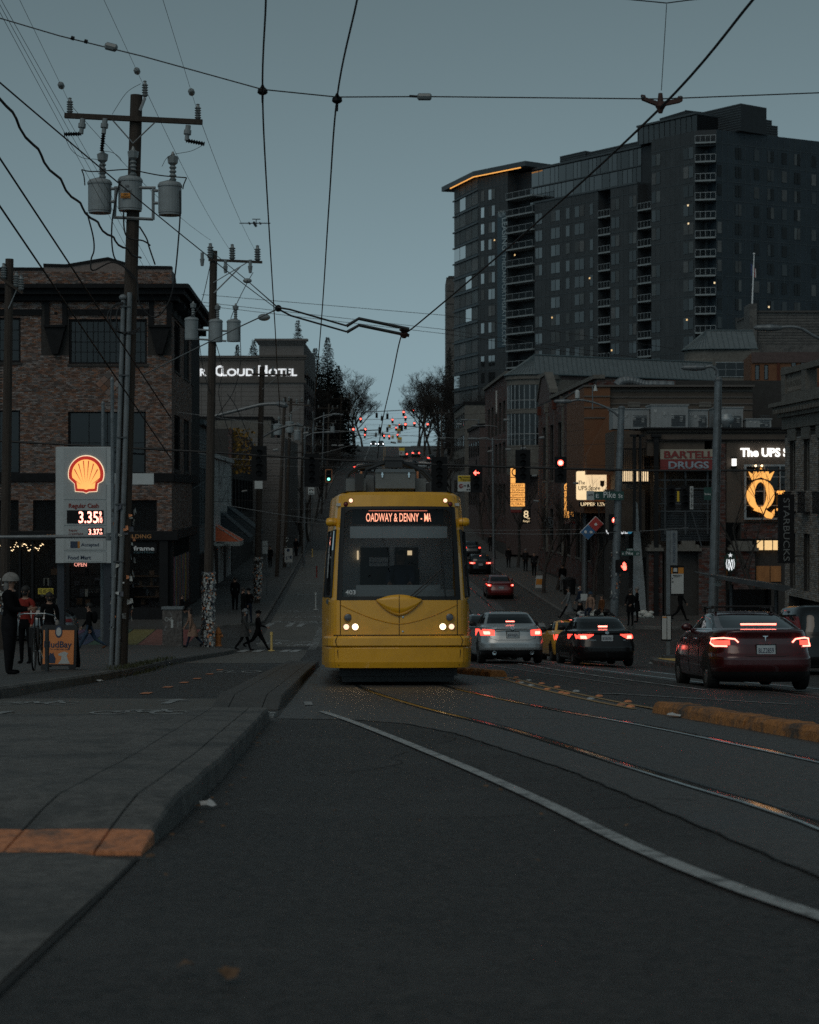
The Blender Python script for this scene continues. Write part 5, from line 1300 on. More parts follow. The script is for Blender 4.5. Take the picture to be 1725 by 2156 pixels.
for i in range(12): mb.boxf(FT, lerp(tu(1150), tu(885), i/11), lerp(tu(1150), tu(885), i/11)+.12, ZT, ZT+2.9, -1.2, -1.1)
mb.build('pavilion_frame', M('tower_line'), tower)
for i, (p0, p1, h, n0, n1, fr_, fn) in enumerate(((1278, 1092, 4.4, -12, -6, FT, lambda p: tu(p)), (1275, 1495, 4.2, -14, -7, FTR, tur), (1360, 1610, 2.6, -12, -4, FTR, tur), (612, 496, 1.5, -9, -3, FT, tu), (885, 612, 1.2, -8, -3.2, FT, tu))):
 a, b = sorted((fn(p0), fn(p1)))
 if i == 0: a, b = -4.5, 8.5
 if i == 1: a, b = -1, 17
 mb = MB(); mb.boxf(fr_, a, b, ZT, ZT+h, n0, n1); o = mb.build('plant_room', M('tower_core'), tower)
 mb = MB(); z = ZT+.2
 while z < ZT+h: mb.boxf(fr_, a, b, z, z+.12, n1, n1+.05); z += .4
 mb.build('plant_louvre', M('tower_line'), o, kind='stuff')
M('banner_blue', (.045, .075, .095), .6, .15, 1)
tb = thing('leasing_banner', 'long blue vertical leasing banner on the apartment tower', 'banner', FT(tu(290), 16, .1))
def tyz(p, y): pt = FT(tu(p), 0, 0); return CAMZ+(1837-y)*.466/(FPX/pt.y)
mb = MB(); mb.boxf(FT, tu(312), tu(274), tyz(290, 1175), tyz(290, 568), .09, .14); mb.build('cloth', M('banner_blue'), tb)
fv = Fr(FT(0, 0, .145), (0, 0, -1), TN, -TU)
M('banner_letter', (.34, .40, .42), .6, .1)
mb = MB(); zt_, zm, zb2 = tyz(290, 592), tyz(290, 738), tyz(290, 1165)
mb.text(fv, 'LEASING', -zt_, -tu(296), (zt_-zm), .95*(tu(276)-tu(300)), 0, .02, .01); mb.text(fv, 'THEDANFORTHSEATTLE.COM', -(zm-.6), -tu(296), (zm-.6-zb2), .75*(tu(276)-tu(300)), 0, .02, .0)
mb.build('lettering', M('banner_letter'), tb)
fh2 = Fr(FT(0, 0, .145), -TU, TN); mb = MB(); mb.text(fh2, 'NOW', -tu(278), tyz(290, 586), tu(278)-tu(308), 1.2, 0, .02); mb.build('lettering', M('banner_letter'), tb)
pb = thing('pale_slab_building', 'pale concrete slab building just left of the glass tower', 'building', PY(950, 880, 430))
mb = MB(); a = PY(940, 586, 430); b = PY(958, 586, 430); mb.box(a.x, b.x+4, 430, 445, 5, a.z); mb.build('wall', M('concrete'), pb)
mb = MB()
for k in range(14): mb.box(a.x-.02, b.x+4, 429.9, 430, 12+k*3, 12.25+k*3)
mb.build('floor_line', M('concrete_dark'), pb)
mb = MB(); mb.box(a.x+.5, b.x, 431, 436, a.z, a.z+.7); mb.build('roof_plant', M('dark_trim'), pb)
random.seed(9)
for Y, L, zt, mt, lab in ((222, 20, 9, 'brick_red', 'dark brick front up the hill behind the clinic'), (250, 24, 13, 'stone', 'grey front up the hill below the tower')):
 o = thing('hillside_building', lab, 'building', (SRX(Y), Y, gz(SRX(Y), Y))); fr = rfr(Y); zb = gz(SRX(Y), Y)
 mb = MB(); mb.boxf(fr, 0, L, zb-2, zt, -16, 0); mb.build('wall', M(mt), o)
 mb = MB(); mb.boxf(fr, -.1, L+.1, zt, zt+.4, -16, .2); mb.build('cornice', M('dark_trim'), o)
 for k in range(int(L/4)):
  for v in range(max(1, int((zt-zb-3.5)/3))): window(o, fr, .8+k*4, 2.6+k*4, zb+4+v*3, zb+5.8+v*3, 1, 1, n=.05, gm='pane_far', back=None)
M('rubber', (.014, .014, .014), .8, .2, 8, spec=.3); M('rim', (.30, .31, .32), .35, .1, 4, metal=.8); M('chrome', (.6, .62, .63), .12, 0, metal=1.0)
M('black_plastic', (.012, .012, .013), .5, .1, 6, spec=.35); M('plate_white', (.42, .46, .48), .5, .1, 6); M('plate_ink', (.02, .03, .07), .6, 0)
glass('car_glass', (.35, .38, .4), .06, .02, .3)
emitter('tail_on', (1.0, .06, .04), 2.6); emitter('tail_core', (1.0, .2, .15), 5.0); emitter('tail_far', (1.0, .07, .05), 5.0)
M('tail_off', (.16, .008, .008), .35, .1, 6, coat=.15)
def vthing(name, label, cat, loc, rz, rx=0.0, group=None):
 o = bpy.data.objects.new(name, None); col.objects.link(o); o.empty_display_size = .3
 o.location = loc; o.rotation_euler = (rx, 0, rz)
 ROOTM[o.name] = Matrix.Translation(Vector(loc)) @ Matrix.Rotation(rz, 4, 'Z') @ Matrix.Rotation(rx, 4, 'X')
 return tag(o, label, cat, group)
def spow(v, p): return math.copysign(abs(v)**p, v)
class Shell:
 """body from horizontal outlines: levels (z, rear y, front y, half width, squareness)"""
 def __init__(s, lv, sub=4):
  s.lv = []
  for i in range(len(lv)-1):
   p0, p1, p2, p3 = lv[max(i-1, 0)], lv[i], lv[i+1], lv[min(i+2, len(lv)-1)]
   for k in range(sub):
    t = k/sub; s.lv.append(tuple(lerp(a, b, t) for a, b in zip(p1, p2)))
  s.lv.append(lv[-1])
 def at(s, z):
  for a, b in zip(s.lv, s.lv[1:]):
   if a[0] <= z <= b[0]: t = (z-a[0])/max(b[0]-a[0], 1e-6); return [lerp(p, q, t) for p, q in zip(a, b)]
  return s.lv[0] if z < s.lv[0][0] else s.lv[-1]
 def rear(s, x, z):
  _, yr, yf, w, n = s.at(z); r = min(abs(x)/w, .9999); yc, h = (yr+yf)/2, (yf-yr)/2
  return Vector((x, yc-h*(1-r**n)**(1/n), z))
 def side(s, y, z, sg):
  _, yr, yf, w, n = s.at(z); yc, h = (yr+yf)/2, (yf-yr)/2; r = min(abs(y-yc)/h, .9999)
  return Vector((sg*w*(1-r**n)**(1/n), y, z))
 def build(s, parent, sel, N=120):
  """sel(x, y, z) -> key; returns {key: MB}"""
  mbs = {}; rows = []
  for (z, yr, yf, w, n) in s.lv:
   yc, h = (yr+yf)/2, (yf-yr)/2
   rows.append([Vector((w*spow(math.cos(a), 2/n), yc+h*spow(math.sin(a), 2/n), z)) for a in [2*math.pi*k/N for k in range(N)]])
  for i in range(len(rows)-1):
   for k in range(N):
    q = [rows[i][k], rows[i][(k+1) % N], rows[i+1][(k+1) % N], rows[i+1][k]]; c = (q[0]+q[1]+q[2]+q[3])/4
    key = sel(c.x, c.y, c.z); mb = mbs.setdefault(key, (MB(), {}))
    ids = []
    for p in q:
     kk = (round(p.x, 4), round(p.y, 4), round(p.z, 4))
     if kk not in mb[1]: mb[1][kk] = len(mb[0].v); mb[0].v.append(p)
     ids.append(mb[1][kk])
    if len(set(ids)) >= 3: mb[0].f.append(tuple(dict.fromkeys(ids))); mb[0].mi.append(0)
  mb = mbs['body'][0]; k = len(mb.v); mb.v += rows[-1]; mb.f.append(tuple(range(k, k+N))); mb.mi.append(0)
  return {k: v[0] for k, v in mbs.items()}
def patch(mb, surf, x0, x1, top, bot, off=.012, nx=8, nz=4):
 """a lamp or panel lying on surf(x, z)"""
 k = nz+1; vs = []
 for i in range(nx+1):
  x = lerp(x0, x1, i/nx)
  for j in range(k):
   z = lerp(bot(x), top(x), j/nz); p = surf(x, z); e = .004 if (i in (0, nx) or j in (0, nz)) else off
   vs.append(p+Vector((0, -e, 0))+Vector((math.copysign(e*.6, x) if abs(x) > .1 else 0, 0, 0)))
 mb.add(vs, [(i*k+j, (i+1)*k+j, (i+1)*k+j+1, i*k+j+1) for i in range(nx) for j in range(nz)])
def wheel(parent, x, y, r, w=.21, rim='rim', spokes=5):
 sg = 1 if x > 0 else -1; fr = Fr((x, y, r), (0, 1, 0), (0, 0, 1), (sg, 0, 0))
 mb = MB(); mb.lathe([(r*.62, -w/2), (r*.9, -w/2), (r*.99, -w/2+.03), (r, -w*.2), (r, w*.2), (r*.99, w/2-.03), (r*.9, w/2), (r*.64, w/2), (r*.62, w/2-.03)], n=28, fr=fr)
 root = mb.build('wheel', M('rubber'), parent, shade=False, local=True)
 mb = MB(); mb.lathe([(r*.12, w/2-.03), (r*.12, w/2-.005), (.01, w/2)], n=12, fr=fr)
 for k in range(spokes):
  a = 2*math.pi*k/spokes
  for d in (-.13, .13): mb.add([fr(r*.1*math.cos(a+d*3), w/2-.012, r*.1*math.sin(a+d*3)), fr(r*.62*math.cos(a+d), w/2-.02, r*.62*math.sin(a+d)), fr(r*.62*math.cos(a+d*.4), w/2-.02, r*.62*math.sin(a+d*.4)), fr(r*.1*math.cos(a+d), w/2-.01, r*.1*math.sin(a+d))], [(0, 1, 2, 3)])
 mb.lathe([(r*.6, w/2-.05), (r*.66, w/2-.012), (r*.60, w/2-.012)], n=28, fr=fr); mb.build('rim', M(rim), root, local=True)
 mb = MB(); mb.lathe([(r*.6, w/2-.06), (.01, w/2-.06)], n=20, fr=fr); mb.build('brake_disc', M('steel_dark'), root, local=True)
def car(name, label, cat, loc, rz, paint, lv, axles, wr, lamp, plate=None, plate_z=.8, rx=None, belt=1.0, roofz=1.40, glass_rear=(.62, 1.0), extras=None, mirror_y=None, tail='tail_on', core='tail_core', rim='rim', brake=None, wheels=True, group=None, bumper=(0, .0), ngl='car_glass', mirror=True):
 z0 = gz(loc[0], loc[1]); z1 = gz(loc[0]-3*math.sin(rz), loc[1]+3*math.cos(rz))
 if rx is None: rx = math.atan2(z1-z0, 3)
 o = vthing(name, label, cat, (loc[0], loc[1], z0), rz, rx, group)
 sh = Shell(lv); yrw = sh.at(roofz)[1]; yfw = sh.at(roofz)[2]; hw = sh.at(belt+.1)[3]
 def sel(x, y, z):
  if z < .62 or z < wr*2+.06:
   for ya in axles:
    if math.hypot(y-ya, z-wr) < wr+.055 and abs(x) > sh.at(z)[3]*.9: return 'well'
  if z < .23: return 'under'
  if bumper[0] < z < bumper[1] and y < .6 : return 'under'
  if belt+.035 < z < roofz-.03:
   _, yr, yf, w, n = sh.at(z); t = (y-yr)/(yf-yr)
   if y < (yr+yf)/2 and abs(x) < w*.84: return 'rear_window'
   if y > (yr+yf)/2 and abs(x) < w*.86: return 'windscreen'
   if abs(x) > w*.93 and .07 < t < .93: return 'side_window' if not (.47 < t < .52) else 'pillar'
  return 'body'
 mbs = sh.build(o, sel)
 for k, mb in mbs.items():
  if k == 'side_window':
   L_, R_ = MB(), MB()
   for f in mb.f:
    c = sum((mb.v[i].x for i in f)); t = L_ if c < 0 else R_; t.add([mb.v[i] for i in f], [tuple(range(len(f)))])
   for t in (L_, R_):
    if t.f: t.build('side_window', MATS[ngl], o, local=True)
   continue
  if k == 'windscreen' or k == 'rear_window': mb.build(k, MATS[ngl], o, shade=True, local=True); continue
  if k == 'well':
   for ya in axles:
    for s in (-1, 1):
     t = MB()
     for f in mb.f:
      c = sum((mb.v[i] for i in f), Vector())/len(f)
      if c.x*s > 0 and abs(c.y-ya) < .6: t.add([mb.v[i] for i in f], [tuple(range(len(f)))])
     if t.f: t.build('wheel_arch', M('black_plastic'), o, local=True)
   continue
  mb.build({'body': 'body', 'pillar': 'door_pillar', 'under': 'lower_bumper'}[k], M(paint) if k == 'body' else M('black_plastic'), o, shade=True, local=True)
 if wheels:
  W = sh.at(wr)[3]
  for ya in axles:
   for s in (-1, 1): wheel(o, s*(W-.10), ya, wr, rim=rim)
 mb = MB(); mb.box(-W*.72 if wheels else -.6, W*.72 if wheels else .6, .5, lv[0][2]-.5, .16, .45); mb.build('underbody', M('black_plastic'), o, local=True)
 if lamp:
  for s in (-1, 1):
   x0, x1, tp, bt = lamp[:4]
   mb = MB(); patch(mb, sh.rear, s*x0, s*x1, lambda x: tp(abs(x)), lambda x: bt(abs(x))); t = mb.build('tail_lamp', M('tail_off') if tail is None else MATS[tail], o, local=True)
   if core and len(lamp) > 4:
    c0, c1, ct, cbm = lamp[4:]
    mb = MB(); patch(mb, sh.rear, s*c0, s*c1, lambda x: ct(abs(x)), lambda x: cbm(abs(x)), .024, 5, 3); mb.build('lamp_core', MATS[core], t, local=True)
 if plate:
  p = sh.rear(0, plate_z); mb = MB(); f = Fr((0, p.y-.02, plate_z), (1, 0, 0), (0, -1, 0)); mb.boxf(f, -.165, .165, -.085, .085, -.01, .012); pl_ = mb.build('number_plate', M('plate_white'), o, local=True)
  mb = MB(); mb.text(f, plate, -.135, -.055, .27, .085, .013, .003, .0); mb.build('plate_lettering', M('plate_ink'), pl_, local=True)
  mb = MB()
  for a, b, c, d in ((-.18, .18, .085, .1), (-.18, .18, -.1, -.085), (-.18, -.165, -.085, .085), (.165, .18, -.085, .085)): mb.boxf(f, a, b, c, d, -.012, .018)
  mb.build('plate_frame', M('black_plastic'), pl_, local=True)
 if brake:
  bz_, bw_, bh_ = brake; p = sh.rear(0, bz_); mb = MB(); mb.box(-bw_, bw_, p.y-.02, p.y+.03, bz_-bh_, bz_+bh_); mb.build('brake_light', MATS['tail_core'], o, local=True)
 if mirror:
  my = mirror_y or (lv[0][2]*.62)
  for s in (-1, 1):
   p = sh.side(my, belt+.02, s); mb = MB(); mb.ball(p+Vector((s*.13, 0, .03)), .1, 1.1, .62, .78, 12, 8); mb.tube([p-Vector((s*.03, 0, .03)), p+Vector((s*.1, 0, .0))], .03, 6); mb.build('mirror', M('black_plastic') if paint in ('car_black', 'car_silver', 'car_yellow') else M(paint), o, shade=True, local=True)
 if extras: extras(o, sh)
 return o, sh
def lines(o, sh, name, pts, r=.006, mat='black_plastic', off=.004):
 mb = MB(); mb.tube([sh.rear(x, z)-Vector((0, off, 0)) for x, z in pts], r, 4); mb.build(name, M(mat), o, local=True)
M('car_silver', (.40, .42, .43), .32, .05, 6, metal=.55, coat=.6); M('car_black', (.008, .008, .009), .25, .1, 6, coat=.35, spec=.3); M('car_red', (.055, .005, .007), .25, .08, 6, metal=.2, coat=.7)
M('car_yellow', (.85, .42, .04), .3, .05, 6, coat=.6); M('car_red2', (.14, .014, .014), .3, .08, 6, coat=.5); M('car_grey', (.15, .17, .18), .3, .08, 5, metal=.4, coat=.6); M('car_dark', (.02, .022, .024), .25, .1, 5, coat=.6); M('car_white', (.5, .5, .5), .35, .05, 5, coat=.5)
def sedan(W=.915, H=1.46, L=4.8, deck=1.04, dl=.62, tail=.12):
 s = H/1.46; d = deck
 return [(.17, .30, L-.3, W*.86, 5), (.26, .08, L-.08, W*.96, 6), (.42, .0, L, W*.995, 6.5), (.58, .0, L-.01, W, 6.5), (.64, .03, L-.04, W*.995, 6.5), (.76, tail*.7, L-.16, W*.985, 6), (.90, tail, L-.35, W*.965, 5.5), (d-.05, tail-.02, L-.7, W*.93, 5), (d-.015, tail+.03, L-.95, W*.91, 5), (d, tail+.12, L-1.05, W*.885, 5), (d+.025, dl, L-1.25, W*.865, 5),
   (d+.12*s, dl+.2, L-1.5, W*.83, 4.6), (d+.24*s, dl+.46, L-1.78, W*.77, 4.4), (d+.33*s, dl+.72, L-2.05, W*.71, 4.2), (H-.045, dl+.92, L-2.25, W*.65, 4), (H-.015, dl+1.15, L-2.5, W*.52, 3.6), (H, dl+1.5, L-2.8, W*.25, 3)]
def alt_extras(o, sh):
 mb = MB(); patch(mb, sh.rear, -.5, .5, lambda x: .93-.02*(abs(x)/.5)**2, lambda x: .905-.03*(abs(x)/.5)**2, .03, 14, 2); mb.build('chrome_trim', M('chrome'), o, local=True)
 lines(o, sh, 'boot_gap', [(-.72, .98), (-.62, .70), (-.45, .655), (.45, .655), (.62, .70), (.72, .98)])
 p = sh.rear(0, 1.0); f = Fr((0, p.y-.01, .985), (1, 0, 0), (0, -1, 0)); mb = MB(); n = 20
 for k in range(n):
  a, b = 2*math.pi*k/n, 2*math.pi*(k+1)/n; mb.prism(f, [(.05*math.cos(a), .045*math.sin(a)), (.05*math.cos(b), .045*math.sin(b)), (.036*math.cos(b), .032*math.sin(b)), (.036*math.cos(a), .032*math.sin(a))], .005, .02)
 mb.boxf(f, -.062, .062, -.01, .01, .005, .024); mb.build('badge', M('chrome'), o, local=True)
 mb = MB(); f2 = Fr((0, sh.rear(-.4, .975).y-.006, 0), (1, 0, 0), (0, -1, 0)); mb.text(f2, 'ALTIMA', -.52, .965, .2, .03, 0, .008); mb.build('lettering', M('chrome'), o, local=True)
 for s in (-1, 1):
  mb = MB(); mb.lathe([(.05, -.02), (.055, .06), (.045, .06), (.04, 0)], n=14, fr=Fr((s*.52, sh.rear(s*.52, .3).y, .3), (1, 0, 0), (0, 0, 1), (0, -1, 0))); mb.build('exhaust', M('chrome'), o, local=True)
 mb = MB(); mb.box(-.34, .4, 2.5, 2.56, 1.465, 1.49); mb.build('roof_bar', M('black_plastic'), o, local=True)
car('silver_car', 'silver sedan with lit brake lights waiting right of the yellow tram', 'car', (2.86, 51.0), .045, 'car_silver', sedan(.915, 1.47, 4.86), (1.05, 3.85), .335,
 (.50, .90, lambda x: .93+.04*(x-.5)/.4, lambda x: .78+.0*x, .60, .80, lambda x: .91, lambda x: .80), 'BWW6076', .80, extras=alt_extras, brake=(1.17, .12, .014), bumper=(.23, .36), belt=1.07, roofz=1.42)
car('dark_car', 'dark sedan mostly hidden in front of the silver car', 'car', (2.62, 58.2), .045, 'car_dark', sedan(.90, 1.46, 4.6), (1.0, 3.65), .32, (.55, .88, lambda x: .95, lambda x: .80), None, belt=1.07, roofz=1.41, tail='tail_off' if False else None)
def cor_extras(o, sh):
 lines(o, sh, 'boot_gap', [(-.68, .96), (-.58, .72), (.58, .72), (.68, .96)], .005, 'car_grey')
 mb = MB(); p = sh.rear(0, 1.0); f = Fr((0, p.y-.012, .97), (1, 0, 0), (0, -1, 0)); n = 18
 for rx_, rz_ in ((.055, .036), (.022, .034), (.04, .018)):
  for k in range(n):
   a, b = 2*math.pi*k/n, 2*math.pi*(k+1)/n; mb.prism(f, [(rx_*math.cos(a), rz_*math.sin(a)), (rx_*math.cos(b), rz_*math.sin(b)), ((rx_-.008)*math.cos(b), (rz_-.008)*math.sin(b)), ((rx_-.008)*math.cos(a), (rz_-.008)*math.sin(a))], .004, .014)
 mb.build('badge', M('chrome'), o, local=True)
 mb = MB(); f2 = Fr((0, sh.rear(-.42, .76).y-.008, 0), (1, 0, 0), (0, -1, 0)); mb.text(f2, 'COROLLA', -.52, .75, .2, .028, 0, .008); mb.text(f2, 'LE', .47, .75, .06, .028, 0, .008); mb.build('lettering', M('chrome'), o, local=True)
car('black_car', 'black sedan with lit brake lights beside the half hidden yellow car', 'car', (5.62, 52.4), .075, 'car_black', sedan(.89, 1.46, 4.64), (1.0, 3.7), .325,
 (.38, .88, lambda x: .93, lambda x: .90-.10*min(1, (x-.38)/.18), .56, .74, lambda x: .90, lambda x: .80), 'BOB0961', .82, extras=cor_extras, brake=(1.14, .13, .03), belt=1.07, roofz=1.41)
car('yellow_car', 'yellow coupe half hidden behind the black sedan', 'car', (5.52, 58.8), .06, 'car_yellow', sedan(.92, 1.36, 4.65, .98, .95, .1), (1.02, 3.65), .33,
 (.42, .86, lambda x: .90, lambda x: .72, .46, .80, lambda x: .88, lambda x: .74), None, belt=1.0, roofz=1.31, brake=(1.36, .06, .01))
TES = [(.16, .34, 4.4, .80, 5), (.26, .12, 4.62, .90, 6), (.44, .0, 4.69, .925, 6.5), (.60, .0, 4.68, .93, 6.5), (.68, .05, 4.64, .925, 6), (.82, .10, 4.5, .915, 6), (.96, .10, 4.2, .895, 5.5), (1.06, .06, 3.9, .86, 5), (1.085, .10, 3.75, .83, 5), (1.10, .28, 3.65, .80, 4.6), (1.18, .62, 3.4, .76, 4.2), (1.26, .98, 3.15, .72, 4), (1.34, 1.38, 2.9, .67, 3.8), (1.40, 1.75, 2.65, .60, 3.6), (1.43, 2.0, 2.45, .46, 3.2), (1.44, 2.2, 2.3, .2, 3)]
def tes_extras(o, sh):
 lines(o, sh, 'boot_gap', [(-.80, .80), (-.62, .66), (-.3, .62), (.3, .62), (.62, .66), (.80, .80)])
 mb = MB(); f = Fr((0, sh.rear(0, .95).y-.008, .93), (1, 0, 0), (0, -1, 0)); mb.prism(f, [(-.05, .05), (.05, .05), (.035, .035), (.012, .035), (0, -.05), (-.012, .035), (-.035, .035)], 0, .012); mb.build('badge', M('chrome'), o, local=True)
 for s in (-1, 1):   # C-shaped light guides
  mb = MB(); pts = [(.46, .865), (.52, .925), (.70, .945), (.855, .93), (.87, .85), (.84, .80), (.66, .80)]
  mb.tube([sh.rear(s*x, z)-Vector((-s*.02, .02, 0)) for x, z in pts], .014, 6); mb.build('light_guide', MATS['tail_core'], o, local=True)
  mb = MB(); mb.tube([Vector((s*.52, 1.9, 1.41)), Vector((s*.53, 1.95, 1.50)), Vector((s*.53, 2.9, 1.50)), Vector((s*.52, 2.95, 1.40))], .02, 6); mb.build('roof_rail', M('black_plastic'), o, local=True)
 for y in (2.0, 2.75):
  mb = MB(); mb.tube([Vector((-.6, y, 1.42)), Vector((-.58, y, 1.52)), Vector((.58, y, 1.52)), Vector((.6, y, 1.42))], .018, 6); mb.build('roof_bar', M('black_plastic'), o, local=True)
 for s in (-.07, .07):
  mb = MB(); p = sh.rear(s, .80); mb.box(s-.025, s+.025, p.y-.03, p.y, .805, .815); mb.build('plate_lamp', MATS['lit_dot'], o, local=True)
 for s in (-1, 1):
  mb = MB(); pts = [sh.side(y, 1.095 if t else 1.095, s)+Vector((s*.004, 0, 0)) for t, y in ((0, 3.4), (0, 2.6), (0, 1.7), (0, .9))]; mb.tube(pts, .012, 5)
  pts = [sh.side(.9, 1.1, s), sh.side(1.15, 1.19, s), sh.side(1.5, 1.28, s), sh.side(2.1, 1.345, s), sh.side(2.8, 1.31, s), sh.side(3.2, 1.2, s)]; mb.tube([p+Vector((s*.008, 0, 0)) for p in pts], .012, 5); mb.build('window_trim', M('chrome'), o, local=True)
  for y in (2.0, 3.05):
   mb = MB(); p = sh.side(y, .93, s); mb.boxf(Fr(p, (0, 1, 0), (s, 0, 0)), -.11, .11, -.012, .012, -.01, .012); mb.build('door_handle', M('chrome'), o, local=True)
  for y in (1.55, 2.55, 3.5):
   mb = MB(); mb.tube([sh.side(y, z, s)+Vector((s*.003, 0, 0)) for z in (.3, .5, .7, .9, 1.05)], .005, 4); mb.build('door_gap', M('black_plastic'), o, local=True)
car('dark_red_car', 'dark red liftback with glowing C shaped tail lights at the right', 'car', (6.30, 32.6), .03, 'car_red', TES, (.93, 3.8), .34,
 (.62, .86, lambda x: .90, lambda x: .82), 'BLZ2859', .735, extras=tes_extras, brake=(1.185, .32, .016), belt=1.09, roofz=1.405, bumper=(.23, .34), tail='tail_on', core=None)
VAN = [(.2, .1, 4.6, .84, 6), (.4, .0, 4.7, .92, 7), (.7, .02, 4.68, .93, 7), (.95, .06, 4.5, .925, 6), (1.02, .1, 3.9, .91, 6), (1.2, .16, 3.6, .88, 5), (1.5, .3, 3.1, .80, 5), (1.68, .45, 2.8, .72, 4.5), (1.72, .6, 2.6, .6, 4), (1.74, 1, 2.3, .3, 3)]
def tallsel(*a): pass
car('dark_van', 'dark van with a tall red light cut off at the right edge', 'car', (10.45, 45.5), .03, 'car_black', VAN, (1.0, 3.7), .34, (.74, .90, lambda x: 1.45, lambda x: .95), None, belt=1.05, roofz=1.62, tail=None)
car('red_car', 'small dark red sedan driving up the far block', 'car', (5.72, 115.5), .03, 'car_red2', sedan(.865, 1.45, 4.58), (1.0, 3.6), .315, (.62, .84, lambda x: .92, lambda x: .82, .66, .80, lambda x: .91, lambda x: .83), 'BHV4410', .72, belt=1.06, roofz=1.4, tail='tail_on')
SUV = [(.22, .12, 4.3, .82, 6), (.4, .0, 4.4, .9, 7), (.75, .02, 4.38, .91, 7), (.98, .06, 4.2, .9, 6), (1.05, .12, 3.6, .88, 6), (1.25, .22, 3.3, .83, 5), (1.45, .38, 2.9, .76, 5), (1.56, .55, 2.6, .66, 4.5), (1.59, .9, 2.3, .4, 3)]
car('black_suv', 'black sport utility car with red tail lights farther up the far block', 'car', (5.75, 149.5), .034, 'car_black', SUV, (.9, 3.5), .35, (.45, .86, lambda x: .98, lambda x: .86, .55, .82, lambda x: .96, lambda x: .88), 'AXT2207', .8, belt=1.08, roofz=1.53, tail='tail_on', brake=(1.5, .05, .01))
car('dark_car', 'dark car just showing above the black sport utility car', 'car', (6.35, 186), .034, 'car_dark', sedan(.9, 1.5, 4.6), (1.0, 3.6), .32, (.6, .86, lambda x: .95, lambda x: .82), None, tail='tail_on', belt=1.08, roofz=1.44)
HATCH = [(.18, .2, 4.0, .80, 5), (.3, .03, 4.15, .87, 6), (.5, .0, 4.2, .89, 6.5), (.68, .03, 4.17, .89, 6), (.9, .09, 3.9, .875, 5.5), (1.0, .12, 3.4, .85, 5), (1.04, .14, 3.1, .83, 5), (1.2, .28, 2.8, .78, 4.6), (1.38, .52, 2.45, .70, 4.4), (1.46, .75, 2.2, .6, 4), (1.48, 1.0, 2.0, .35, 3)]
car('grey_hatchback', 'grey hatchback crossing behind the fuel sign posts', 'car', (-15.0, 83.6), math.pi/2, 'car_grey', HATCH, (.8, 3.35), .32, (.55, .86, lambda x: 1.0, lambda x: .84), None, rx=0, belt=1.05, roofz=1.42, tail='tail_off' if False else None)
car('black_minivan', 'black minivan crossing the street on the far hill', 'car', (1.6, 346), math.pi/2, 'car_black', VAN, (1.0, 3.7), .34, None, None, rx=0, belt=1.05, roofz=1.62, mirror=False)
car('silver_car', 'silver sedan following the black minivan on the far hill', 'car', (4.6, 349), math.pi/2, 'car_silver', sedan(.9, 1.45, 4.6), (1.0, 3.6), .32, (.5, .86, lambda x: .95, lambda x: .8), None, rx=0, belt=1.05, roofz=1.4, tail='tail_far', core=None, mirror=False)
car('black_suv', 'black sport utility car crossing at the left on the far hill', 'car', (-10.2, 338), -math.pi/2, 'car_black', SUV, (.9, 3.5), .35, (.4, .86, lambda x: 1.0, lambda x: .8), None, rx=0, belt=1.08, roofz=1.53, tail='tail_far', core=None, mirror=False)
for (X, Y, lab) in ((-7.4, 483, 'oncoming car with bright headlights on the crest'), (-9.6, 497, 'second oncoming car farther back on the crest')):
 o, sh = car('oncoming_car', lab, 'car', (X, Y), math.pi, 'car_dark', sedan(.9, 1.5, 4.6), (1.0, 3.6), .32, None, None, belt=1.06, roofz=1.42, mirror=False)
 for s in (-1, 1):
  mb = MB(); mb.ball(Vector((s*.62, 4.55, .68)), .16, n=10, m=6); mb.build('headlamp', MATS['lit_head_far'], o, local=True)
for (X, Y, lab) in ((-1.2, 392, 'distant car with red tail lights left of the yellow hill sign'), (1.4, 398, 'distant car with red tail lights right of the yellow hill sign'), (4.5, 372, 'distant car with red tail lights by the right hill kerb')):
 car('distant_car', lab, 'car', (X, Y), .03, 'car_dark', sedan(.9, 1.5, 4.6), (1.0, 3.6), .32, (.5, .86, lambda x: 1.0, lambda x: .75), None, belt=1.06, roofz=1.42, tail='tail_far', core=None, mirror=False)
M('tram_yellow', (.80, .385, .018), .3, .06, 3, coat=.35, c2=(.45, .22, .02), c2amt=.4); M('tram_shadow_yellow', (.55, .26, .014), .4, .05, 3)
M('tram_grey', (.13, .145, .15), .55, .12, 3, metal=.2); M('tram_dark', (.02, .022, .024), .6, .2, 3); M('tram_inside', (.3, .31, .31), .8, .1, 2); M('tram_pale', (.5, .51, .51), .8, .1)
M('lens_clear', (.5, .5, .48), .1, .1, 30, coat=.8); M('lens_dark', (.10, .10, .11), .25, .3, 90, coat=.5)
emitter('led_amber', (1.0, .36, .22), 2.4); emitter('led_row', (1.0, .25, .15), 1.0)
glass('tram_glass', (.72, .76, .78), .005, .01, .86); glass('tram_side_glass', (.3, .32, .33), .03, .02, .4)
TX, TY = -.17, 30.95
trz = .040; trx = math.atan2(g(38)-g(31), 7)
tram = vthing('tram', 'yellow tram facing the camera with lit destination display', 'tram', (TX, TY, g(TY)), trz, trx)
TCX = .05
def hw(z): return 1.0 if z < 1.4 else lerp(1.0, .955, (z-1.4)/.9) if z < 2.3 else lerp(.955, .885, (z-2.3)/.9)
def lean(z): return .0 if z < 1.45 else .26*(z-1.45)/1.6
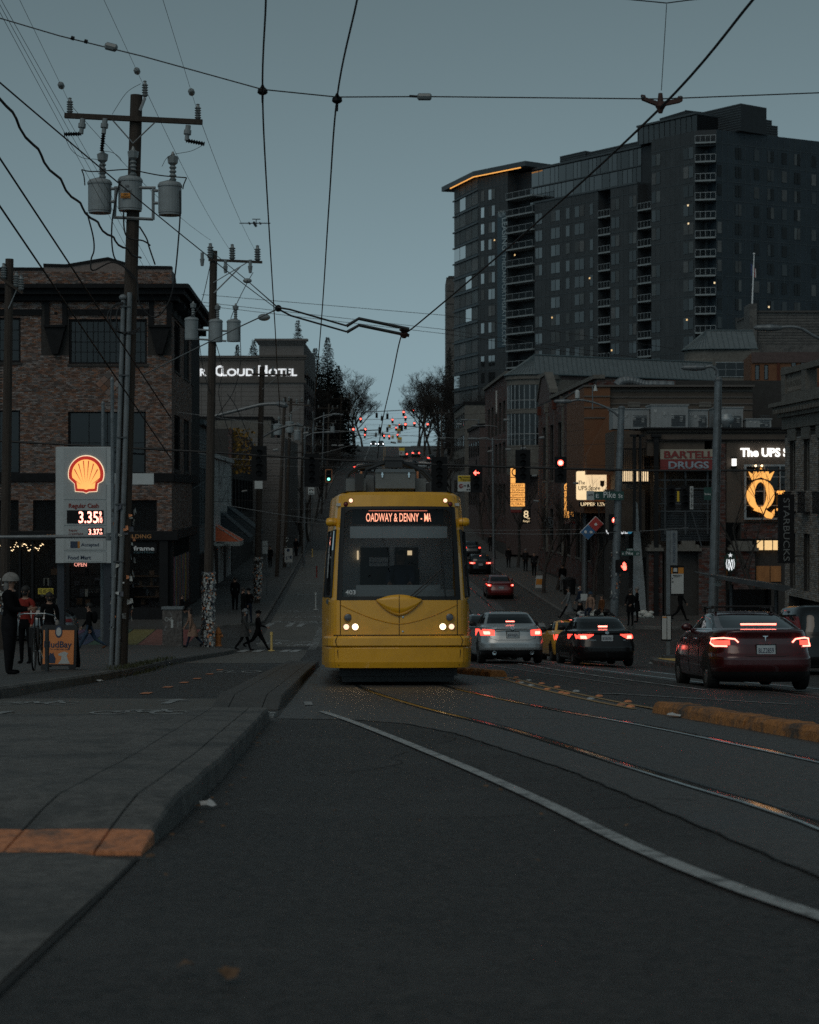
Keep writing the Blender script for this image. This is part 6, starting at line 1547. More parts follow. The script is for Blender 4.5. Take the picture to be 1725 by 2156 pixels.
PLAN = [(0, 0), (.15, .003), (.3, .012), (.45, .028), (.6, .052), (.72, .078), (.82, .108), (.90, .138), (.945, .16), (.985, .19), (1.03, .26), (1.07, .36), (1.11, .55), (1.15, .85), (1.19, 1.25), (1.22, 1.75), (1.23, 2.4), (1.23, 4.0), (1.23, 7.2)]
def tpt(i, sg, z, out=0.0):
 x, y = PLAN[i]; k = hw(z) if i > 9 else lerp(1, hw(z), i/12)
 return Vector((sg*(x*k*1.065+(out*.5 if i > 8 else out*x)), y+lean(z)*(1 if i < 11 else max(0, 1-(i-10)*.25))-out*(1 if i < 12 else .3), z))
def tsurf(x, z, out=0.0):
 ax = abs(x)
 for i in range(len(PLAN)-1):
  a, b = tpt(i, 1, z), tpt(i+1, 1, z)
  if a.x <= ax <= b.x+1e-6:
   t = (ax-a.x)/max(b.x-a.x, 1e-6); p = a.lerp(b, t); return Vector((math.copysign(p.x, x), p.y-out, z))
 return Vector((x, .3-out, z))
NP = len(PLAN)
def tband(mb, zs, i0, i1, sides=(-1, 1), out=0.0):
 for sg in sides:
  for za, zb in zip(zs, zs[1:]):
   for i in range(i0, i1):
    mb.quad(*[tpt(k, sg, z, out) for k, z in ((i, za), (i+1, za), (i+1, zb), (i, zb))])
WS0, WS1 = 1.44, 3.03
zl = [.84, 1.0, 1.15, 1.3, 1.44]; zh = [3.03, 3.1, 3.16, 3.2, 3.23]; zm_ = [1.44+i*(3.03-1.44)/8 for i in range(9)]
mb = MB(); tband(mb, zl, 0, NP-1); tband(mb, zh, 0, NP-1); tband(mb, zm_, 9, 11); tband(mb, [1.44, 1.52], 11, NP-1); tband(mb, [2.62, 2.8, 3.03], 11, NP-1); tband(mb, [1.52, 2.0, 2.62], 14, 15)
mb.build('body', M('tram_yellow'), tram, shade=True, local=True)
mb = MB(); top = [tpt(i, -1, 3.23) for i in range(NP-1, 0, -1)]+[tpt(i, 1, 3.23) for i in range(NP)]
mid = [Vector((p.x*.93, p.y*.985+.1, 3.285)) for p in top]; k = len(top)
mb.add(top+mid, [(i, i+1, k+i+1, k+i) for i in range(k-1)]+[tuple(range(k, 2*k))]); mb.build('roof', M('tram_yellow'), tram, local=True)
for sg in (-1, 1):
 mb = MB(); mb.add([tpt(7, sg, 3.23)+Vector((-.3*sg, .1, .07)), tpt(9, sg, 3.23)+Vector((-.06*sg, .04, .06)), tpt(13, sg, 3.23)+Vector((-.06*sg, 0, .065)), tpt(13, sg, 3.23)+Vector((-.5*sg, 0, .075))], [(0, 1, 2, 3)]); mb.build('roof_pad', M('tram_dark'), tram, local=True)
mb = MB(); tband(mb, zm_, 0, 8, out=-.006); mb.build('windscreen', MATS['tram_glass'], tram, shade=True, local=True)
mb = MB(); tband(mb, zm_, 7, 9, out=.002); tband(mb, [2.985, 3.032], 0, 8, out=.002); tband(mb, [1.436, 1.50], 0, 8, out=.002)
for sg in (-1, 1):   # rounded top corners
 for j in range(4):
  a = tsurf(sg*(.84-.03*j), 2.985, .004); b = tsurf(sg*.90, 2.985, .004); c = tsurf(sg*.90, 2.90+.018*j, .004); mb.add([a, b, c], [(0, 1, 2)])
mb.build('windscreen_seal', M('black_plastic'), tram, local=True)
for sg in (-1, 1):
 mb = MB(); tband(mb, [1.5, 1.9, 2.3, 2.64], 11, 14, (sg,), out=.0); mb.build('side_window', MATS['tram_side_glass'], tram, local=True)
 mb = MB(); tband(mb, [1.52, 2.0, 2.62], 15, NP-1, (sg,), out=-.01); mb.build('side_window', MATS['tram_side_glass'], tram, local=True)
 mb = MB(); mb.tube([tpt(k_, sg, z, .01) for k_, z in ((11, 1.5), (11, 2.64), (14, 2.64), (14, 1.52), (11, 1.5))], .022, 5); mb.build('window_seal', M('black_plastic'), tram, local=True)
def tring(mb, zs, outs, i1=13):
 rows = []
 for z, o_ in zip(zs, outs): rows.append([tpt(i, -1, 1.0, o_)*1 for i in range(i1, 0, -1)]+[tpt(i, 1, 1.0, o_) for i in range(i1+1)])
 for r, z in zip(rows, zs):
  for p in r: p.z = z
 k = len(rows[0]); mb.add([p for r in rows for p in r], [(i*k+j, i*k+j+1, (i+1)*k+j+1, (i+1)*k+j) for i in range(len(rows)-1) for j in range(k-1)])
mb = MB(); tring(mb, [.655, .662, .68, .80, .832, .842], [.02, .085, .10, .10, .08, .0]); mb.build('bumper', M('tram_yellow'), tram, local=True)
mb = MB(); tring(mb, [.30, .305, .40, .63, .65, .655], [.0, .045, .07, .075, .065, .0]); tband(mb, [.33, .84], 13, NP-1); mb.build('skirt', M('tram_yellow'), tram, local=True)
mb = MB(); mb.box(-1.0, 1.0, .45, 7, .16, .36); mb.box(-.95, .95, .5, 3.5, .06, .4); mb.build('underframe', M('tram_dark'), tram, local=True)
for sg in (-1, 1):
 for y in (1.9, 3.5):
  mb = MB(); mb.lathe([(.02, -.06), (.3, -.06), (.31, .02), (.33, .05), (.33, .07), (.02, .07)], n=24, fr=Fr((sg*.72, y, .33), (0, 1, 0), (0, 0, 1), (-sg, 0, 0))); mb.build('wheel', M('steel_dark'), tram, local=True)
def tline(pts, r=.007, mat='black_plastic', name='panel_gap', off=.003):
 mb = MB(); mb.tube([tsurf(x, z, off) for x, z in pts], r, 4); mb.build(name, M(mat), tram, local=True)
for sg in (-1, 1):
 tline([(sg*.985, z) for z in (.86, 1.0, 1.2, 1.44)])
 mb = MB(); mb.tube([tpt(7, sg, 1.0, o_)+Vector((0, 0, z-1.0)) for z, o_ in ((.34, .055), (.58, .08), (.65, .065), (.67, .095), (.76, .125), (.835, .08))], .006, 4); mb.build('panel_gap', M('black_plastic'), tram, local=True)
mb = MB(); tring(mb, [.842, .858], [.012, .012], 10); mb.build('shadow_gap', M('black_plastic'), tram, local=True)
tline([(TCX*0, z) for z in (.86, 1.0, 1.15, 1.22)], .006)
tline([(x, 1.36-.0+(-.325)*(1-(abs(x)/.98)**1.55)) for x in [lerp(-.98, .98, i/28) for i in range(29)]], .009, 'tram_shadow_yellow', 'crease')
mb = MB(); n = 24; top_ = lambda x: 1.44+.088*(1-(x/.375)**2); bot_ = lambda x: 1.445-.25*max(0, 1-(abs(x)/.375)**1.75)
def surf2(x, z): return tsurf(x, min(z, 1.6))
patch(mb, surf2, -.375, .375, top_, bot_, .045, 22, 6); mb.build('nose_panel', M('tram_yellow'), tram, shade=True, local=True)
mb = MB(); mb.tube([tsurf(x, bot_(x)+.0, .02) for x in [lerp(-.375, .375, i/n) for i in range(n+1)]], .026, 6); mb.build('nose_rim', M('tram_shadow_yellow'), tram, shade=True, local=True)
mb = MB(); mb.tube([tsurf(0, z, .05) for z in (1.22, 1.35, 1.52)], .005, 4); mb.build('panel_gap', M('black_plastic'), tram, local=True)
for x, z in ((.065, 1.15), (.06, .91)):
 mb = MB(); p = tsurf(x, z); mb.lathe([(.016, -.004), (.016, .008), (.004, .01)], n=10, fr=Fr(p, (1, 0, 0), (0, 0, 1), (0, -1, 0))); mb.build('lock', M('chrome'), tram, local=True)
for x in (-.52, .52):
 mb = MB(); p = tpt(5, 1 if x > 0 else -1, 1.0, .085); mb.ball(Vector((x, p.y, .605)), .016, n=8, m=6); mb.build('bolt', M('steel_dark'), tram, local=True)
def lamp(x, z, r, mat, name, bezel='black_plastic', depth=.02):
 p = tsurf(x, z); fr = Fr(p, (1, 0, 0), (0, 0, 1), (0, -1, 0))
 mb = MB(); mb.lathe([(r*1.25, -.03), (r*1.25, depth*.6), (r*1.05, depth), (r, depth*.7)], n=20, fr=fr); b = mb.build(name, M(bezel), tram, local=True)
 mb = MB(); mb.lathe([(r, -.02), (r, depth*.75), (r*.7, depth*1.1), (r*.3, depth*1.3), (.003, depth*1.35)], n=18, fr=fr); mb.build('lens', mat if not isinstance(mat, str) else (MATS[mat]), b, local=True)
emitter('lens_warm', (1.0, .55, .38), 1.6)
for s in (-1, 1):
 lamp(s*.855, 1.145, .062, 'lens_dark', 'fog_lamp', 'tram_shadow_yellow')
 lamp(s*.735, .99, .05, 'lit_head', 'headlamp', 'chrome'); lamp(s*.885, .99, .045, 'lens_warm', 'indicator_lamp', 'chrome')
 lamp(s*.805, 3.135, .034, 'lens_warm', 'marker_lamp'); lamp(s*.888, 3.075, .034, 'tail_off', 'marker_lamp')
y_led = .24+lean(2.85)
mb = MB(); mb.box(-.78, .78, y_led+.02, y_led+.12, 2.74, 3.0); mb.build('display_board', M('black_plastic'), tram, local=True)
fd = Fr((0, y_led+.015, 0), (1, 0, 0), (0, -1, 0)); mb = MB(); mb.text(fd, 'OADWAY & DENNY - M', -.545, 2.785, 1.06, .14, 0, .006, .004); mb.text(fd, 'A', .515, 2.785, .05, .14, 0, .006, .004); mb.build('display_lettering', MATS['led_amber'], tram, local=True)
mb = MB(); mb.box(-.5, .5, y_led+.0, y_led+.015, 2.963, 2.972); mb.build('display_strip', MATS['led_row'], tram, local=True)
mb = MB(); mb.box(-.95, .95, .35, 1.0, 1.0, 1.62); mb.box(-.72, .72, .42, .8, 1.62, 1.7); mb.build('dashboard', M('tram_inside'), tram, local=True)
mb = MB(); mb.box(-1.05, 1.05, 2.3, 2.36, .9, 3.1); mb.box(-1.05, 1.05, .5, 2.3, 3.05, 3.1); mb.box(-.82, .84, .46, .5, 2.5, 2.7); mb.build('cab_wall', M('tram_pale'), tram, local=True)
mb = MB(); mb.box(-.62, -.1, 2.27, 2.29, 1.75, 2.42); mb.box(0, .42, 2.27, 2.29, 1.75, 2.42); mb.build('cab_window', M('tram_dark'), tram, local=True)
mb = MB(); mb.box(-.46, -.12, 2.24, 2.26, 2.08, 2.24); si = mb.build('cab_notice', M('tram_pale'), tram, local=True)
mb = MB(); mb.text(Fr((0, 2.235, 0), (1, 0, 0), (0, -1, 0)), 'Broadway & Pine', -.44, 2.14, .3, .03, 0, .002); mb.build('notice_lettering', M('black_plastic'), si, local=True)
mb = MB(); mb.box(.23, .31, 2.22, 2.25, 2.28, 2.36); mb.box(-.68, -.65, 2.22, 2.25, 2.2, 2.36); mb.build('saloon_lamp', MATS['lit_cream'], tram, local=True)
mb = MB(); mb.box(-.22, .42, 1.75, 1.95, 1.2, 2.0); mb.build('driver_seat', M('tram_dark'), tram, local=True)
for s in (-1, 1):
 mb = MB(); mb.ball(Vector((s*.72, .5+.25, 2.87)), .05, n=12, m=8); mb.build('speaker', M('tram_pale'), tram, local=True)
fn_ = Fr(tsurf(-.82, 1.53, .012), (1, 0, 0), (0, -1, 0)); mb = MB(); mb.text(Fr((0, tsurf(-.82, 1.54).y-.006, 0), (1, .12, 0), (0, -1, 0)), '403', -.905, 1.535, .17, .07, 0, .003, .01); mb.build('fleet_number', M('letter_white'), tram, local=True)
mb = MB(); mb.box(-.6, .6, 1.5, 1.7, 3.02, 3.045); mb.build('cab_fill_light', MATS['lit_soft'], tram, local=True)  # glowing ceiling strip, added to brighten the dark cab behind the glass
mb = MB(); mb.tube([tsurf(.19, 1.50, .05), tsurf(.45, 1.72, .06), tsurf(.73, 1.97, .06)], .011, 6); mb.tube([tsurf(.26, 1.50, .05), tsurf(.50, 1.70, .06), tsurf(.76, 1.95, .06)], .008, 6); mb.tube([tsurf(.73, 2.45, .03), tsurf(.75, 1.97, .05), tsurf(.78, 1.5, .03)], .012, 6); mb.build('wiper', M('black_plastic'), tram, local=True)
for s in (-1, 1):
 p = tpt(11, s, 2.78); mb = MB(); q = [p+Vector((s*d, .05-.02*d, 0)) for d in (-.05, .02, .06, .13, .17, .185)]
 mb.tube(q, [.055, .07, .075, .075, .06, .02], 14); mb.build('camera_pod', M('tram_yellow'), tram, shade=True, local=True)
 mb = MB(); mb.tube([q[2]-Vector((0, 0, .0)), q[2]+Vector((s*.005, 0, 0))], .0775, 14); mb.build('pod_seam', M('black_plastic'), tram, local=True)
_tb = MB.build
def _up(s, *a, **k):
 for p in s.v: p.z += .15
 return _tb(s, *a, **k)
MB.build = _up
mb = MB(); mb.box(-.36, .34, 1.5, 2.6, 3.28, 3.56); rbx = mb.build('roof_box', M('tram_grey'), tram, local=True)
mb = MB(); mb.add([Vector(p) for p in ((-.37, 1.48, 3.56), (.35, 1.48, 3.56), (.33, 1.7, 3.64), (-.35, 1.7, 3.64), (-.35, 2.6, 3.64), (.33, 2.6, 3.64), (.35, 2.6, 3.56), (-.37, 2.6, 3.56))], [(0, 1, 2, 3), (3, 2, 5, 4), (0, 3, 4, 7), (1, 6, 5, 2)]); mb.build('lid', M('tram_grey'), rbx, local=True)
for x in (-.24, .23):
 mb = MB(); mb.box(x-.012, x+.012, 1.475, 1.5, 3.47, 3.56); mb.box(x-.02, x+.02, 1.47, 1.5, 3.51, 3.535); mb.build('latch', M('chrome'), rbx, local=True)
for i, (x0, x1, h, y) in enumerate(((-.88, -.53, .2, 1.7), (-.72, -.58, .28, 1.62), (.36, .55, .22, 1.9), (.56, .62, .12, 1.9), (-.52, -.38, .3, 2.2))):
 mb = MB(); mb.box(x0, x1, y, y+.7, 3.25, 3.27+h); mb.build('equipment_box', M('tram_dark' if i % 2 else 'tram_grey'), tram, local=True)
pg = MB(); Yp = 2.9
for dy in (0, .45):
 pg.tube([Vector((x, Yp+dy, z)) for x, z in ((-.86, 3.42), (-.85, 3.50), (-.80, 3.57), (-.64, 3.66), (-.28, 3.72), (-.16, 3.75), (.16, 3.75), (.36, 3.68), (.56, 3.58), (.66, 3.47), (.70, 3.42))], .028, 7)
pg.tube([Vector((-.16, Yp-.4, 3.70)), Vector((-.5, Yp-.3, 3.58)), Vector((-.56, Yp-.2, 3.3))], .03, 7); pg.tube([Vector((.16, Yp-.4, 3.70)), Vector((.44, Yp-.3, 3.58)), Vector((.5, Yp-.2, 3.3))], .03, 7)
pg.tube([Vector((-.18, Yp-.4, 3.74)), Vector((.16, Yp-.4, 3.74))], .06, 10); pg.box(-.17, .15, Yp-.45, Yp-.3, 3.6, 3.78)
pg.tube([Vector((-.3, Yp-.2, 3.35)), Vector((0, Yp-.35, 3.62)), Vector((.3, Yp-.2, 3.35))], .022, 6)
for p in pg.v: p.z += .13
pg.build('pantograph', M('tram_dark'), tram, local=True)
for x in (-.6, .42):
 mb = MB(); mb.lathe([(.035, 0), (.06, .04), (.03, .07), (.05, .11), (.03, .14), (.02, .22)], Vector((x, 2.3, 3.3)), 12); mb.build('insulator', M('tram_dark'), tram, local=True)
 mb = MB(); mb.lathe([(.02, 0), (.022, .14), (.01, .15)], Vector((x, 2.3, 3.5)), 8); mb.build('spring', M('paint_orange'), tram, local=True)
MB.build = _tb
mb = MB(); mb.box(-1.2, 1.2, 7.35, 13, .35, 3.2); mb.box(-1.1, 1.1, 7.1, 7.4, .5, 3.0); mb.build('rear_module', M('tram_yellow'), tram, local=True)
for s in (-1, 1):
 mb = MB(); mb.box(s*1.201, s*1.206, 7.6, 12.8, 1.4, 2.6); mb.build('side_window', MATS['tram_side_glass'], tram, local=True)
 mb = MB(); mb.tube([tpt(12, s, 1.42, .02)+Vector((0, 0, .0)), tpt(12, s, 1.42, .05)], .045, 12); mb.build('door_button', M('chrome'), tram, local=True)
M('pole_wood', (.045, .034, .027), .9, .35, 2.5, .5, 30, stretch=(6, 6, .4)); M('pole_grey', (.17, .185, .195), .55, .2, 3, metal=.3, c2=(.10, .11, .115), c2amt=.6)
M('porcelain', (.20, .22, .225), .3, .1, 4); M('transformer', (.24, .265, .275), .5, .15, 3, c2=(.17, .18, .19), c2amt=.5); M('wire', (.008, .008, .009), .6, 0); M('wire_pale', (.16, .17, .175), .5, 0)
M('signal_black', (.006, .006, .007), .6, .1, 5, spec=.2); M('sign_white', (.42, .43, .42), .6, .08, 5); M('sign_green2', (.015, .06, .05), .5, .1); M('cabinet', (.085, .075, .07), .7, .7, 7, c2=(.34, .36, .37), c2amt=.8, c2thr=.55)
class Q:
 """a plane at a fixed depth, addressed by pixels"""
 def __init__(s, q): s.q = q; s.Y = FPX/q; s.fr = Fr((0, s.Y, 0), (1, 0, 0), (0, -1, 0))
 def u(s, x): return (x-HX)/s.q
 def v(s, y): return CAMZ+(HY-y)/s.q
 def p(s, x, y, n=0.0): return s.fr(s.u(x), s.v(y), n)
 def box(s, mb, x0, x1, y0, y1, n0, n1): return mb.boxf(s.fr, s.u(x0), s.u(x1), s.v(y1), s.v(y0), n0, n1)
 def poly(s, mb, pts, n0, n1): return mb.prism(s.fr, [(s.u(x), s.v(y)) for x, y in pts], n0, n1)
 def text(s, mb, t, x0, y, w, h, n=.0, ext=.01, bold=0.0): return mb.text(s.fr, t, s.u(x0), s.v(y), w/s.q if w else None, h/s.q, n, ext, bold)
def ins(o, p, h=.42, r=.09, up=1, name='insulator'):
 mb = MB(); pr = [(r*.5, 0)]
 for k in range(5): pr += [(r, h*(.12+k*.15)), (r*.55, h*(.19+k*.15))]
 pr += [(r*.4, h*.92), (r*.6, h*.95), (.02, h)]
 mb.lathe([(a, b*up) for a, b in (pr if up > 0 else pr)], p, 10); mb.build(name, M('porcelain'), o)
def bar(o, name, pts, r, mat, n=8): mb = MB(); mb.tube(pts, r, n); return mb.build(name, M(mat), o)
def transformer(o, Qp, x, y, w, h):
 r = w/Qp.q/2; z0 = Qp.v(y+h/2); z1 = Qp.v(y-h/2); c = Qp.p(x, 0, 0); c.z = 0; c = c+Vector((0, -.05, 0))
 mb = MB(); mb.lathe([(r*.96, z0), (r*.96, z0+.04), (r, z0+.05), (r, z1-.06), (r*1.06, z1-.05), (r*1.06, z1-.01), (r*.9, z1+.05), (r*.3, z1+.1), (.02, z1+.1)], c, 24); t = mb.build('transformer', M('transformer'), o, shade=False)
 bp = c+Vector((r*.3, -.1, z1+.05)); mb = MB(); pr = [(.05, 0)]
 for k in range(4): pr += [(.085, .05+k*.09), (.05, .1+k*.09)]
 mb.lathe(pr+[(.11, .42), (.13, .56), (.05, .6), (.02, .68)], bp, 10); mb.build('bushing', M('porcelain'), t)
 return bp+Vector((0, 0, .68))
def flakes(o, base, top, r, n, z0, z1, seed=1):
 """torn posters stapled round a pole"""
 random.seed(seed); cols_ = ['sign_white', 'print_pale', 'print_dark', 'paint_white_worn', 'paint_orange', 'print_dark']
 ms = [MB() for _ in cols_]
 for i in range(n):
  z = random.uniform(z0, z1); t = (z-base.z)/(top.z-base.z); c = base.lerp(top, t); a = random.uniform(0, 6.28); w = random.uniform(.03, .11); h = random.uniform(.03, .13); rr = r+random.uniform(.0, .07)
  d = Vector((math.cos(a), math.sin(a), 0)); s = Vector((-d.y, d.x, 0)); lift = random.uniform(0, .07); tl = random.uniform(-.5, .5)
  k = min(int(random.random()**1.6*6), 5); p = c+d*rr
  ms[k].add([p-s*w/2-Vector((0, 0, h/2)), p+s*w/2-Vector((0, 0, h/2-tl*w))+d*lift, p+s*w/2+Vector((0, 0, h/2))+d*lift*.5, p-s*w/2+Vector((0, 0, h/2+tl*w*.5))], [(0, 1, 2, 3)])
 for m_, nm in zip(ms, cols_):
  if m_.f: m_.build('poster', M(nm), o, kind='stuff')
def arm(o, Qp, x0, x1, y0, y1, t=.06, ins_at=(), name='crossarm'):
 mb = MB(); d = .055; a, b = Qp.p(x0, y0, .16), Qp.p(x1, y1, .16); u = (b-a).normalized(); f = Fr(a, u, (0, -1, 0), u.cross(Vector((0, -1, 0)))*-1 if False else (-u.z, 0, u.x)); mb.boxf(f, 0, (b-a).length, -t, t, -d, d); mb.build(name, M('pole_wood'), o)
 for x in ins_at:
  tt = (x-x0)/(x1-x0); p = a.lerp(b, tt)+Vector((0, 0, t)); ins(o, p, 33/Qp.q if Qp.q > 40 else .42, 7.3/Qp.q if Qp.q > 40 else .09)
q1 = Q(93.75); b1 = q1.p(252, 1402); b1.z = gz(b1.x, b1.y)+.1; t1 = q1.p(287.5, 200)
P1 = thing('utility_pole', 'nearest leaning wooden utility pole with three grey transformers', 'utility pole', b1, group='wooden utility poles on the left')
bar(P1, 'pole', [b1, b1.lerp(t1, .5), t1], [.175, .155, .135], 'pole_wood', 14)
arm(P1, q1, 139, 428, 246, 260, .055, (150, 418.6)); ins(P1, q1.p(306, 205, .05), .37, .075)
bar(P1, 'pole_top_bracket', [q1.p(296, 235, .1), q1.p(306, 207, .05)], .035, 'steel_grey', 6)
for x in (238, 331): bar(P1, 'brace', [q1.p(x, 254 if x < 300 else 259, .2), q1.p(283, 305, .2)], .016, 'steel_grey', 4)
wires = []   # (points, radius, name)
for i, (x, y, fx, fy) in enumerate(((178, 268, 140, 288), (225, 268, 219, 322), (399, 282, 433, 308))):
 mb = MB(); p0 = q1.p(x, y-14, .22); p1 = q1.p(x-3, y+18, .25); mb.tube([p0, p0.lerp(p1, .3), p0.lerp(p1, .32), p0.lerp(p1, .6), p0.lerp(p1, .62), p1], [.06, .06, .085, .085, .05, .05], 10); c = mb.build('cutout', M('porcelain'), P1)
 p2 = q1.p(fx, fy, .3); mb = MB(); k = 14; mb.tube([p1.lerp(p2, j/k) for j in range(k+1)], [.025 if j % 2 else .055 for j in range(k+1)], 8); mb.build('fuse', M('signal_black'), c)
tops = [transformer(P1, q1, x, y, w, h) for x, y, w, h in ((211, 417, 49, 65), (275, 412, 50, 66), (358.5, 422, 49, 64))]
for pts in (((243, 398), (330, 398)), ((245, 460), (325, 464)), ((247, 395), (244, 463)), ((325, 398), (325, 465)), ((236, 400), (247, 400)), ((236, 427), (247, 427)), ((325, 404), (335, 404)), ((325, 430), (335, 430))):
 bar(P1, 'bracket', [q1.p(x, y, .18) for x, y in pts], .035, 'steel_grey', 4)
M('label_orange', (.5, .19, .02), .6, .1); mb = MB(); q1.box(mb, 259, 279, 411, 422, .33, .335); mb.build('warning_label', M('label_orange'), P1)
mb = MB(); q1.text(mb, 'Y48044', 260, 409, 22, 5, .335, .004); q1.text(mb, '50', 268, 399, 8, 5, .335, .004); q1.text(mb, '120V', 265, 416, 9, 3.5, .337, .004); q1.text(mb, 'STRAIGHT', 260, 421.3, 18, 3.5, .337, .004); mb.build('lettering', M('black_paint'), P1)
for pts, r in ((((263, 634), (251, 1000), (237, 1404)), .052), (((276, 618), (265, 1000), (249.5, 1404)), .058)):
 bar(P1, 'conduit', [q1.p(x, y, .2) for x, y in pts], r, 'pole_grey', 10)
mb = MB(); mb.ball(q1.p(262, 628, .2), .09, 1, 1, .8); mb.build('weatherhead', M('pole_grey'), P1)
for y in (646, 790, 920, 1060, 1180):
 x = lerp(272, 250, (y-630)/780); mb = MB(); q1.box(mb, x-14, x+8, y, y+3, .14, .27); mb.build('pipe_strap', M('steel_dark'), P1)
flakes(P1, b1+Vector((0, -.05, 0)), t1, .19, 90, b1.z+.6, b1.z+3.6, 4)
def loose(o, Qp, pts, r=.014, mat='wire', n=.25, name='cable'):
 mb = MB(); mb.tube(smooth([Qp.p(x, y, n) for x, y in pts], 6), r, 5); mb.build(name, M(mat), o)
for pts in (((176, 361), (200, 365), (262, 361), (283, 362), (340, 373), (396, 378)), ((176, 361), (181, 375), (183, 394)), ((396, 378), (390, 392), (388, 402))): loose(P1, q1, pts, .014)
for pts in (((140, 290), (155, 320), (180, 337), (209, 340), (224, 352)), ((219, 322), (240, 325), (255, 335), (259, 343)), ((433, 308), (405, 322), (360, 332), (344, 355)), ((300, 181), (270, 200), (240, 245))): loose(P1, q1, pts, .006)
for pts in (((187, 450), (200, 500), (202, 530), (196, 550), (200, 572), (245, 555), (290, 590), (297, 640), (330, 670), (365, 620), (381, 480), (382, 405)), ((256, 385), (240, 470), (243, 540), (265, 565), (285, 590)), ((268, 385), (264, 450), (270, 500), (305, 510), (320, 520)), ((297, 480), (312, 505), (318, 525), (330, 560)), ((262, 640), (235, 655), (232, 680), (250, 700), (280, 700), (300, 690)), ((263, 638), (240, 650), (240, 690), (270, 705), (300, 695)), ((265, 640), (250, 660), (255, 700), (290, 705))): loose(P1, q1, pts, .018)
def wpole(xb, yb, xt, yt, q, label, arms=(), trans=(), posters=None, r=.16, ref=True):
 Qp = Q(q); b = Qp.p(xb, yb); b.z = gz(b.x, b.y)+.1; t = Qp.p(xt, yt); o = thing('utility_pole', label, 'utility pole', b, group='wooden utility poles on the left')
 bar(o, 'pole', [b, b.lerp(t, .5), t], [r, r*.9, r*.78], 'pole_wood', 10)
 for a in arms:
  arm(o, Qp, *a[:4], .05, a[4])
  cx = lerp(a[0], a[1], .5); bar(o, 'brace', [Qp.p(lerp(a[0], a[1], .75), lerp(a[2], a[3], .75), .2), Qp.p(xt, lerp(a[2], a[3], .5)+.9*q, .2)], .02, 'steel_grey', 4)
 for tr in trans: transformer(o, Qp, *tr)
 if len(trans) > 1: bar(o, 'bracket', [Qp.p(trans[0][0], trans[0][1], .1), Qp.p(trans[-1][0], trans[-1][1], .1)], .04, 'steel_grey', 4); bar(o, 'bracket', [Qp.p(trans[0][0]+.3*q, trans[0][1]+.4*q, .1), Qp.p(trans[-1][0]-.3*q, trans[-1][1]+.4*q, .1)], .04, 'steel_grey', 4)
 if posters: flakes(o, b, t, r, posters[0], Qp.v(posters[2]), Qp.v(posters[1]), int(xb))
 return o, Qp
P2, q2 = wpole(437, 1372, 450, 528, 51, 'second wooden utility pole thickly covered in torn posters', [(440, 553, 548, 553, (444, 490, 543))], [(403.6, 694, 28, 44), (455, 698, 28, 44), (492.6, 698, 29, 43)], (1500, 1205, 1366), .2)
for x, y in ((427, 545), (476, 560), (528, 560)):
 mb = MB(); p = q2.p(x, y-12, .2); mb.tube([p, p-Vector((0, 0, .25)), p-Vector((0, 0, .26)), p-Vector((0, 0, .55))], [.07, .07, .1, .06], 8); mb.build('cutout', M('porcelain'), P2)
for pts in (((403, 670), (425, 640), (444, 560)), ((487, 672), (500, 640), (520, 600), (534, 575)), ((505, 690), (508, 760), (495, 820), (470, 860), (455, 880)), ((455, 720), (470, 780), (462, 830), (480, 900), (500, 940)), ((420, 715), (430, 780), (445, 830)), ((480, 830), (500, 860), (530, 930), (560, 980))): loose(P2, q2, pts, .016)
bar(P2, 'brace_arm', [q2.p(452, 618, .2), q2.p(508, 562, .2)], .03, 'steel_grey', 5)
wpole(541, 1268, 552, 772, 35.5, 'third wooden utility pole with postered foot', [(530, 612, 788, 790, (536, 575, 606))], (), (600, 1172, 1262), .2)
wpole(583, 1216, 600, 836, 27.3, 'fourth wooden pole standing before the hotel wall', [(596, 655, 851, 854, (598, 625, 650))], ())
wpole(599, 1197, 613, 839, 24.4, 'fifth wooden pole carrying three transformers', [(606, 640, 846, 848, (609, 636))], [(585, 905, 18, 22), (610, 900, 17, 22), (626, 917, 14, 20)], (60, 1130, 1190))
for k, (Y, x, yt) in enumerate(((205, 640, 812), (250, 656, 818), (305, 672, 838), (365, 722, 826), (420, 735, 818))):
 q_ = FPX/Y; X = lkf(Y)-.6; z = gz(X, Y); yb = HY-(z+.1-CAMZ)*q_; xb = HX+X*q_
 wpole(xb, yb, xb+.3*q_, yb-13.5*q_, q_, ['sixth wooden pole farther up the left sidewalk', 'seventh wooden pole farther up the left sidewalk', 'eighth wooden pole halfway up the left hill', 'wooden pole high on the left hill', 'farthest wooden pole near the left crest'][k], [(xb-1.6*q_, xb+1.9*q_, yb-12.8*q_, yb-12.8*q_, (xb-1.4*q_, xb+.9*q_, xb+1.7*q_)), (xb-1.4*q_, xb+1.6*q_, yb-10.4*q_, yb-10.4*q_, (xb-1.2*q_, xb+1.4*q_))], [(xb+.9*q_, yb-9.2*q_, .7*q_, 1.0*q_)] if k % 2 == 0 else ())
wpole(8, 1345, 20, 545, 55, 'wooden pole at the far left edge before the brick building', [(2, 50, 585, 618, (10, 36, 46))], (), (160, 1215, 1290), .2)
for k, (Y, lab) in enumerate(((300, 'wooden pole on the right side of the hill'), (400, 'farther wooden pole on the right side of the hill'))):
 q_ = FPX/Y; X = rkf(Y)+.8; z = gz(X, Y); yb = HY-(z-CAMZ)*q_; xb = HX+X*q_
 wpole(xb, yb, xb, yb-13*q_, q_, lab, [(xb-1.6*q_, xb+1.6*q_, yb-12.4*q_, yb-12.4*q_, (xb-1.2*q_, xb+1.2*q_))])
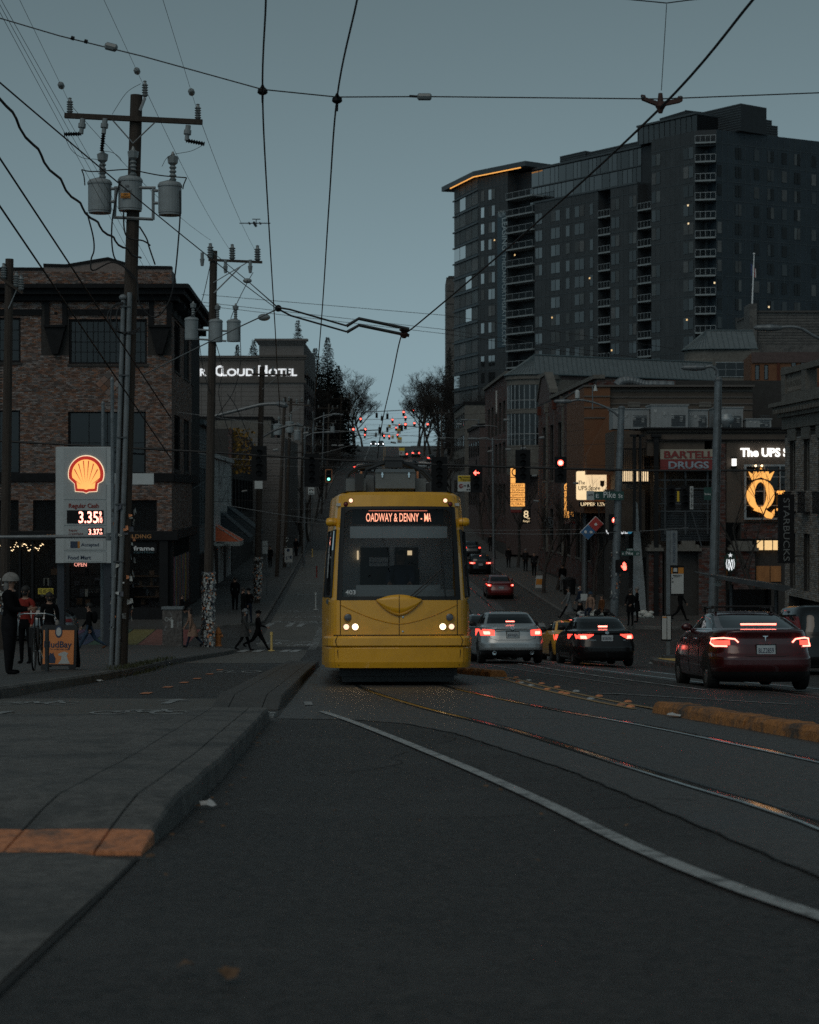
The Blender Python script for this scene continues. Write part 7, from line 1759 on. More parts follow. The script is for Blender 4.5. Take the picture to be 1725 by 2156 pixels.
def wire(label, pts, r=.012, mat='wire', name='overhead_wire', group='overhead wires', sm=True, n=6):
 pts = [Vector(p) for p in pts]; mb = MB(); mb.tube(smooth(pts, 8) if (sm and len(pts) > 2) else pts, r, n); o = mb.build(name, M(mat), origin=pts[0], label=label, cat='wire', group=group); return o
def sag(a, b, s, n=10): return [a.lerp(b, i/n)-Vector((0, 0, 4*s*(i/n)*(1-i/n))) for i in range(n+1)]
wA = [P(560, -120, 268), P(560, 0, 262), P(553, 190, 224), P(562, 400, 178), P(580, 700, 123), P(583, 760, 112), P(590, 870, 92)]
wB = [P(775, -120, 268), P(752, 0, 262), P(710, 205, 222), P(693, 430, 172), P(675, 700, 124), P(655, 930, 78)]
wire('left one of the two trolley wires running along the street', wA, .0095); wire('right one of the two trolley wires running along the street', wB, .0095)
wire('thick tram contact wire sweeping in from the upper right', [P(1650, -80, 285), P(1585, 0, 262), P(1390, 228, 218), P(1100, 495, 160), P(870, 690, 124), P(846, 705, 122), P(825, 800, 100), P(805, 890, 84), P(795, 965, 74)], .0125)
wire('span wire crossing the top of the picture', [P(-60, 24, 215), P(0, 38, 216), P(125, 75, 218), P(300, 118, 220), P(553, 188, 223), P(710, 204, 222), P(893, 203, 220), P(1390, 208, 218), P(1725, 195, 216), P(1800, 190, 216)], .0065, sm=False)
wire('upper support wire with drop at the top right', [P(1300, -4, 214), P(1404, 6, 214), P(1450, 0, 214), P(1600, -14, 214)], .006, sm=False)
wire('thin drop wire holding the hanger at the top right', [P(1404, 8, 214), P(1401, 60, 214), P(1393, 190, 217)], .004)
def fitting(label, shapes, q, cat='wire fitting', name='wire_fitting'):
 Qp = Q(q); o = thing(name, label, cat, Qp.p(*shapes[0][1][0]))
 for nm, pts, r, mat in shapes: bar(o, nm, [Qp.p(x, y) for x, y in pts], r, mat, 8)
 return o
fitting('grey strain insulator on the span wire at the upper left', [('body', [(221, 95), (224, 96), (244, 101), (247, 102)], [.02, .038, .038, .02], 'porcelain'), ('clamp', [(150, 79), (156, 81)], .02, 'signal_black'), ('clamp', [(178, 86), (184, 88)], .02, 'signal_black')], 219)
fitting('grey strain insulator on the span wire near the middle', [('body', [(879, 203.5), (882, 203.5), (906, 203.5), (909, 203.5)], [.02, .035, .035, .02], 'porcelain'), ('clamp', [(862, 202), (880, 203)], .012, 'signal_black')], 220)
for x, y, lab in ((553, 188, 'bell shaped hanger on the left trolley wire'), (710, 206, 'bell shaped hanger on the right trolley wire')):
 Qp = Q(222); o = thing('wire_hanger', lab, 'wire fitting', Qp.p(x, y)); c = Qp.p(x, 0); c.z = 0
 mb = MB(); mb.lathe([(.01, Qp.v(y-10)), (.02, Qp.v(y-5)), (.045, Qp.v(y)), (.05, Qp.v(y+7)), (.035, Qp.v(y+10)), (.012, Qp.v(y+12)), (.010, Qp.v(y+28))], c, 12); mb.build('bell', M('signal_black'), o)
Qh = Q(218); o = thing('wire_hanger', 'rusty yoke hanger carrying the contact wire at the upper right', 'wire fitting', Qh.p(1390, 225)); M('rust_dark', (.05, .018, .013), .7, .3, 8)
mb = MB(); Qh.poly(mb, [(1350, 200), (1358, 201), (1360, 206), (1384, 214), (1398, 214), (1426, 208), (1428, 203), (1437, 204), (1437, 213), (1430, 216), (1402, 222), (1382, 222), (1352, 210)], -.03, .03); mb.build('yoke', M('rust_dark'), o)
c = Qh.p(1391, 0); c.z = 0; mb = MB(); mb.lathe([(.02, Qh.v(196)), (.03, Qh.v(214)), (.045, Qh.v(218)), (.05, Qh.v(224)), (.03, Qh.v(231)), (.02, Qh.v(238))], c, 12); mb.build('insulator', M('rust_dark'), o)
for x in (1354, 1433): mb = MB(); mb.ball(Qh.p(x, 206, .02), .018, n=8, m=6); mb.build('pin', M('steel_dark'), o)
Qb = Q(123); o = thing('pull_off', 'bent double steel pull off bar above the tram', 'wire fitting', Qb.p(855, 700));
for dy, n in ((0, .12), (12, -.05)):
 bar(o, 'rod', [Qb.p(586, 648+dy*.2, n*.5), Qb.p(612, 653+dy*.9, n), Qb.p(730, 687+dy*.9, n)], .016, 'wire'); bar(o, 'bar', [Qb.p(730, 688+dy*.9, n), Qb.p(756, 672+dy, n), Qb.p(862, 694+dy, n)], .028, 'steel_dark', 4)
mb = MB(); mb.lathe([(.03, Qb.v(690)), (.09, Qb.v(694)), (.05, Qb.v(699)), (.085, Qb.v(704)), (.03, Qb.v(712))], Vector((Qb.u(851), Qb.Y, 0)), 10); mb.build('insulator', M('rust_dark'), o)
mb = MB(); mb.ball(Qb.p(586, 649), .06); mb.build('clamp', M('signal_black'), o)
wire('span wire from the second pole to the pull off', [q2.p(443, 527), P(520, 590, 80), P(586, 648, 123)], .012, sm=False); wire('span wire from the pull off down to the left', [P(586, 650, 123), P(500, 690, 110), P(300, 790, 95)], .012, 'wire_pale', sm=False)
for x, y, q_, lab in ((521, 591, 80, 'round insulator on the wire above the second pole'), (556, 668, 112, 'round insulator on the wire left of the pull off')):
 mb = MB(); mb.ball(P(x, y, q_), .085, 1.4, 1, .8); mb.build('wire_insulator', M('porcelain'), origin=P(x, y, q_), label=lab, cat='insulator')
for (x0, y0), (x1, y1), (x2, y2), lab in (((42, 0), (150, 222), (444, 520), 'left'), ((217, -5), (306, 186), (490, 548), 'middle'), ((342, -5), (418, 240), (543, 550), 'right')):
 a = P(x0-(x1-x0)*.35, y0-(y1-y0)*.35, 150); m_ = q1.p(x1, y1, .1); e = q2.p(x2, y2-14, .1)
 wire('%s thin power line coming down to the nearest pole' % lab, [a, m_], .004); wire('%s thin power line from the nearest to the second pole' % lab, sag(m_, e, .25), .006)
 t_ = .8; p = a.lerp(m_, t_); d = (m_-a).normalized(); mb = MB(); mb.tube([p-d*.16, p-d*.1, p+d*.1, p+d*.16], [.02, .07, .07, .02], 8); mb.build('line_insulator', M('porcelain'), origin=p, label='oval insulator on the %s thin power line' % lab, cat='insulator')
def tw(a, b, s, r, lab, twist=False):
 pts = sag(a, b, s, 40)
 if twist: pts = [p+Vector((.03*math.cos(i*1.3), 0, .03*math.sin(i*1.3))) for i, p in enumerate(pts)]
 wire(lab, pts, r, sm=False)
tw(P(-40, 140, 150), q1.p(300, 548, .2), .35, .022, 'thick twisted cable swooping in from the upper left edge', True)
tw(P(-30, 148, 150), P(590, 655, 62), .1, .013, 'straight dark cable from the upper left edge to the second pole')
for i, (y0, x1, y1, q_) in enumerate(((288, 175, 580, 90), (390, 150, 625, 85))):
 tw(P(-30, y0, 150), P(360, y1+(360-x1)*1.62, q_), .0, .016, ['upper', 'lower'][i]+' of two dark cables slanting across the brick building')
for i, dx in enumerate((0, 8, 16)): wire(['left', 'middle', 'right'][i]+' of three fine lines falling from the top left corner', sag(P(-30+dx, -30, 150), P(330+dx*2, 640, 70), .0, 4), .0045, sm=False)
random.seed(31)
for i in range(26):
 q_ = random.choice([44, 40, 34, 30, 26, 22]); y0 = random.uniform(845, 1075); a = P(random.uniform(240, 470), y0, q_); b = P(random.uniform(700, 1650), y0+random.uniform(-60, 60), q_)
 wire('thin sagging wire strung across the street near the intersection', sag(a, b, random.uniform(.2, .9), 14), random.uniform(.006, .014), random.choice(['wire', 'wire', 'wire_pale']), group='tangle of wires across the street', sm=False)
for i in range(8):
 wire('service wire dropping from a left pole to the buildings', sag(P(random.uniform(440, 620), random.uniform(820, 940), 33), P(random.uniform(300, 700), random.uniform(940, 1090), 38), random.uniform(.2, 1.0), 12), .011, random.choice(['wire', 'wire_pale']), group='service drops on the left', sm=False)
for i, (ya, yb) in enumerate(((634, 664), (650, 694), (657, 703))): wire(['top', 'middle', 'bottom'][i]+' of three fine lines behind the pull off', [PY(425, ya-14, 210), PY(940, yb, 210), PY(1420, yb+70, 210)], .03, sm=False)
for i in range(22):
 x = random.uniform(470, 1240); y = random.uniform(860, 1060); q_ = random.choice([44, 40, 36, 30]); mb = MB(); Qp = Q(q_); a = random.uniform(-.2, .2)
 mb.tube([Qp.p(x-6, y-6*a), Qp.p(x-5, y-5*a), Qp.p(x+5, y+5*a), Qp.p(x+6, y+6*a)], [.02, .07, .07, .02], 6); mb.build('line_insulator', M('wire_pale'), origin=Qp.p(x, y), label='small pale block insulator hanging among the street wires', cat='insulator', group='insulators among the street wires')
for Y in (250, 330, 430):
 for k in range(2): wire('%s of two thin wires spanning the hill street at its %s' % (['lower', 'upper'][k], {250: 'foot', 330: 'middle', 430: 'crest'}[Y]), sag(Vector((lkf(Y)-1, Y, gz(0, Y)+8+k*1.3)), Vector((rkf(Y)+1, Y, gz(0, Y)+8+k*1.3)), .6), .012, group='far wires over the hill', sm=False)
Qs = Q(45)
wire('thick black signal cable spanning the whole intersection', [Qs.p(x, y) for x, y in ((-40, 926), (60, 932), (439, 952), (655, 966), (862, 976), (1052, 983), (1368, 991), (1760, 990))], .05, sm=False, n=8)
def signal(label, x0, x1, y0, y1, lit=None, Qp=Qs, lens=3, facing=1, group='traffic signals'):
 o = thing('traffic_signal', label, 'traffic light', Qp.p((x0+x1)/2, y1), group=None)
 w = Qp.u(x1)-Qp.u(x0); h = Qp.v(y0)-Qp.v(y1); mb = MB(); Qp.box(mb, x0, x1, y0, y1, .0, .03); mb.build('backplate', M('signal_black'), o)
 mb = MB(); cx = (x0+x1)/2; ww = (x1-x0)*.3; Qp.box(mb, cx-ww, cx+ww, y0+(y1-y0)*.07, y1-(y1-y0)*.07, -.2, -.001); mb.build('housing', M('signal_black'), o)
 for k in range(lens):
  cy = lerp(y0, y1, .1+.8*(k+.5)/lens); r = min(h*.8/lens*.42, w*.3); fr = Fr(Qp.p(cx, cy, .03), (1, 0, 0), (0, 0, 1), (0, -1, 0)); on = lit and lit[0] == k
  if on and lit[1] == 'arrow':
   mb = MB(); f = Fr(Qp.p(cx, cy, .06), (1, 0, 0), (0, -1, 0)); mb.prism(f, [(-r*1.1, 0), (-r*.2, r*.9), (-r*.05, r*.6), (-r*.4, r*.25), (r, r*.25), (r, -r*.25), (-r*.4, -r*.25), (-r*.05, -r*.6), (-r*.2, -r*.9)], 0, .02); mb.build('lens', MATS['sig_red'], o)
  else:
   mb = MB(); mb.lathe([(r, 0), (r, .01), (r*.6, .03), (.01, .04)], n=16, fr=fr); mb.build('lens', MATS[{'red': 'sig_red', 'green': 'lit_green'}[lit[1]]] if on else M('signal_black'), o)
  if on and lit[1] == 'red': mb = MB(); mb.lathe([(r*.62, .03), (.01, .06)], n=14, fr=fr); mb.build('lens_core', MATS['sig_core'], o)
  mb = MB(); n = 10
  for j in range(n):
   a0, a1 = math.pi*j/n, math.pi*(j+1)/n; mb.quad(fr(r*1.1*math.cos(a0), 0, r*1.1*math.sin(a0)), fr(r*1.1*math.cos(a1), 0, r*1.1*math.sin(a1)), fr(r*1.1*math.cos(a1), .22*math.sin(a1), r*1.1*math.sin(a1)), fr(r*1.1*math.cos(a0), .22*math.sin(a0), r*1.1*math.sin(a0)))
  mb.build('visor', M('signal_black'), o)
 bar(o, 'hanger', [Qp.p((x0+x1)/2, y0, -.05), Qp.p((x0+x1)/2, y0-.35*Qp.q, -.05)], .03, 'signal_black', 6)
 return o
signal('dark signal head with a pale plate below, left of the tram', 530, 562, 939, 1012, lens=4); signal('dark signal head above the bicycle signal sign', 641, 673, 955, 1025, lens=4); signal('dark signal head behind the tram pantograph', 908.6, 942, 961.6, 1035, lens=4)
signal('signal head with a lit red left arrow beside the turning sign', 990.6, 1016, 983, 1037, (0, 'arrow')); signal('dark signal head above the tall amber shop sign', 1085.5, 1117, 947, 1017.7, lens=4); signal('signal head with a round red light over the parking sign', 1168, 1193, 961.6, 1016.6, (0, 'red'))
def board(name, label, Qp, x0, x1, y0, y1, mat, n=0.0, cat='sign', d=.03):
 o = thing(name, label, cat, Qp.p((x0+x1)/2, y1, n)); mb = MB(); Qp.box(mb, x0, x1, y0, y1, n-d, n); mb.build('panel', M(mat) if mat not in ('lit_cream', 'lit_amber', 'lit_white') else MATS[mat], o); return o
def letters(o, Qp, items, mat, n=.004, bold=.0):
 mb = MB()
 for t, x, y, w, h in items: Qp.text(mb, t, x, y, w, h, n, .012, bold)
 mb.build('lettering', MATS[mat] if mat in MATS else M(mat), o)
board('plate', 'blank pale plate under the left dark signal head', Qs, 536.5, 553, 1012.5, 1029, 'sign_white', .02)
o = board('bike_signal_sign', 'small white bicycle signal sign', Qs, 649, 662, 1026, 1041, 'sign_white', .02); letters(o, Qs, [('SIGNAL', 650.5, 1039.5, 10, 2.6)], 'black_paint', .024)
mb = MB()
for x in (652.5, 658.5): mb.disc(Qs.fr, Qs.u(x), Qs.v(1032), .035, .021, .028, 10)
mb.boxf(Qs.fr, Qs.u(653), Qs.u(658), Qs.v(1031), Qs.v(1030), .021, .027); mb.build('symbol', M('black_paint'), o)
o = board('turning_sign', 'yellow and white turning vehicles stop sign on the signal cable', Qs, 964, 991, 1000.6, 1034.7, 'sign_white', .02); M('sign_amber', (.60, .40, .02), .6, .05)
mb = MB(); Qs.box(mb, 964.6, 990.4, 1001.2, 1014, .02, .026); mb.build('top_panel', M('sign_amber'), o); letters(o, Qs, [('TURNING', 973, 1007, 17, 3.6), ('VEHICLES', 973, 1012.4, 17, 3.6), ('FOR', 977, 1024, 5, 2.6)], 'black_paint', .027, .004)
mb = MB(); Qs.poly(mb, [(966, 1005), (970, 1003.5), (970, 1004.5), (972, 1004.5), (972, 1012), (970.5, 1012), (970.5, 1006.5), (970, 1006.5), (970, 1007.5)], .027, .032); Qs.poly(mb, [(984, 1020), (987, 1019), (989, 1026), (986, 1025), (984, 1028)], .021, .028); mb.disc(Qs.fr, Qs.u(984), Qs.v(1031), .04, .021, .028, 10); mb.disc(Qs.fr, Qs.u(988.5), Qs.v(1031), .04, .021, .028, 10); mb.build('symbol', M('black_paint'), o)
mb = MB(); mb.disc(Qs.fr, Qs.u(971), Qs.v(1023.5), 5/45, .021, .027, 8); st = mb.build('stop_octagon', M('sign_red'), o)
letters(o, Qs, [('STOP', 967.6, 1025, 7, 3)], 'letter_white', .028)
def spole(label, xb, xt, yt, q, r=.19, X=None, arms=()):
 Qp = Q(q); b = Qp.p(xb, 0); b.z = gz(b.x, b.y)+.1; t = Qp.p(xt, yt); o = thing('street_lamp' if arms else 'steel_pole', label, 'street lamp' if arms else 'pole', b)
 bar(o, 'pole', [b, b.lerp(t, .5), t], [r, r*.85, r*.7], 'galv', 14)
 mb = MB(); mb.lathe([(r*.75, t.z-.05), (r*.8, t.z+.02), (r*.5, t.z+.1), (.01, t.z+.12)], Vector((t.x, t.y, 0)), 14); mb.build('cap', M('galv'), o)
 for pts in arms:
  bar(o, 'lamp_arm', smooth([Qp.p(x, y) for x, y in pts], 5), .055, 'galv', 8); a = Qp.p(*pts[-1]); d = (Qp.p(*pts[-1])-Qp.p(*pts[-2])).normalized(); d.z = 0; d.normalize()
  mb = MB(); mb.tube([a-d*.1, a, a+d*.3, a+d*.75, a+d*.85], [.06, .1, .13, .1, .03], 10); mb.build('lamp_head', M('galv'), o)
 return o, Qp
oA, QA = spole('steel signal and lamp pole carrying the blue street name sign', 1293, 1309, 859, 40, .24, arms=[((1306, 880), (1285, 862), (1252, 848), (1221, 842), (1200, 845))])
flakes(oA, Vector((QA.u(1293), QA.Y, gz(10, 97)+.1)), QA.p(1309, 859), .24, 90, gz(10, 97)+1, gz(10, 97)+3.6, 9)
mb = MB(); c = QA.p(1216, 0); c.z = 0; mb.lathe([(.06, QA.v(840)), (.12, QA.v(838)), (.12, QA.v(824)), (.06, QA.v(821))], c, 12); mb.build('camera', M('sign_white'), oA)
bar(oA, 'camera_mast', [QA.p(1248, 862), QA.p(1248, 812), QA.p(1253, 810)], .03, 'galv'); mb = MB(); c = QA.p(1254, 0); c.z = 0; mb.lathe([(.12, QA.v(823)), (.06, QA.v(815)), (.03, QA.v(810))], c, 10); mb.build('camera', M('sign_white'), oA)
spole('plain steel strain pole left of the street name sign', 1231, 1236, 886, 32.8, .2)
spole('big steel lamp pole in front of the drugstore sign', 1500, 1513, 800, 56, .2, arms=[((1512, 800), (1510, 780), (1500, 772), (1490, 772), (1482, 774))])
spole('street lamp with its arm reaching in from the right edge', 1790, 1790, 725, 62, .14, arms=[((1790, 730), (1725, 712), (1690, 693), (1665, 688), (1640, 690))])
spole('pale steel lamp pole on the left by the fuel sign', 240, 236, 800, 64, .08)
spole('grey steel pole standing behind the fuel sign', 216, 217, 850, 50, .1)
for i, (xb, xt, yt, q_, arms_) in enumerate(((1067, 1055, 900, 20, [((1055, 904), (1048, 899), (1030, 896), (1010, 897))]), (1012, 1008, 884, 17, [((1008, 886), (1000, 884), (985, 884))]), (655, 660, 868, 20, [((660, 884), (680, 876), (700, 872))]), (640, 642, 900, 24, [((641, 920), (660, 912), (686, 910))]), (677, 682, 870, 14, [((682, 880), (700, 874), (712, 873))]), (1040, 1038, 925, 26, [((1038, 928), (1024, 922), (1006, 924))]))):
 spole(['right street lamp nearest the clinic', 'farther right street lamp below the tower', 'left street lamp with arm over the bike lane', 'left street lamp beside the dark poles', 'farther left street lamp on the hill', 'right street lamp close to the amber sign'][i], xb, xt, yt, q_, .12, arms=arms_)
Q2_ = Q(51); oL = thing('street_lamp', 'long pale lamp arm fixed to the second wooden pole', 'street lamp', Q2_.p(452, 875)); bar(oL, 'lamp_arm', smooth([Q2_.p(x, y) for x, y in ((452, 876), (500, 864), (550, 852), (585, 850))], 5), .07, 'galv'); mb = MB(); mb.tube([Q2_.p(582, 850), Q2_.p(588, 850), Q2_.p(600, 853), Q2_.p(606, 856)], [.08, .13, .14, .05], 10); mb.build('lamp_head', M('galv'), oL)
oL = thing('street_lamp', 'short pale lamp arm on the third wooden pole', 'street lamp', P(553, 920, 35.5)); Q3_ = Q(35.5); bar(oL, 'lamp_arm', smooth([Q3_.p(x, y) for x, y in ((553, 920), (580, 905), (605, 897), (620, 895))], 5), .07, 'galv'); mb = MB(); mb.tube([Q3_.p(616, 895), Q3_.p(624, 894), Q3_.p(638, 897)], [.08, .13, .05], 8); mb.build('lamp_head', M('galv'), oL)
signal('red signal head on the steel pole below the street name sign', 1282, 1308, 1082.5, 1137, (0, 'red'), QA)
o = board('walk_signal', 'pedestrian signal with a lit hand on the steel pole', QA, 1295, 1328, 1178.5, 1204.6, 'signal_black', .3, 'traffic light', .25)
mb = MB(); hx0, hy0 = 1313.5, 1200; QA.poly(mb, [(hx0-4, hy0-8), (hx0-2, hy0), (hx0+3.5, hy0), (hx0+5, hy0-6), (hx0+4, hy0-9), (hx0-3, hy0-9)], .31, .33)
for k, (dx, h) in enumerate(((-2.6, 15), (-.9, 17), (.9, 16.4), (2.7, 14))): QA.box(mb, hx0+dx-.7, hx0+dx+.7, hy0-h, hy0-8.5, .31, .33)
QA.poly(mb, [(hx0-4, hy0-4), (hx0-7, hy0-9), (hx0-6, hy0-10), (hx0-3, hy0-6.5)], .31, .33); mb.build('hand', MATS['sig_red'], o)
o = board('street_name_sign', 'wide dark street name sign with a white shield at its left', QA, 1250, 1312.5, 1034.5, 1052.5, 'sign_green2', .3); mb = MB(); QA.box(mb, 1234, 1250, 1033.6, 1053, .27, .3); mb.build('shield', M('sign_white'), o); letters(o, QA, [('E', 1254, 1048, 6, 8), ('Pike', 1270, 1048, 25, 13), ('St', 1301, 1048, 9, 8)], 'letter_white', .305); letters(o, QA, [('ARTS', 1237, 1044, 11, 4)], 'black_paint', .305)
o = board('street_name_sign', 'small street name plate with block number on the steel pole', QA, 1307.6, 1346.6, 1160, 1169.5, 'sign_green2', .26); mb = MB(); QA.box(mb, 1318, 1333, 1154.5, 1159.6, .23, .26); mb.build('number_plate', M('sign_green2'), o); letters(o, QA, [('1400', 1320, 1158.6, 11, 3.2), ('E', 1309.5, 1167.5, 3, 4), ('Pike', 1317, 1167.5, 15, 6.5), ('ST', 1339, 1167.5, 5.5, 4)], 'letter_white', .265)
QC = Q(56)
for i, x in enumerate((1404.7, 1434)): signal(['left', 'right'][i]+' dark signal head seen from its side by the lamp pole', x, x+18, 1022, 1075, None, Q(47))
o = board('turn_sign', 'narrow white no turn on red sign beside the dark signals', Q(47), 1453, 1460, 1024, 1072, 'sign_white', .02); mb = MB(); f = Fr(Q(47).fr.o, (0, 0, -1), (0, -1, 0), (1, 0, 0)); mb.text(f, 'NO TURN ON RED', -Q(47).v(1027), Q(47).u(1454.6), 42/47, 4/47, .024, .006); mb.build('lettering', M('black_paint'), o)
o = board('street_name_sign', 'small dark street name sign turned edgewise by the lamp pole', QC, 1482.5, 1498.6, 1026, 1053, 'sign_green2', .02); letters(o, QC, [('Broadway', 1484, 1042, 13, 4)], 'letter_white', .024)
mb = MB(); Q(47).box(mb, 1426, 1430.5, 1034, 1056, 0, .03); mb.build('warning_plate', M('sign_amber'), origin=Q(47).p(1428, 1080), label='small yellow plate between the two side facing signals', cat='sign')
random.seed(2)
far = [(183, 635, 12, 1), (320, 635, 12, 1), (487, 628, 12, 0), (267, 515, 10, 1), (452, 458, 9.5, 0), (511, 492, 9, 0), (575, 468, 10, 0), (634, 522, 9, 1), (762, 435, 10, 1), (874, 410, 8.5, 1), (783, 492, 9, 1), (783, 578, 12, 1), (886, 562, 9.5, 1), (1038, 575, 10.5, 1), (712, 583, 8.5, 1), (675, 612, 8, 1), (575, 622, 9, 0), (316, 695, 8, 1), (538, 706, 7.8, 1), (597, 712, 8.5, 1), (692, 696, 8.5, 1), (444, 683, 7.8, 0), (519, 680, 8, 0), (740, 605, 11, 0)]
ORD = 'first second third fourth fifth sixth seventh eighth ninth tenth eleventh twelfth thirteenth fourteenth fifteenth sixteenth seventeenth'.split()
for i, (a, b, q_, on) in enumerate(far):
 x = 710.6+.1831*a; y = 789.6+.1831*b; Qp = Q(q_); h = 1.15*q_; w = .52*q_
 o = thing('far_signal', '%s from the left of the %s signal heads over the hill street' % (ORD[sum(1 for f_ in far if f_[3] == on and (f_[0], f_[1]) < (a, b))], 'tiny red lit' if on else 'tiny dark'), 'traffic light', Qp.p(x, y+h*.5))
 mb = MB(); Qp.box(mb, x-w/2, x+w/2, y-h*.4, y+h*.6, -.15, .02); mb.build('housing', M('signal_black'), o)
 if on: mb = MB(); mb.disc(Qp.fr, Qp.u(x), Qp.v(y-h*.16), .17, .021, .08, 12); mb.build('lens', MATS['sig_red'], o)
 bar(o, 'hanger', [Qp.p(x, y-h*.4), Qp.p(x, y-h*.4-.4*q_)], .05, 'signal_black', 5)
for i, (x0, y0, x1, y1, q_) in enumerate(((705, 910, 800, 905, 12), (826, 894, 912, 902, 10.5), (760, 868, 880, 862, 9), (720, 918, 820, 915, 8))):
 wire(['left', 'right', 'topmost', 'lowest'][i]+' far horizontal signal arm over the hill street', [P(x0, y0, q_), P(x1, y1, q_)], .1, 'steel_dark', 'signal_arm', 'far signal arms', n=6)
for i, (a, b, q_) in enumerate(((708, 645, 11), (716, 748, 13), (742, 878, 16), (600, 592, 8), (636, 714, 7.5))):
 x = 710.6+.1831*a; y = 789.6+.1831*b; Qp = Q(q_); o = board('turning_sign', 'far yellow and white turn sign over the hill, %s' % ['tilted one', 'middle one', 'lowest one', 'topmost one', 'farthest tiny one'][i], Qp, x-.36*q_, x+.36*q_, y-.48*q_, y+.48*q_, 'sign_white', .0)
 mb = MB(); Qp.box(mb, x-.36*q_, x+.36*q_, y-.48*q_, y-.08*q_, 0, .02); mb.build('top_panel', M('sign_amber'), o); mb = MB(); Qp.box(mb, x-.2*q_, x-.02*q_, y+.1*q_, y+.3*q_, 0, .02); mb.build('symbol', M('sign_red'), o)
Qg = Q(24); o = signal('orange edged bicycle signal with a green light above the tram roof', 685.6, 699, 988.6, 1015, (2, 'green'), Qg); mb = MB()
for e in ((685.2, 686.4, 988.4, 1015.2), (698.4, 699.6, 988.4, 1015.2), (686.4, 698.4, 988, 989.2), (686.4, 698.4, 1014.4, 1015.6)): Qg.box(mb, *e, .03, .045)
mb.build('border', M('paint_orange'), o)
Qa = Q(25); o = thing('tall_shop_sign', 'tall amber lit market sign with stacked words', 'sign', Qa.p(1090, 1079))
for i, (t, y0, y1) in enumerate((('Q', 984, 1004), ('', 1006, 1017), ('BAKERY', 1018, 1026.5), ('SUSHI', 1028, 1036.5), ('SEAFOOD', 1038, 1046.5), ('DELI', 1048, 1056), ('FLORAL', 1057.5, 1066))):
 mb = MB(); Qa.box(mb, 1075.6, 1105.2 if i > 1 else 1098, y0, y1, -.2, .0); mb.build('lit_panel', MATS['lit_amber'], o)
 if t: letters(o, Qa, [(t, 1077.5, y1-1.8, 25 if i else 14, y1-y0-3.4)], 'black_paint', .002, .01)
mb = MB(); Qa.box(mb, 1075.6, 1100, 1068, 1073, -.2, 0); mb.build('lower_panel', M('sign_cream'), o); mb = MB(); Qa.box(mb, 1075.6, 1100, 1073.2, 1079, -.2, 0); mb.build('lower_panel', M('sign_red'), o)
mb = MB(); Qa.box(mb, 1075, 1107, 982, 1080, -.3, -.21); mb.build('casing', M('sign_navy'), o)
Qe = Q(31); o = thing('parking_sign', 'navy hanging sign with amber panels for public parking', 'sign', Qe.p(1199, 1104)); mb = MB(); Qe.poly(mb, [(1186.7, 1104), (1212, 1104), (1212, 1020), (1206, 1015), (1193, 1015), (1186.7, 1020)], -.3, 0); mb.build('casing', M('sign_navy'), o)
mb = MB(); Qe.poly(mb, [(1188.5, 1032), (1210.5, 1032), (1210.5, 1021), (1205, 1016.5), (1194, 1016.5), (1188.5, 1021)], 0, .02); mb.build('lit_panel', MATS['lit_amber'], o); mb = MB(); Qe.box(mb, 1188.5, 1198.5, 1034, 1090, 0, .02); mb.build('lit_panel', MATS['lit_amber'], o)
letters(o, Qe, [('QFC', 1190, 1030, 19, 8)], 'black_paint', .022, .01); fe = Fr(Qe.fr.o, (0, 0, -1), (0, -1, 0), (1, 0, 0)); mb = MB(); mb.text(fe, 'PUBLIC PARKING', -Qe.v(1038), Qe.u(1191), 49/31, 5/31, .022, .01); mb.build('lettering', M('black_paint'), o); mb = MB(); mb.text(fe, 'HARVARD MARKET', -Qe.v(1037), Qe.u(1202), 51/31, 5.5/31, .005, .02); mb.build('lettering', MATS['lit_amber'], o)
mb = MB(); Qe.box(mb, 1187.5, 1211, 1092, 1097, 0, .02); mb.build('lower_panel', M('sign_cream'), o); mb = MB(); Qe.box(mb, 1187.5, 1211, 1097.3, 1102.5, 0, .02); mb.build('lower_panel', M('sign_red'), o); letters(o, Qe, [('BARTELL', 1189, 1096, 20, 3.4)], 'sign_red', .022); letters(o, Qe, [('DRUGS', 1191, 1101.6, 16, 3.4)], 'letter_white', .022)
Qu = Q(35); o = thing('parcel_shop_sign', 'glowing cream parcel shop sign box behind bare twigs', 'sign', Qu.p(1246, 1053)); mb = MB(); Qu.poly(mb, [(1217, 992), (1275, 992), (1277.5, 994.5), (1277.5, 1050), (1275, 1052.5), (1217, 1052.5), (1214.5, 1050), (1214.5, 994.5)], -.3, 0); mb.build('lit_panel', MATS['lit_cream'], o)
letters(o, Qu, [('The', 1218, 1020, 14, 8), ('UPS Store', 1218, 1032, 46, 9)], 'black_paint', .002, .012); mb = MB(); Qu.poly(mb, [(1264, 1012), (1273, 1012), (1273, 1022), (1268.5, 1026), (1264, 1022)], .001, .02); mb.build('emblem', M('shelf_wood'), o)
o = thing('level_sign', 'small lit sign strip under the parcel shop sign', 'sign', Qu.p(1258, 1067)); mb = MB(); Qu.box(mb, 1219.7, 1296, 1056.5, 1067, -.2, 0); mb.build('casing', M('dark_trim'), o); letters(o, Qu, [('UPPER LEVEL', 1223, 1065, 64, 7)], 'lit_cream', .002, .01)
Q8 = Q(25.5); o = thing('burger_sign', 'black hanging sign with a gold number eight', 'sign', Q8.p(1108, 1103)); mb = MB(); Q8.box(mb, 1099, 1118, 1072, 1103, -.15, 0); mb.build('panel', M('black_paint'), o); letters(o, Q8, [('8', 1103, 1090, 10, 15), ('oz', 1110, 1093, 6, 4), ('Burger', 1102, 1099, 14, 4)], 'lit_cream', .003)
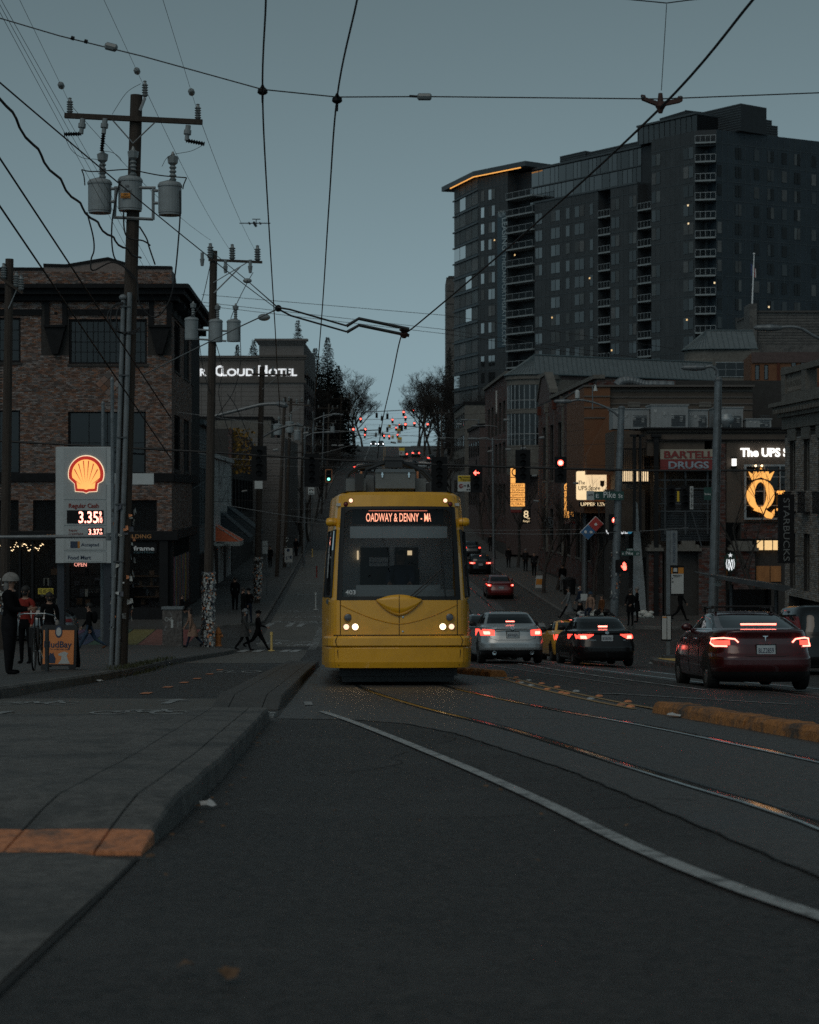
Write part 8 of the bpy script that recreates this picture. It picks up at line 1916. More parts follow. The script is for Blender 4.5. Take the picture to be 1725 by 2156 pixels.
Qr = Q(27); o = thing('round_sign', 'round pale ringed shop sign on the brick row', 'sign', Qr.p(1158, 1113)); mb = MB(); mb.disc(Qr.fr, Qr.u(1158), Qr.v(1100), 12.5/27, -.1, 0, 24); mb.build('panel', M('black_paint'), o)
mb = MB();
for r_ in (11.5, 7.5):
 for k in range(24): a, b = 2*math.pi*k/24, 2*math.pi*(k+1)/24; mb.prism(Qr.fr, [(Qr.u(1158)+rr/27*math.cos(t), Qr.v(1100)+rr/27*math.sin(t)) for rr, t in ((r_, a), (r_, b), (r_-1.2, b), (r_-1.2, a))], .001, .03)
Qr.text(mb, 'R', 1154.5, 1104.5, 7, 9, .002, .02); mb.build('ring_mark', M('galv'), o)
Qd = Q(36); M('domino_red', (.34, .04, .035), .5, .05, emit=.02, ecol=(.9, .1, .08)); M('domino_blue', (.03, .11, .24), .5, .05, emit=.02, ecol=(.1, .3, .6)); o = thing('pizza_sign', 'tilted red and blue domino shaped sign', 'sign', Qd.p(1246, 1137)); fd_ = Fr(Qd.p(1247, 1112), (math.cos(.8), 0, math.sin(.8)), (0, -1, 0), (-math.sin(.8), 0, math.cos(.8))); s_ = 15/36
for nm, a, b, mt in (('upper_tile', .02, 1.5*s_, 'domino_red'), ('lower_tile', -1.5*s_, -.02, 'domino_blue')): mb = MB(); mb.boxf(fd_, a, b, -.72*s_, .72*s_, -.15, 0); mb.build(nm, M(mt), o)
mb = MB();
for u_, v_ in ((.75, 0), (-.5, -.3), (-1.0, .3)): mb.disc(fd_, u_*s_, v_*s_, .2*s_, .001, .02, 14)
mb.boxf(fd_, -1.58*s_, 1.58*s_, -.8*s_, .8*s_, -.17, -.151); mb.build('pips', M('letter_white'), o)
o = thing('bank_sign', 'white bank lettering with a blue octagon right of the red signal', 'sign', Q(37).p(1316, 1134)); letters(o, Q(37), [('CHASE', 1276, 1124, 46, 19)], 'lit_soft', .0, .01); mb = MB(); M('bank_blue', (.04, .25, .42), .5, 0, emit=.25, ecol=(.1, .5, .8)); Q(37).poly(mb, [(1323, 1098), (1329, 1098), (1331, 1104), (1331, 1120), (1326, 1127), (1322, 1122)], 0, .15); mb.build('octagon', M('bank_blue'), o); mb = MB(); Q(37).box(mb, 1272, 1334, 1096, 1132, -.25, -.1); mb.build('panel', M('dark_trim'), o)
Qk = Q(63.7); zb_ = Qk.v(1383)
o = thing('stop_marker', 'tall grey tram stop marker with vertical lettering', 'sign post', Vector((Qk.u(1408), Qk.Y, gz(8.6, 61)+.16))); mb = MB(); Qk.box(mb, 1403.5, 1411.5, 1117, 1384, -.06, .0); mb.build('post', M('galv'), o); mb = MB(); Qk.box(mb, 1412, 1426.7, 1117, 1190, -.04, .0); mb.build('blade', M('pole_grey'), o); mb = MB(); Qk.box(mb, 1395, 1428, 1380, 1386, -.2, .2); mb.build('base', M('steel_dark'), o)
fk = Fr(Qk.fr.o, (0, 0, -1), (0, -1, 0), (1, 0, 0)); mb = MB(); mb.text(fk, 'SEATTLE STREETCAR', -Qk.v(1122), Qk.u(1417), 63/63.7, 5/63.7, .003, .006); mb.build('lettering', M('sign_navy'), o)
o = board('bus_sign', 'black framed bus stop sign with an orange top', Qk, 1412, 1440.5, 1190.5, 1254, 'signal_black', .03); mb = MB(); Qk.box(mb, 1413.5, 1439.5, 1208, 1250, .03, .036); mb.build('timetable', M('sign_white'), o); mb = MB(); Qk.box(mb, 1413.5, 1439.5, 1195, 1207.6, .03, .036); mb.build('orange_top', M('label_orange'), o); mb = MB(); Qk.box(mb, 1416, 1428, 1194, 1207, .036, .04); mb.build('bus_panel', M('signal_black'), o); mb = MB(); Qk.poly(mb, [(1418, 1204), (1418, 1197), (1419.5, 1195.8), (1424.5, 1195.8), (1426, 1197), (1426, 1204)], .04, .044); mb.build('bus_symbol', M('sign_white'), o); letters(o, Qk, [('BROADWAY &', 1417, 1212, 18, 1.8), ('E PIKE ST', 1419, 1215, 13, 1.8), ('9', 1414.5, 1219, 2.4, 3), ('60', 1414.2, 1226.5, 4, 3)], 'signal_black', .037)
o = board('map_holder', 'small framed route map low on the stop marker', Qk, 1392, 1414.4, 1294, 1349, 'signal_black', .04)
for x0, x1 in ((1394, 1403.5), (1405, 1412.5)): mb = MB(); Qk.box(mb, x0, x1, 1297, 1346, .04, .045); mb.build('map_sheet', M('sign_white'), o)
mb = MB(); Qk.box(mb, 1394.5, 1403, 1298, 1301, .045, .048); mb.build('map_header', M('label_orange'), o)
Qm = Q(62); o = thing('tram_shelter', 'tram shelter with a thin slanted roof behind the dark red car', 'shelter', Vector((Qm.u(1560), Qm.Y, gz(11, 62)))); mb = MB(); Qm.poly(mb, [(1474, 1207), (1480, 1207), (1658, 1233), (1660, 1237), (1642, 1243), (1600, 1236), (1510, 1218)], -1.4, .6); mb.build('roof', M('steel_dark'), o)
for x in (1545, 1640): bar(o, 'post', [Qm.p(x, 1232, -.4), Vector((Qm.u(x), Qm.Y+.4, gz(11, 62)))], .07, 'steel_dark')
mb = MB(); Qm.box(mb, 1545, 1640, 1245, 1330, -1.3, -1.28); mb.build('glass_screen', MATS['pane_far'], o); mb = MB(); Qm.box(mb, 1507, 1521, 1223, 1235, -.2, -.15); mb.build('hanging_plate', M('sign_white'), o)
Qf = Q(51); zs_ = gz(-14, 76.5)+.15
def fx(p): return .2564*p
def fy(p): return 921.2+.2564*p
fu = thing('fuel_sign', 'tall grey fuel price sign with a glowing shell emblem', 'sign', Vector((Qf.u(178), Qf.Y, zs_)))
M('cabinet_grey', (.46, .48, .48), .5, .08, 3); M('panel_grey', (.40, .42, .42), .5, .06, 3); M('post_blue', (.025, .03, .04), .5, .1); M('text_red', (.22, .03, .02), .6, 0); M('text_navy', (.015, .03, .07), .6, 0)
emitter('shell_yellow', (1.0, .44, .12), 1.0); emitter('shell_red', (.55, .03, .018), .55); emitter('shell_rim', (1.0, .75, .5), .9); emitter('led_price', (1.0, .36, .28), 3.2)
def FB(nm, mat, p, n0, n1):
 mb = MB(); Qf.box(mb, fx(p[0]), fx(p[1]), fy(p[2]), fy(p[3]), n0, n1); return mb.build(nm, MATS[mat], fu)
FB('cabinet', 'cabinet_grey', (462, 912, 75, 1030), -.75, 0)
FB('side_panel', 'panel_grey', (455, 461, 80, 1030), -.7, -.05)
for x in ((462, 518), (845, 905)):
 mb = MB(); mb.boxf(Qf.fr, Qf.u(fx(x[0])), Qf.u(fx(x[1])), zs_, Qf.v(fy(1030)), -.6, -.2); mb.build('post', M('post_blue'), fu)
for a, b in ((85, 508), (515, 720), (726, 822), (832, 928), (936, 1028)): FB('panel', 'panel_grey', (524, 872, a, b), .001, .03)
for p in ((551, 852, 597, 705), (725, 851, 742, 800)): FB('display', 'black_paint', p, .031, .05)
for p in ((545, 850, 848, 915), (545, 848, 952, 1018)): FB('panel_face', 'cabinet_grey', p, .031, .04)
letters_ = lambda items, mat, n, b=.0: [None for _ in [0] if not (lambda mb: ([Qf.text(mb, t, fx(x), fy(y), .2564*w, .2564*h, n, .01, b) for t, x, y, w, h in items], mb.build('lettering', MATS[mat], fu)))(MB())]
letters_([('Regular Cash', 566, 576, 246, 34)], 'text_red', .032, .03); letters_([('Regular', 566, 770, 74, 18), ('Credit/Debit', 566, 799, 118, 18)], 'text_red', .032)
letters_([('Accepted', 668, 892, 146, 26), ('Food Mart', 560, 1000, 188, 30)], 'text_navy', .042, .012)
letters_([('3.35', 648, 700, 160, 92), ('9', 816, 648, 20, 40), ('10', 810, 700, 32, 40), ('3.37', 730, 798, 88, 46), ('9', 824, 768, 14, 18), ('10', 820, 798, 22, 20)], 'led_price', .051, .015)
mb = MB(); Qf.box(mb, fx(812), fx(840), fy(655), fy(652), .051, .06); mb.build('display_bar', MATS['led_price'], fu)
FB('card_picture', 'sign_navy', (580, 640, 852, 908), .041, .045); FB('card_edge', 'label_orange', (640, 657, 852, 908), .041, .045)
def pecten(k, dy=0):
 c = (710, 300); pts = [(c[0]+145*k*math.cos(math.radians(a)), c[1]+dy-150*k*math.sin(math.radians(a))) for a in range(-22, 203, 9)]
 cx, cy = 710, 330+dy
 return pts+[(cx+(x-cx)*k, cy+(y-cy)*k) for x, y in ((614, 378), (622, 442), (688, 446), (710, 456), (732, 446), (798, 442), (806, 378))]
for nm, k, mt, n0, n1 in (('emblem_rim', 1.03, 'shell_rim', .031, .06), ('emblem', .985, 'shell_red', .06, .09), ('emblem_field', .80, 'shell_yellow', .09, .1)):
 mb = MB(); Qf.poly(mb, [(fx(x), fy(y)) for x, y in pecten(k)], n0, n1); mb.build(nm, MATS[mt], fu)
for k in range(8):   # red ribs between the rays
 a = math.radians(22+k*19.4); mb = MB(); b = (710, 405); r0, r1 = 40, 205
 e = (b[0]+1.0*r1*math.cos(a)*.62, b[1]-r1*math.sin(a)*(1.06 if .6 < a < 2.5 else .95)); s = (b[0]+r0*math.cos(a), b[1]-r0*math.sin(a)*.9); d = 4.5
 Qf.poly(mb, [(fx(s[0]), fy(s[1])), (fx(e[0]+d*math.sin(a)), fy(e[1]+d*math.cos(a))), (fx(e[0]-d*math.sin(a)), fy(e[1]-d*math.cos(a)))], .1, .105); mb.build('emblem_rib', MATS['shell_red'], fu)
o = thing('mast_arm', 'dark horizontal pipe arm crossing in front of the fuel sign', 'pole', P(235, 1130, 62)); bar(o, 'arm', [P(-30, 1131, 62), P(235, 1129, 62)], [.055, .065], 'pole_grey'); bar(o, 'clamp', [P(228, 1122, 62), P(228, 1138, 62)], .09, 'pole_grey')
Qw = Q(107); zw = gz(-6.9, 36.4)+.15; o = thing('sandwich_board', 'orange sandwich board with dog and cat drawing', 'sign', Vector((Qw.u(125), Qw.Y, zw))); M('board_orange', (.62, .21, .06), .6, .1, 4, c2=(.3, .1, .04), c2amt=.5, c2thr=.6)
fw_ = Fr((Qw.u(122), Qw.Y, zw), (1, -.1, 0), (-.1, -1, .0), (0, .14, 1));
for s, nm in ((1, 'front_panel'), (0, 'rear_panel')):
 f_ = fw_ if s else Fr((Qw.u(122), Qw.Y+.52, zw), (1, -.1, 0), (-.1, -1, 0), (0, -.42, 1))
 mb = MB(); mb.prism(f_, [(-.36, .09), (-.34, 0), (-.24, 0), (-.2, .07), (.2, .07), (.24, 0), (.34, 0), (.36, .09), (.36, .84), (.32, .88), (-.32, .88), (-.36, .84)], -.03, 0); mb.build(nm, M('black_plastic'), o)
mb = MB(); mb.boxf(fw_, -.31, .31, .11, .78, .001, .006); pn = mb.build('poster', M('board_orange'), o)
mb = MB(); mb.disc(fw_, .0, .75, .12, .007, .012, 20, .62); mb.text(fw_, 'MudBay', -.29, .44, .56, .12, .007, .004, .02); mb.text(fw_, 'HEALTHY DOGS AND CATS', -.27, .39, .5, .025, .007, .003); mb.prism(fw_, [(-.2, .13), (-.06, .13), (-.05, .22), (-.09, .3), (-.1, .34), (-.13, .31), (-.17, .34), (-.18, .28)], .007, .01); mb.build('print_dark', M('text_navy'), pn)
mb = MB(); mb.prism(fw_, [(.0, .12), (.24, .12), (.2, .2), (.17, .28), (.2, .33), (.13, .36), (.08, .35), (.0, .31), (.01, .28), (.07, .27), (.06, .2)], .007, .011); mb.build('dog_print', M('sign_white'), pn); mb = MB(); mb.disc(fw_, 0, .75, .085, .0125, .015, 16, .62); mb.build('crest_print', M('sign_white'), pn)
zbk = gz(-6.9, 33.8)+.15; bk = vthing('bicycle', 'parked black bicycle with a pannier beside the helmeted person', 'bicycle', (-7.02, 34.9, zbk), math.radians(185)); R_ = .34
for y, nm in ((.52, 'front_wheel'), (-.52, 'rear_wheel')):
 mb = MB(); mb.tube([Vector((0, y+R_*math.cos(t*.262), R_+R_*math.sin(t*.262))) for t in range(25)], .018, 6); w_ = mb.build(nm, M('rubber'), bk, local=True); mb = MB()
 for t in range(14): mb.tube([Vector((0, y, R_)), Vector((0, y+R_*.95*math.cos(t*.449), R_+R_*.95*math.sin(t*.449)))], .0025, 3)
 mb.build('spokes', M('steel_grey'), w_, local=True)
def bt(nm, pts, r, mat='black_plastic'): mb = MB(); mb.tube([Vector(p) for p in pts], r, 6); mb.build(nm, M(mat), bk, local=True)
bt('frame', [(0, -.52, R_), (0, -.1, .3), (0, .4, .78), (0, -.2, .78), (0, -.1, .3)], .017); bt('seat_stay', [(0, -.52, R_), (0, -.2, .78), (0, -.23, .92)], .013); bt('fork', [(0, .52, R_), (0, .42, .7), (0, .38, 1.0)], .016); bt('handlebar', [(-.33, .3, 1.0), (-.2, .4, 1.04), (.2, .4, 1.04), (.33, .3, 1.0)], .014, 'chrome'); bt('crank', [(-.1, -.1, .16), (-.06, -.1, .3), (.06, -.1, .3), (.1, -.1, .44)], .012, 'chrome')
mb = MB(); mb.ball(Vector((0, -.25, .95)), .1, .7, 1.3, .35); mb.build('saddle', M('black_plastic'), bk, local=True); mb = MB(); mb.box(.05, .2, -.75, -.4, .35, .72); mb.build('pannier', M('black_plastic'), bk, local=True); mb = MB(); mb.box(.201, .206, -.62, -.52, .5, .58); mb.build('reflector', M('letter_white'), bk, local=True)
for i, (x, q_) in enumerate(((99, 112),)):
 Qp = Q(q_); z = gz(-6.8, Qp.Y)+.15; o = thing('rack_post', 'dark bike rack post beside the bicycle', 'post', Vector((Qp.u(x), Qp.Y, z))); bar(o, 'post', [Vector((Qp.u(x), Qp.Y, z)), Vector((Qp.u(x), Qp.Y, z+.82))], .04, 'steel_dark'); mb = MB(); mb.lathe([(.1, z), (.1, z+.015), (.04, z+.02)], Vector((Qp.u(x), Qp.Y, 0)), 10); mb.build('foot_plate', M('steel_dark'), o)
Qv = Q(50.5); zc = gz(-8.5, 77)+.1
o = thing('utility_cabinet', 'scruffy graffiti covered utility cabinet on the corner', 'cabinet', Vector((Qv.u(362), Qv.Y, zc))); mb = MB(); Qv.box(mb, 342, 383, 1281, 1362, -.5, 0); mb.build('body', M('cabinet'), o); mb = MB(); Qv.box(mb, 340, 385, 1278, 1283, -.54, .04); mb.build('lid', M('pole_grey'), o); mb = MB(); mb.boxf(Qv.fr, Qv.u(338), Qv.u(387), zc-.05, Qv.v(1360), -.56, .06); mb.build('plinth', M('concrete_dark'), o); mb = MB(); Qv.box(mb, 360, 365, 1305, 1322, .001, .012); Qv.text(mb, 'CHE', 347, 1308, 16, 8, .001, .006); mb.build('stickers', M('sign_white'), o)
zh_ = gz(-7.9, 76)+.12; hc = Vector((Qv.u(462), Qv.Y-.4, 0)); o = thing('fire_hydrant', 'small rusty orange fire hydrant beside the postered pole', 'hydrant', Vector((hc.x, hc.y, zh_))); M('hydrant_paint', (.34, .12, .03), .6, .3, 8, c2=(.3, .3, .3), c2amt=.4, c2thr=.6)
mb = MB(); mb.lathe([(.17, zh_), (.17, zh_+.04), (.12, zh_+.06), (.12, zh_+.5), (.15, zh_+.52), (.15, zh_+.56), (.12, zh_+.58), (.1, zh_+.68), (.05, zh_+.74), (.03, zh_+.8), (.01, zh_+.8)], hc, 16); mb.build('barrel', M('hydrant_paint'), o, shade=False)
for s in (-1, 1): mb = MB(); mb.tube([hc+Vector((s*.1, -.02, zh_+.42)), hc+Vector((s*.2, -.02, zh_+.42))], [.06, .07], 10); mb.build('nozzle', M('hydrant_paint'), o)
def delineator(x, yb, q_, h, mat, lab):
 Qp = Q(q_); X = Qp.u(x); z = gz(X, Qp.Y); o = thing('delineator_post', lab, 'bollard', Vector((X, Qp.Y, z))); mb = MB(); mb.lathe([(.05, z+.03), (.045, z+h*.8), (.06, z+h*.82), (.06, z+h), (.02, z+h)], Vector((X, Qp.Y, 0)), 10); mb.build('post', M(mat), o); mb = MB(); mb.lathe([(.14, z), (.13, z+.03), (.05, z+.04)], Vector((X, Qp.Y, 0)), 10); mb.build('base', M(mat), o)
delineator(572, 1378, 51.5, .78, 'tactile', 'short yellow plastic post on the near crosswalk'); delineator(665, 1255, 37, 1.0, 'sign_white', 'white plastic post just left of the tram'); delineator(667, 1215, 27, .9, 'sign_red', 'red plastic post left of the tram window'); delineator(658, 1175, 21, .8, 'tactile', 'distant yellow plastic post in the bike lane')
Qp = Q(24.6); o = thing('parking_sign', 'standing parking board with a large seven', 'sign', Vector((Qp.u(609), Qp.Y, gz(-10, 158)+.15))); mb = MB(); Qp.box(mb, 599.5, 616, 1154, 1184, -.05, 0); mb.build('panel', M('sign_white'), o); mb = MB(); mb.disc(Qp.fr, Qp.u(607), Qp.v(1158.5), 3.3/24.6, .001, .01, 14); Qp.text(mb, '$7', 602, 1178, 6, 7, .001, .01); Qp.box(mb, 610, 614.5, 1170, 1176, .001, .01); mb.build('lettering', M('text_navy'), o); mb = MB(); Qp.box(mb, 606, 609, 1184, 1194, -.04, -.01); mb.build('post', M('pole_grey'), o)
Qp = Q(33); o = thing('bus_stop_sign', 'small white stop sign plate on a thin post left', 'sign', Vector((Qp.u(562), Qp.Y, gz(-9, 118)+.15))); bar(o, 'post', [Vector((Qp.u(562), Qp.Y, gz(-9, 118)+.1)), Qp.p(562, 1140)], .035, 'pole_grey')
for y0, y1 in ((1139, 1149), (1150.5, 1166)): mb = MB(); Qp.box(mb, 553, 564, y0, y1, .03, .05); mb.build('plate', M('sign_white'), o)
Qp = Q(60); o = board('yield_plate', 'blank pale plate beside the nearest pole', Qp, 222, 323, 996.5, 1020, 'cabinet_grey', -.1)
Qp = Q(33); zr_ = gz(9.5, 118)+.15; c = Vector((Qp.u(1199), Qp.Y, 0)); o = thing('litter_bin', 'black slatted litter bin on the right sidewalk', 'bin', Vector((c.x, c.y, zr_))); mb = MB(); mb.lathe([(.33, zr_), (.38, zr_+.9), (.4, zr_+.92), (.4, zr_+.98), (.2, zr_+1.1), (.02, zr_+1.12)], c, 18); mb.build('bin_body', M('black_paint'), o)
for k in range(18): mb = MB(); a = k*.349; mb.tube([c+Vector((.35*math.cos(a), .35*math.sin(a), zr_+.05)), c+Vector((.4*math.cos(a), .4*math.sin(a), zr_+.9))], .015, 4); mb.build('slat', M('dark_trim'), o)
Qp = Q(32); zr_ = gz(8.5, 122)+.15; o = thing('sandwich_board', 'small orange and white sandwich board by the right kerb', 'sign', Vector((Qp.u(1135), Qp.Y, zr_))); mb = MB(); Qp.poly(mb, [(1127, 1238), (1141.5, 1238), (1143, 1212), (1129.5, 1212)], -.1, 0); mb.build('panel', M('sign_white'), o); mb = MB(); Qp.poly(mb, [(1128.6, 1231), (1141, 1231), (1142, 1219), (1129.6, 1219)], .001, .01); mb.build('print', M('label_orange'), o)
random.seed(14)
for i, (x, y, w, h, mt, lab) in enumerate(((1238, 1262, 30, 14, 'print_dark', 'rolled grey bedding on the right corner'), (1275, 1285, 34, 22, 'black_plastic', 'dark cart of belongings beside the steel pole'), (1230, 1252, 14, 14, 'sign_white', 'white framed card leaning on the right corner'), (1258, 1300, 30, 18, 'print_pale', 'pale blanket heap on the corner'), (1362, 1305, 26, 16, 'print_pale', 'patterned bundle on the pavement by the standing pair'))):
 Qp = Q(40.5); mb = MB(); X = Qp.u(x); z0 = gz(X, Qp.Y)+.15; hh = h/40.5; W_ = w/40.5/2
 if mt == 'sign_white': mb.box(X-W_, X+W_, Qp.Y-.03, Qp.Y, z0+.9, z0+.9+hh)
 for k in range(9): mb.ball(Vector((X+random.uniform(-W_, W_), Qp.Y+random.uniform(-.2, .2), z0+random.uniform(.0, hh*.7))), random.uniform(.12, .2), 1.3, 1, .8, 8, 6)
 mb.build('belongings', M(mt), origin=Vector((X, Qp.Y, z0)), label=lab, cat='belongings')
M('skin', (.30, .17, .12), .6, .1, 10); M('skin_brown', (.12, .065, .045), .6, .1, 10); M('hair_dark', (.012, .010, .009), .7, .2, 20); M('hair_grey', (.16, .155, .15), .8, .2, 20); M('mask_black', (.01, .01, .011), .8, 0); M('mask_pale', (.35, .4, .43), .8, 0)
CL = {}
for k, c in dict(black=(.006, .006, .007), char=(.014, .014, .016), navy=(.018, .025, .04), jean=(.035, .055, .085), red=(.20, .028, .022), beige=(.24, .15, .11), grey=(.13, .135, .14), pale=(.22, .21, .2), brown=(.11, .045, .02), plaid=(.05, .05, .05)).items(): CL[k] = M('cloth_'+k, c, .95, .3, 9, .3, 40, spec=.08)
def person(label, x, q_, H=1.74, rz=0, stride=.0, arms=(.1, .1), bend=(.25, .25), top='black', leg='char', shoe='black', hair='hair_dark', lift=.15, hat=None, mask=None, coat=None, bag=None, sit=False, lean=0.0, fat=1.0, skin='skin', X=None, Y=None, long=False, phone=False):
 Y = Y or FPX/q_; X = (x-HX)/q_ if X is None else X; gzv = gz(X, Y)+lift; h = H
 V = []; E = []; R = []; tg = []
 def v(p, r, t): V.append(Vector(p)); R.append(r*h); tg.append(t); return len(V)-1
 ph = .30*h if sit else .525*h
 pe = v((0, 0, ph), .072*fat, 'leg'); wa = v((0, .01+lean*.3, ph+.09*h), .068*fat, 'top'); ch = v((0, .015+lean*.7, ph+.2*h), .082*fat, 'top'); nk0 = v((0, lean, ph+.29*h), .05, 'top'); nk = v((0, lean+.01, ph+.325*h), .031, 'skin'); hb = v((0, lean+.025, ph+.365*h), .042, 'skin'); hd = v((0, lean+.02, ph+.415*h), .052, 'skin'); ht = v((0, lean+.012, ph+.452*h), .034, 'skin')
 for a, b in ((pe, wa), (wa, ch), (ch, nk0), (nk0, nk), (nk, hb), (hb, hd), (hd, ht)): E.append((a, b))
 L1, L2 = .245*h, .235*h; hands = []
 for s, sg in ((-1, 1), (1, -1)):
  a = sg*stride; kb = max(.05, -a*.9+.12) if stride else .03
  if sit: a, kb = 1.45, 1.5
  hp = v((s*.052*h, 0, ph-.03*h), .062*fat, 'leg'); p = V[hp]+Vector((s*.01, L1*math.sin(a), -L1*math.cos(a))); kn = v(p, .038*fat, 'leg'); p2 = p+Vector((0, L2*math.sin(a-kb), -L2*math.cos(a-kb))); an = v(p2, .026, 'leg'); ft = a-kb if stride else 0
  he = v(p2+Vector((0, .01, -.02*h)), .026, 'shoe'); to = v(p2+Vector((s*.012, .10*h*math.cos(ft*.6), -.026*h+.1*h*math.sin(ft*.6)*.6)), .02, 'shoe')
  for e in ((pe, hp), (hp, kn), (kn, an), (an, he), (he, to)): E.append(e)
  A = arms[0 if s < 0 else 1]+(-sg*stride*.6); B = bend[0 if s < 0 else 1]
  sh = v((s*.098*h, lean*.95, ph+.272*h), .042*fat, 'top'); p = V[sh]+Vector((s*.028*h, .165*h*math.sin(A), -.165*h*math.cos(A))); el = v(p, .030*fat, 'top'); p2 = p+Vector((-s*.04*h*B, .14*h*math.sin(A+B), -.14*h*math.cos(A+B))); wr = v(p2, .021, 'top'); d = (p2-p).normalized(); hn = v(p2+d*.045*h, .019, 'skin')
  for e in ((nk0, sh), (sh, el), (el, wr), (wr, hn)): E.append(e)
  hands.append((p2, d, s))
 mz_ = min(p.z for p, t in zip(V, tg) if t == 'shoe')-.018*h
 for p in V: p.z -= mz_
 me = bpy.data.meshes.new('body'); me.from_pydata([tuple(p) for p in V], E, []); ob = bpy.data.objects.new('tmp', me); md = ob.modifiers.new('s', 'SKIN'); md.use_smooth_shade = True
 for i, r in enumerate(R): me.skin_vertices[0].data[i].radius = (r, r*(.8 if tg[i] == 'top' and i in (wa, ch) else 1)); me.skin_vertices[0].data[i].use_root = i == pe
 sb = ob.modifiers.new('d', 'SUBSURF'); sb.levels = 1 if q_ > 38 else 0; m2 = evaluated(ob); bpy.data.objects.remove(ob)
 mb = MB(); mb.v = [Vector(p.co) for p in m2.vertices]; keys = ['skin', 'top', 'leg', 'shoe']
 for pl_ in m2.polygons:
  c = pl_.center; best = min(E, key=lambda e: (lambda a, b: ((a+(b-a)*max(0, min(1, (c-a).dot(b-a)/max((b-a).length_squared, 1e-9))))-c).length)(V[e[0]], V[e[1]])); a_, b_ = V[best[0]], V[best[1]]; t = (c-a_).dot(b_-a_)/max((b_-a_).length_squared, 1e-9); tag_ = tg[best[1]] if t > .35 else tg[best[0]]
  mb.f.append(tuple(pl_.vertices)); mb.mi.append(keys.index(tag_))
 bpy.data.meshes.remove(m2); mb.cur = 0
 for p2, d, s in hands:
  p2 = p2-Vector((0, 0, mz_)); up = Vector((s, 0, 0)); b = d.cross(up).normalized()
  for k in range(4): q0 = p2+d*.05*h+b*(k-1.5)*.0105*h; mb.tube([q0, q0+d*(.028-.003*abs(k-1.4))*h-up*.004*h, q0+d*(.045-.005*abs(k-1.4))*h-up*.013*h], [.0055*h, .005*h, .004*h], 5)
  q0 = p2+d*.03*h-b*.018*h; mb.tube([q0, q0+d*.015*h-b*.014*h, q0+d*.035*h-b*.018*h], [.006*h, .0055*h, .0045*h], 5)
 o = vthing('person', label, 'person', (X, Y, gzv), math.radians(rz)); body = mb.build('body', [M(skin), CL[top], CL[leg], CL[shoe]], o, shade=True, local=True)
 hc_ = V[hd]; k = h/1.74;
 def ch_(nm, mat, fn): m_ = MB(); fn(m_); m_.build(nm, mat, o, shade=True, local=True)
 if hat:
  ch_('helmet' if hat == 'pale' else 'beanie', CL[hat], lambda m_: m_.add(*(lambda c, r: ([c+Vector((r*math.cos(a)*math.cos(b)*.9, r*math.sin(a)*math.cos(b)*1.12, r*math.sin(b))) for b in [j*math.pi/12-.12 for j in range(7)] for a in [i*math.pi/8 for i in range(16)]], [(j*16+i, j*16+(i+1) % 16, (j+1)*16+(i+1) % 16, (j+1)*16+i) for j in range(6) for i in range(16)]))(hc_+Vector((0, 0, .015*k)), (.142 if hat == 'pale' else .122)*k)))
 if hair and (not hat or long): ch_('hair', M(hair), lambda m_: (m_.ball(hc_+Vector((0, -.022*k, .03*k)), .103*k, .98, 1.05, 1.0, 14, 10), long and m_.ball(hc_+Vector((0, -.06*k, -.1*k)), .1*k, .95, .6, 1.6, 12, 8)))
 ch_('face', M('hair_dark'), lambda m_: [m_.ball(hc_+Vector((s*.032*k, .088*k, .0)), .011*k, n=6, m=5) for s in (-1, 1)])
 ch_('nose', M(skin), lambda m_: (m_.tube([hc_+Vector((0, .085*k, .0)), hc_+Vector((0, .112*k, -.032*k)), hc_+Vector((0, .09*k, -.038*k))], [.008*k, .013*k, .01*k], 6), [m_.ball(hc_+Vector((s*.09*k, .0, -.01*k)), .026*k, .4, .8, 1.2, 8, 6) for s in (-1, 1)]))
 if mask: ch_('mask', M(mask), lambda m_: m_.ball(hc_+Vector((0, .045*k, -.055*k)), .066*k, 1.05, 1.0, .85, 12, 8))
 if coat:
  z0_, z1_ = V[pe].z+.12*k, V[pe].z-coat*k; sw = abs(stride)*.2; ch_('coat', CL[top], lambda m_: m_.add([Vector((r*1.15*math.cos(a), r*.85*math.sin(a)+(sw*t*math.sin(a)), lerp(z0_, z1_, t))) for t, r in ((0, .135*k*fat), (.4, .16*k*fat), (1, .2*k*fat)) for a in [i*math.pi/8 for i in range(16)]], [(j*16+i, j*16+(i+1) % 16, (j+1)*16+(i+1) % 16, (j+1)*16+i) for j in range(2) for i in range(16)]))
 if bag == 'back': ch_('backpack', CL['black'], lambda m_: m_.ball(V[ch]+Vector((0, -.2*k, .0)), .16*k, .9, .7, 1.35, 12, 8))
 elif bag: ch_('bag', CL[bag], lambda m_: (m_.ball(V[pe]+Vector((-.2*k, .02, .02)), .12*k, .5, 1.1, .9, 10, 8), m_.tube([V[pe]+Vector((-.18*k, 0, .1*k)), V[nk0]+Vector((.06, .0, 0))], .008, 4)))
 if phone: ch_('phone', M('black_plastic'), lambda m_: m_.box(-.04, .04, hands[0][0].y+.1, hands[0][0].y+.17, hands[0][0].z-mz_+.0, hands[0][0].z-mz_+.015))
 return o
person('person in black with a pale helmet looking at a phone', 20, 118, 1.72, -92, 0, (.35, .35), (1.25, 1.25), hat='pale', hair='hair_grey', long=True, phone=True, fat=1.4)
person('person in a red and black jacket facing the street', 54, 90, 1.75, 170, 0, (.1, .1), (.3, .3), 'red', 'black', mask='mask_black')
person('person in a dark jacket with pale hoodie behind the orange board', 104, 82, 1.70, 195, .15, (.1, .1), (.2, .2), 'black', 'char', mask='mask_black', bag='pale')
person('walking person with backpack and jeans near the fuel sign', 188, 60, 1.76, 92, .5, top='black', leg='jean', shoe='brown', bag='back')
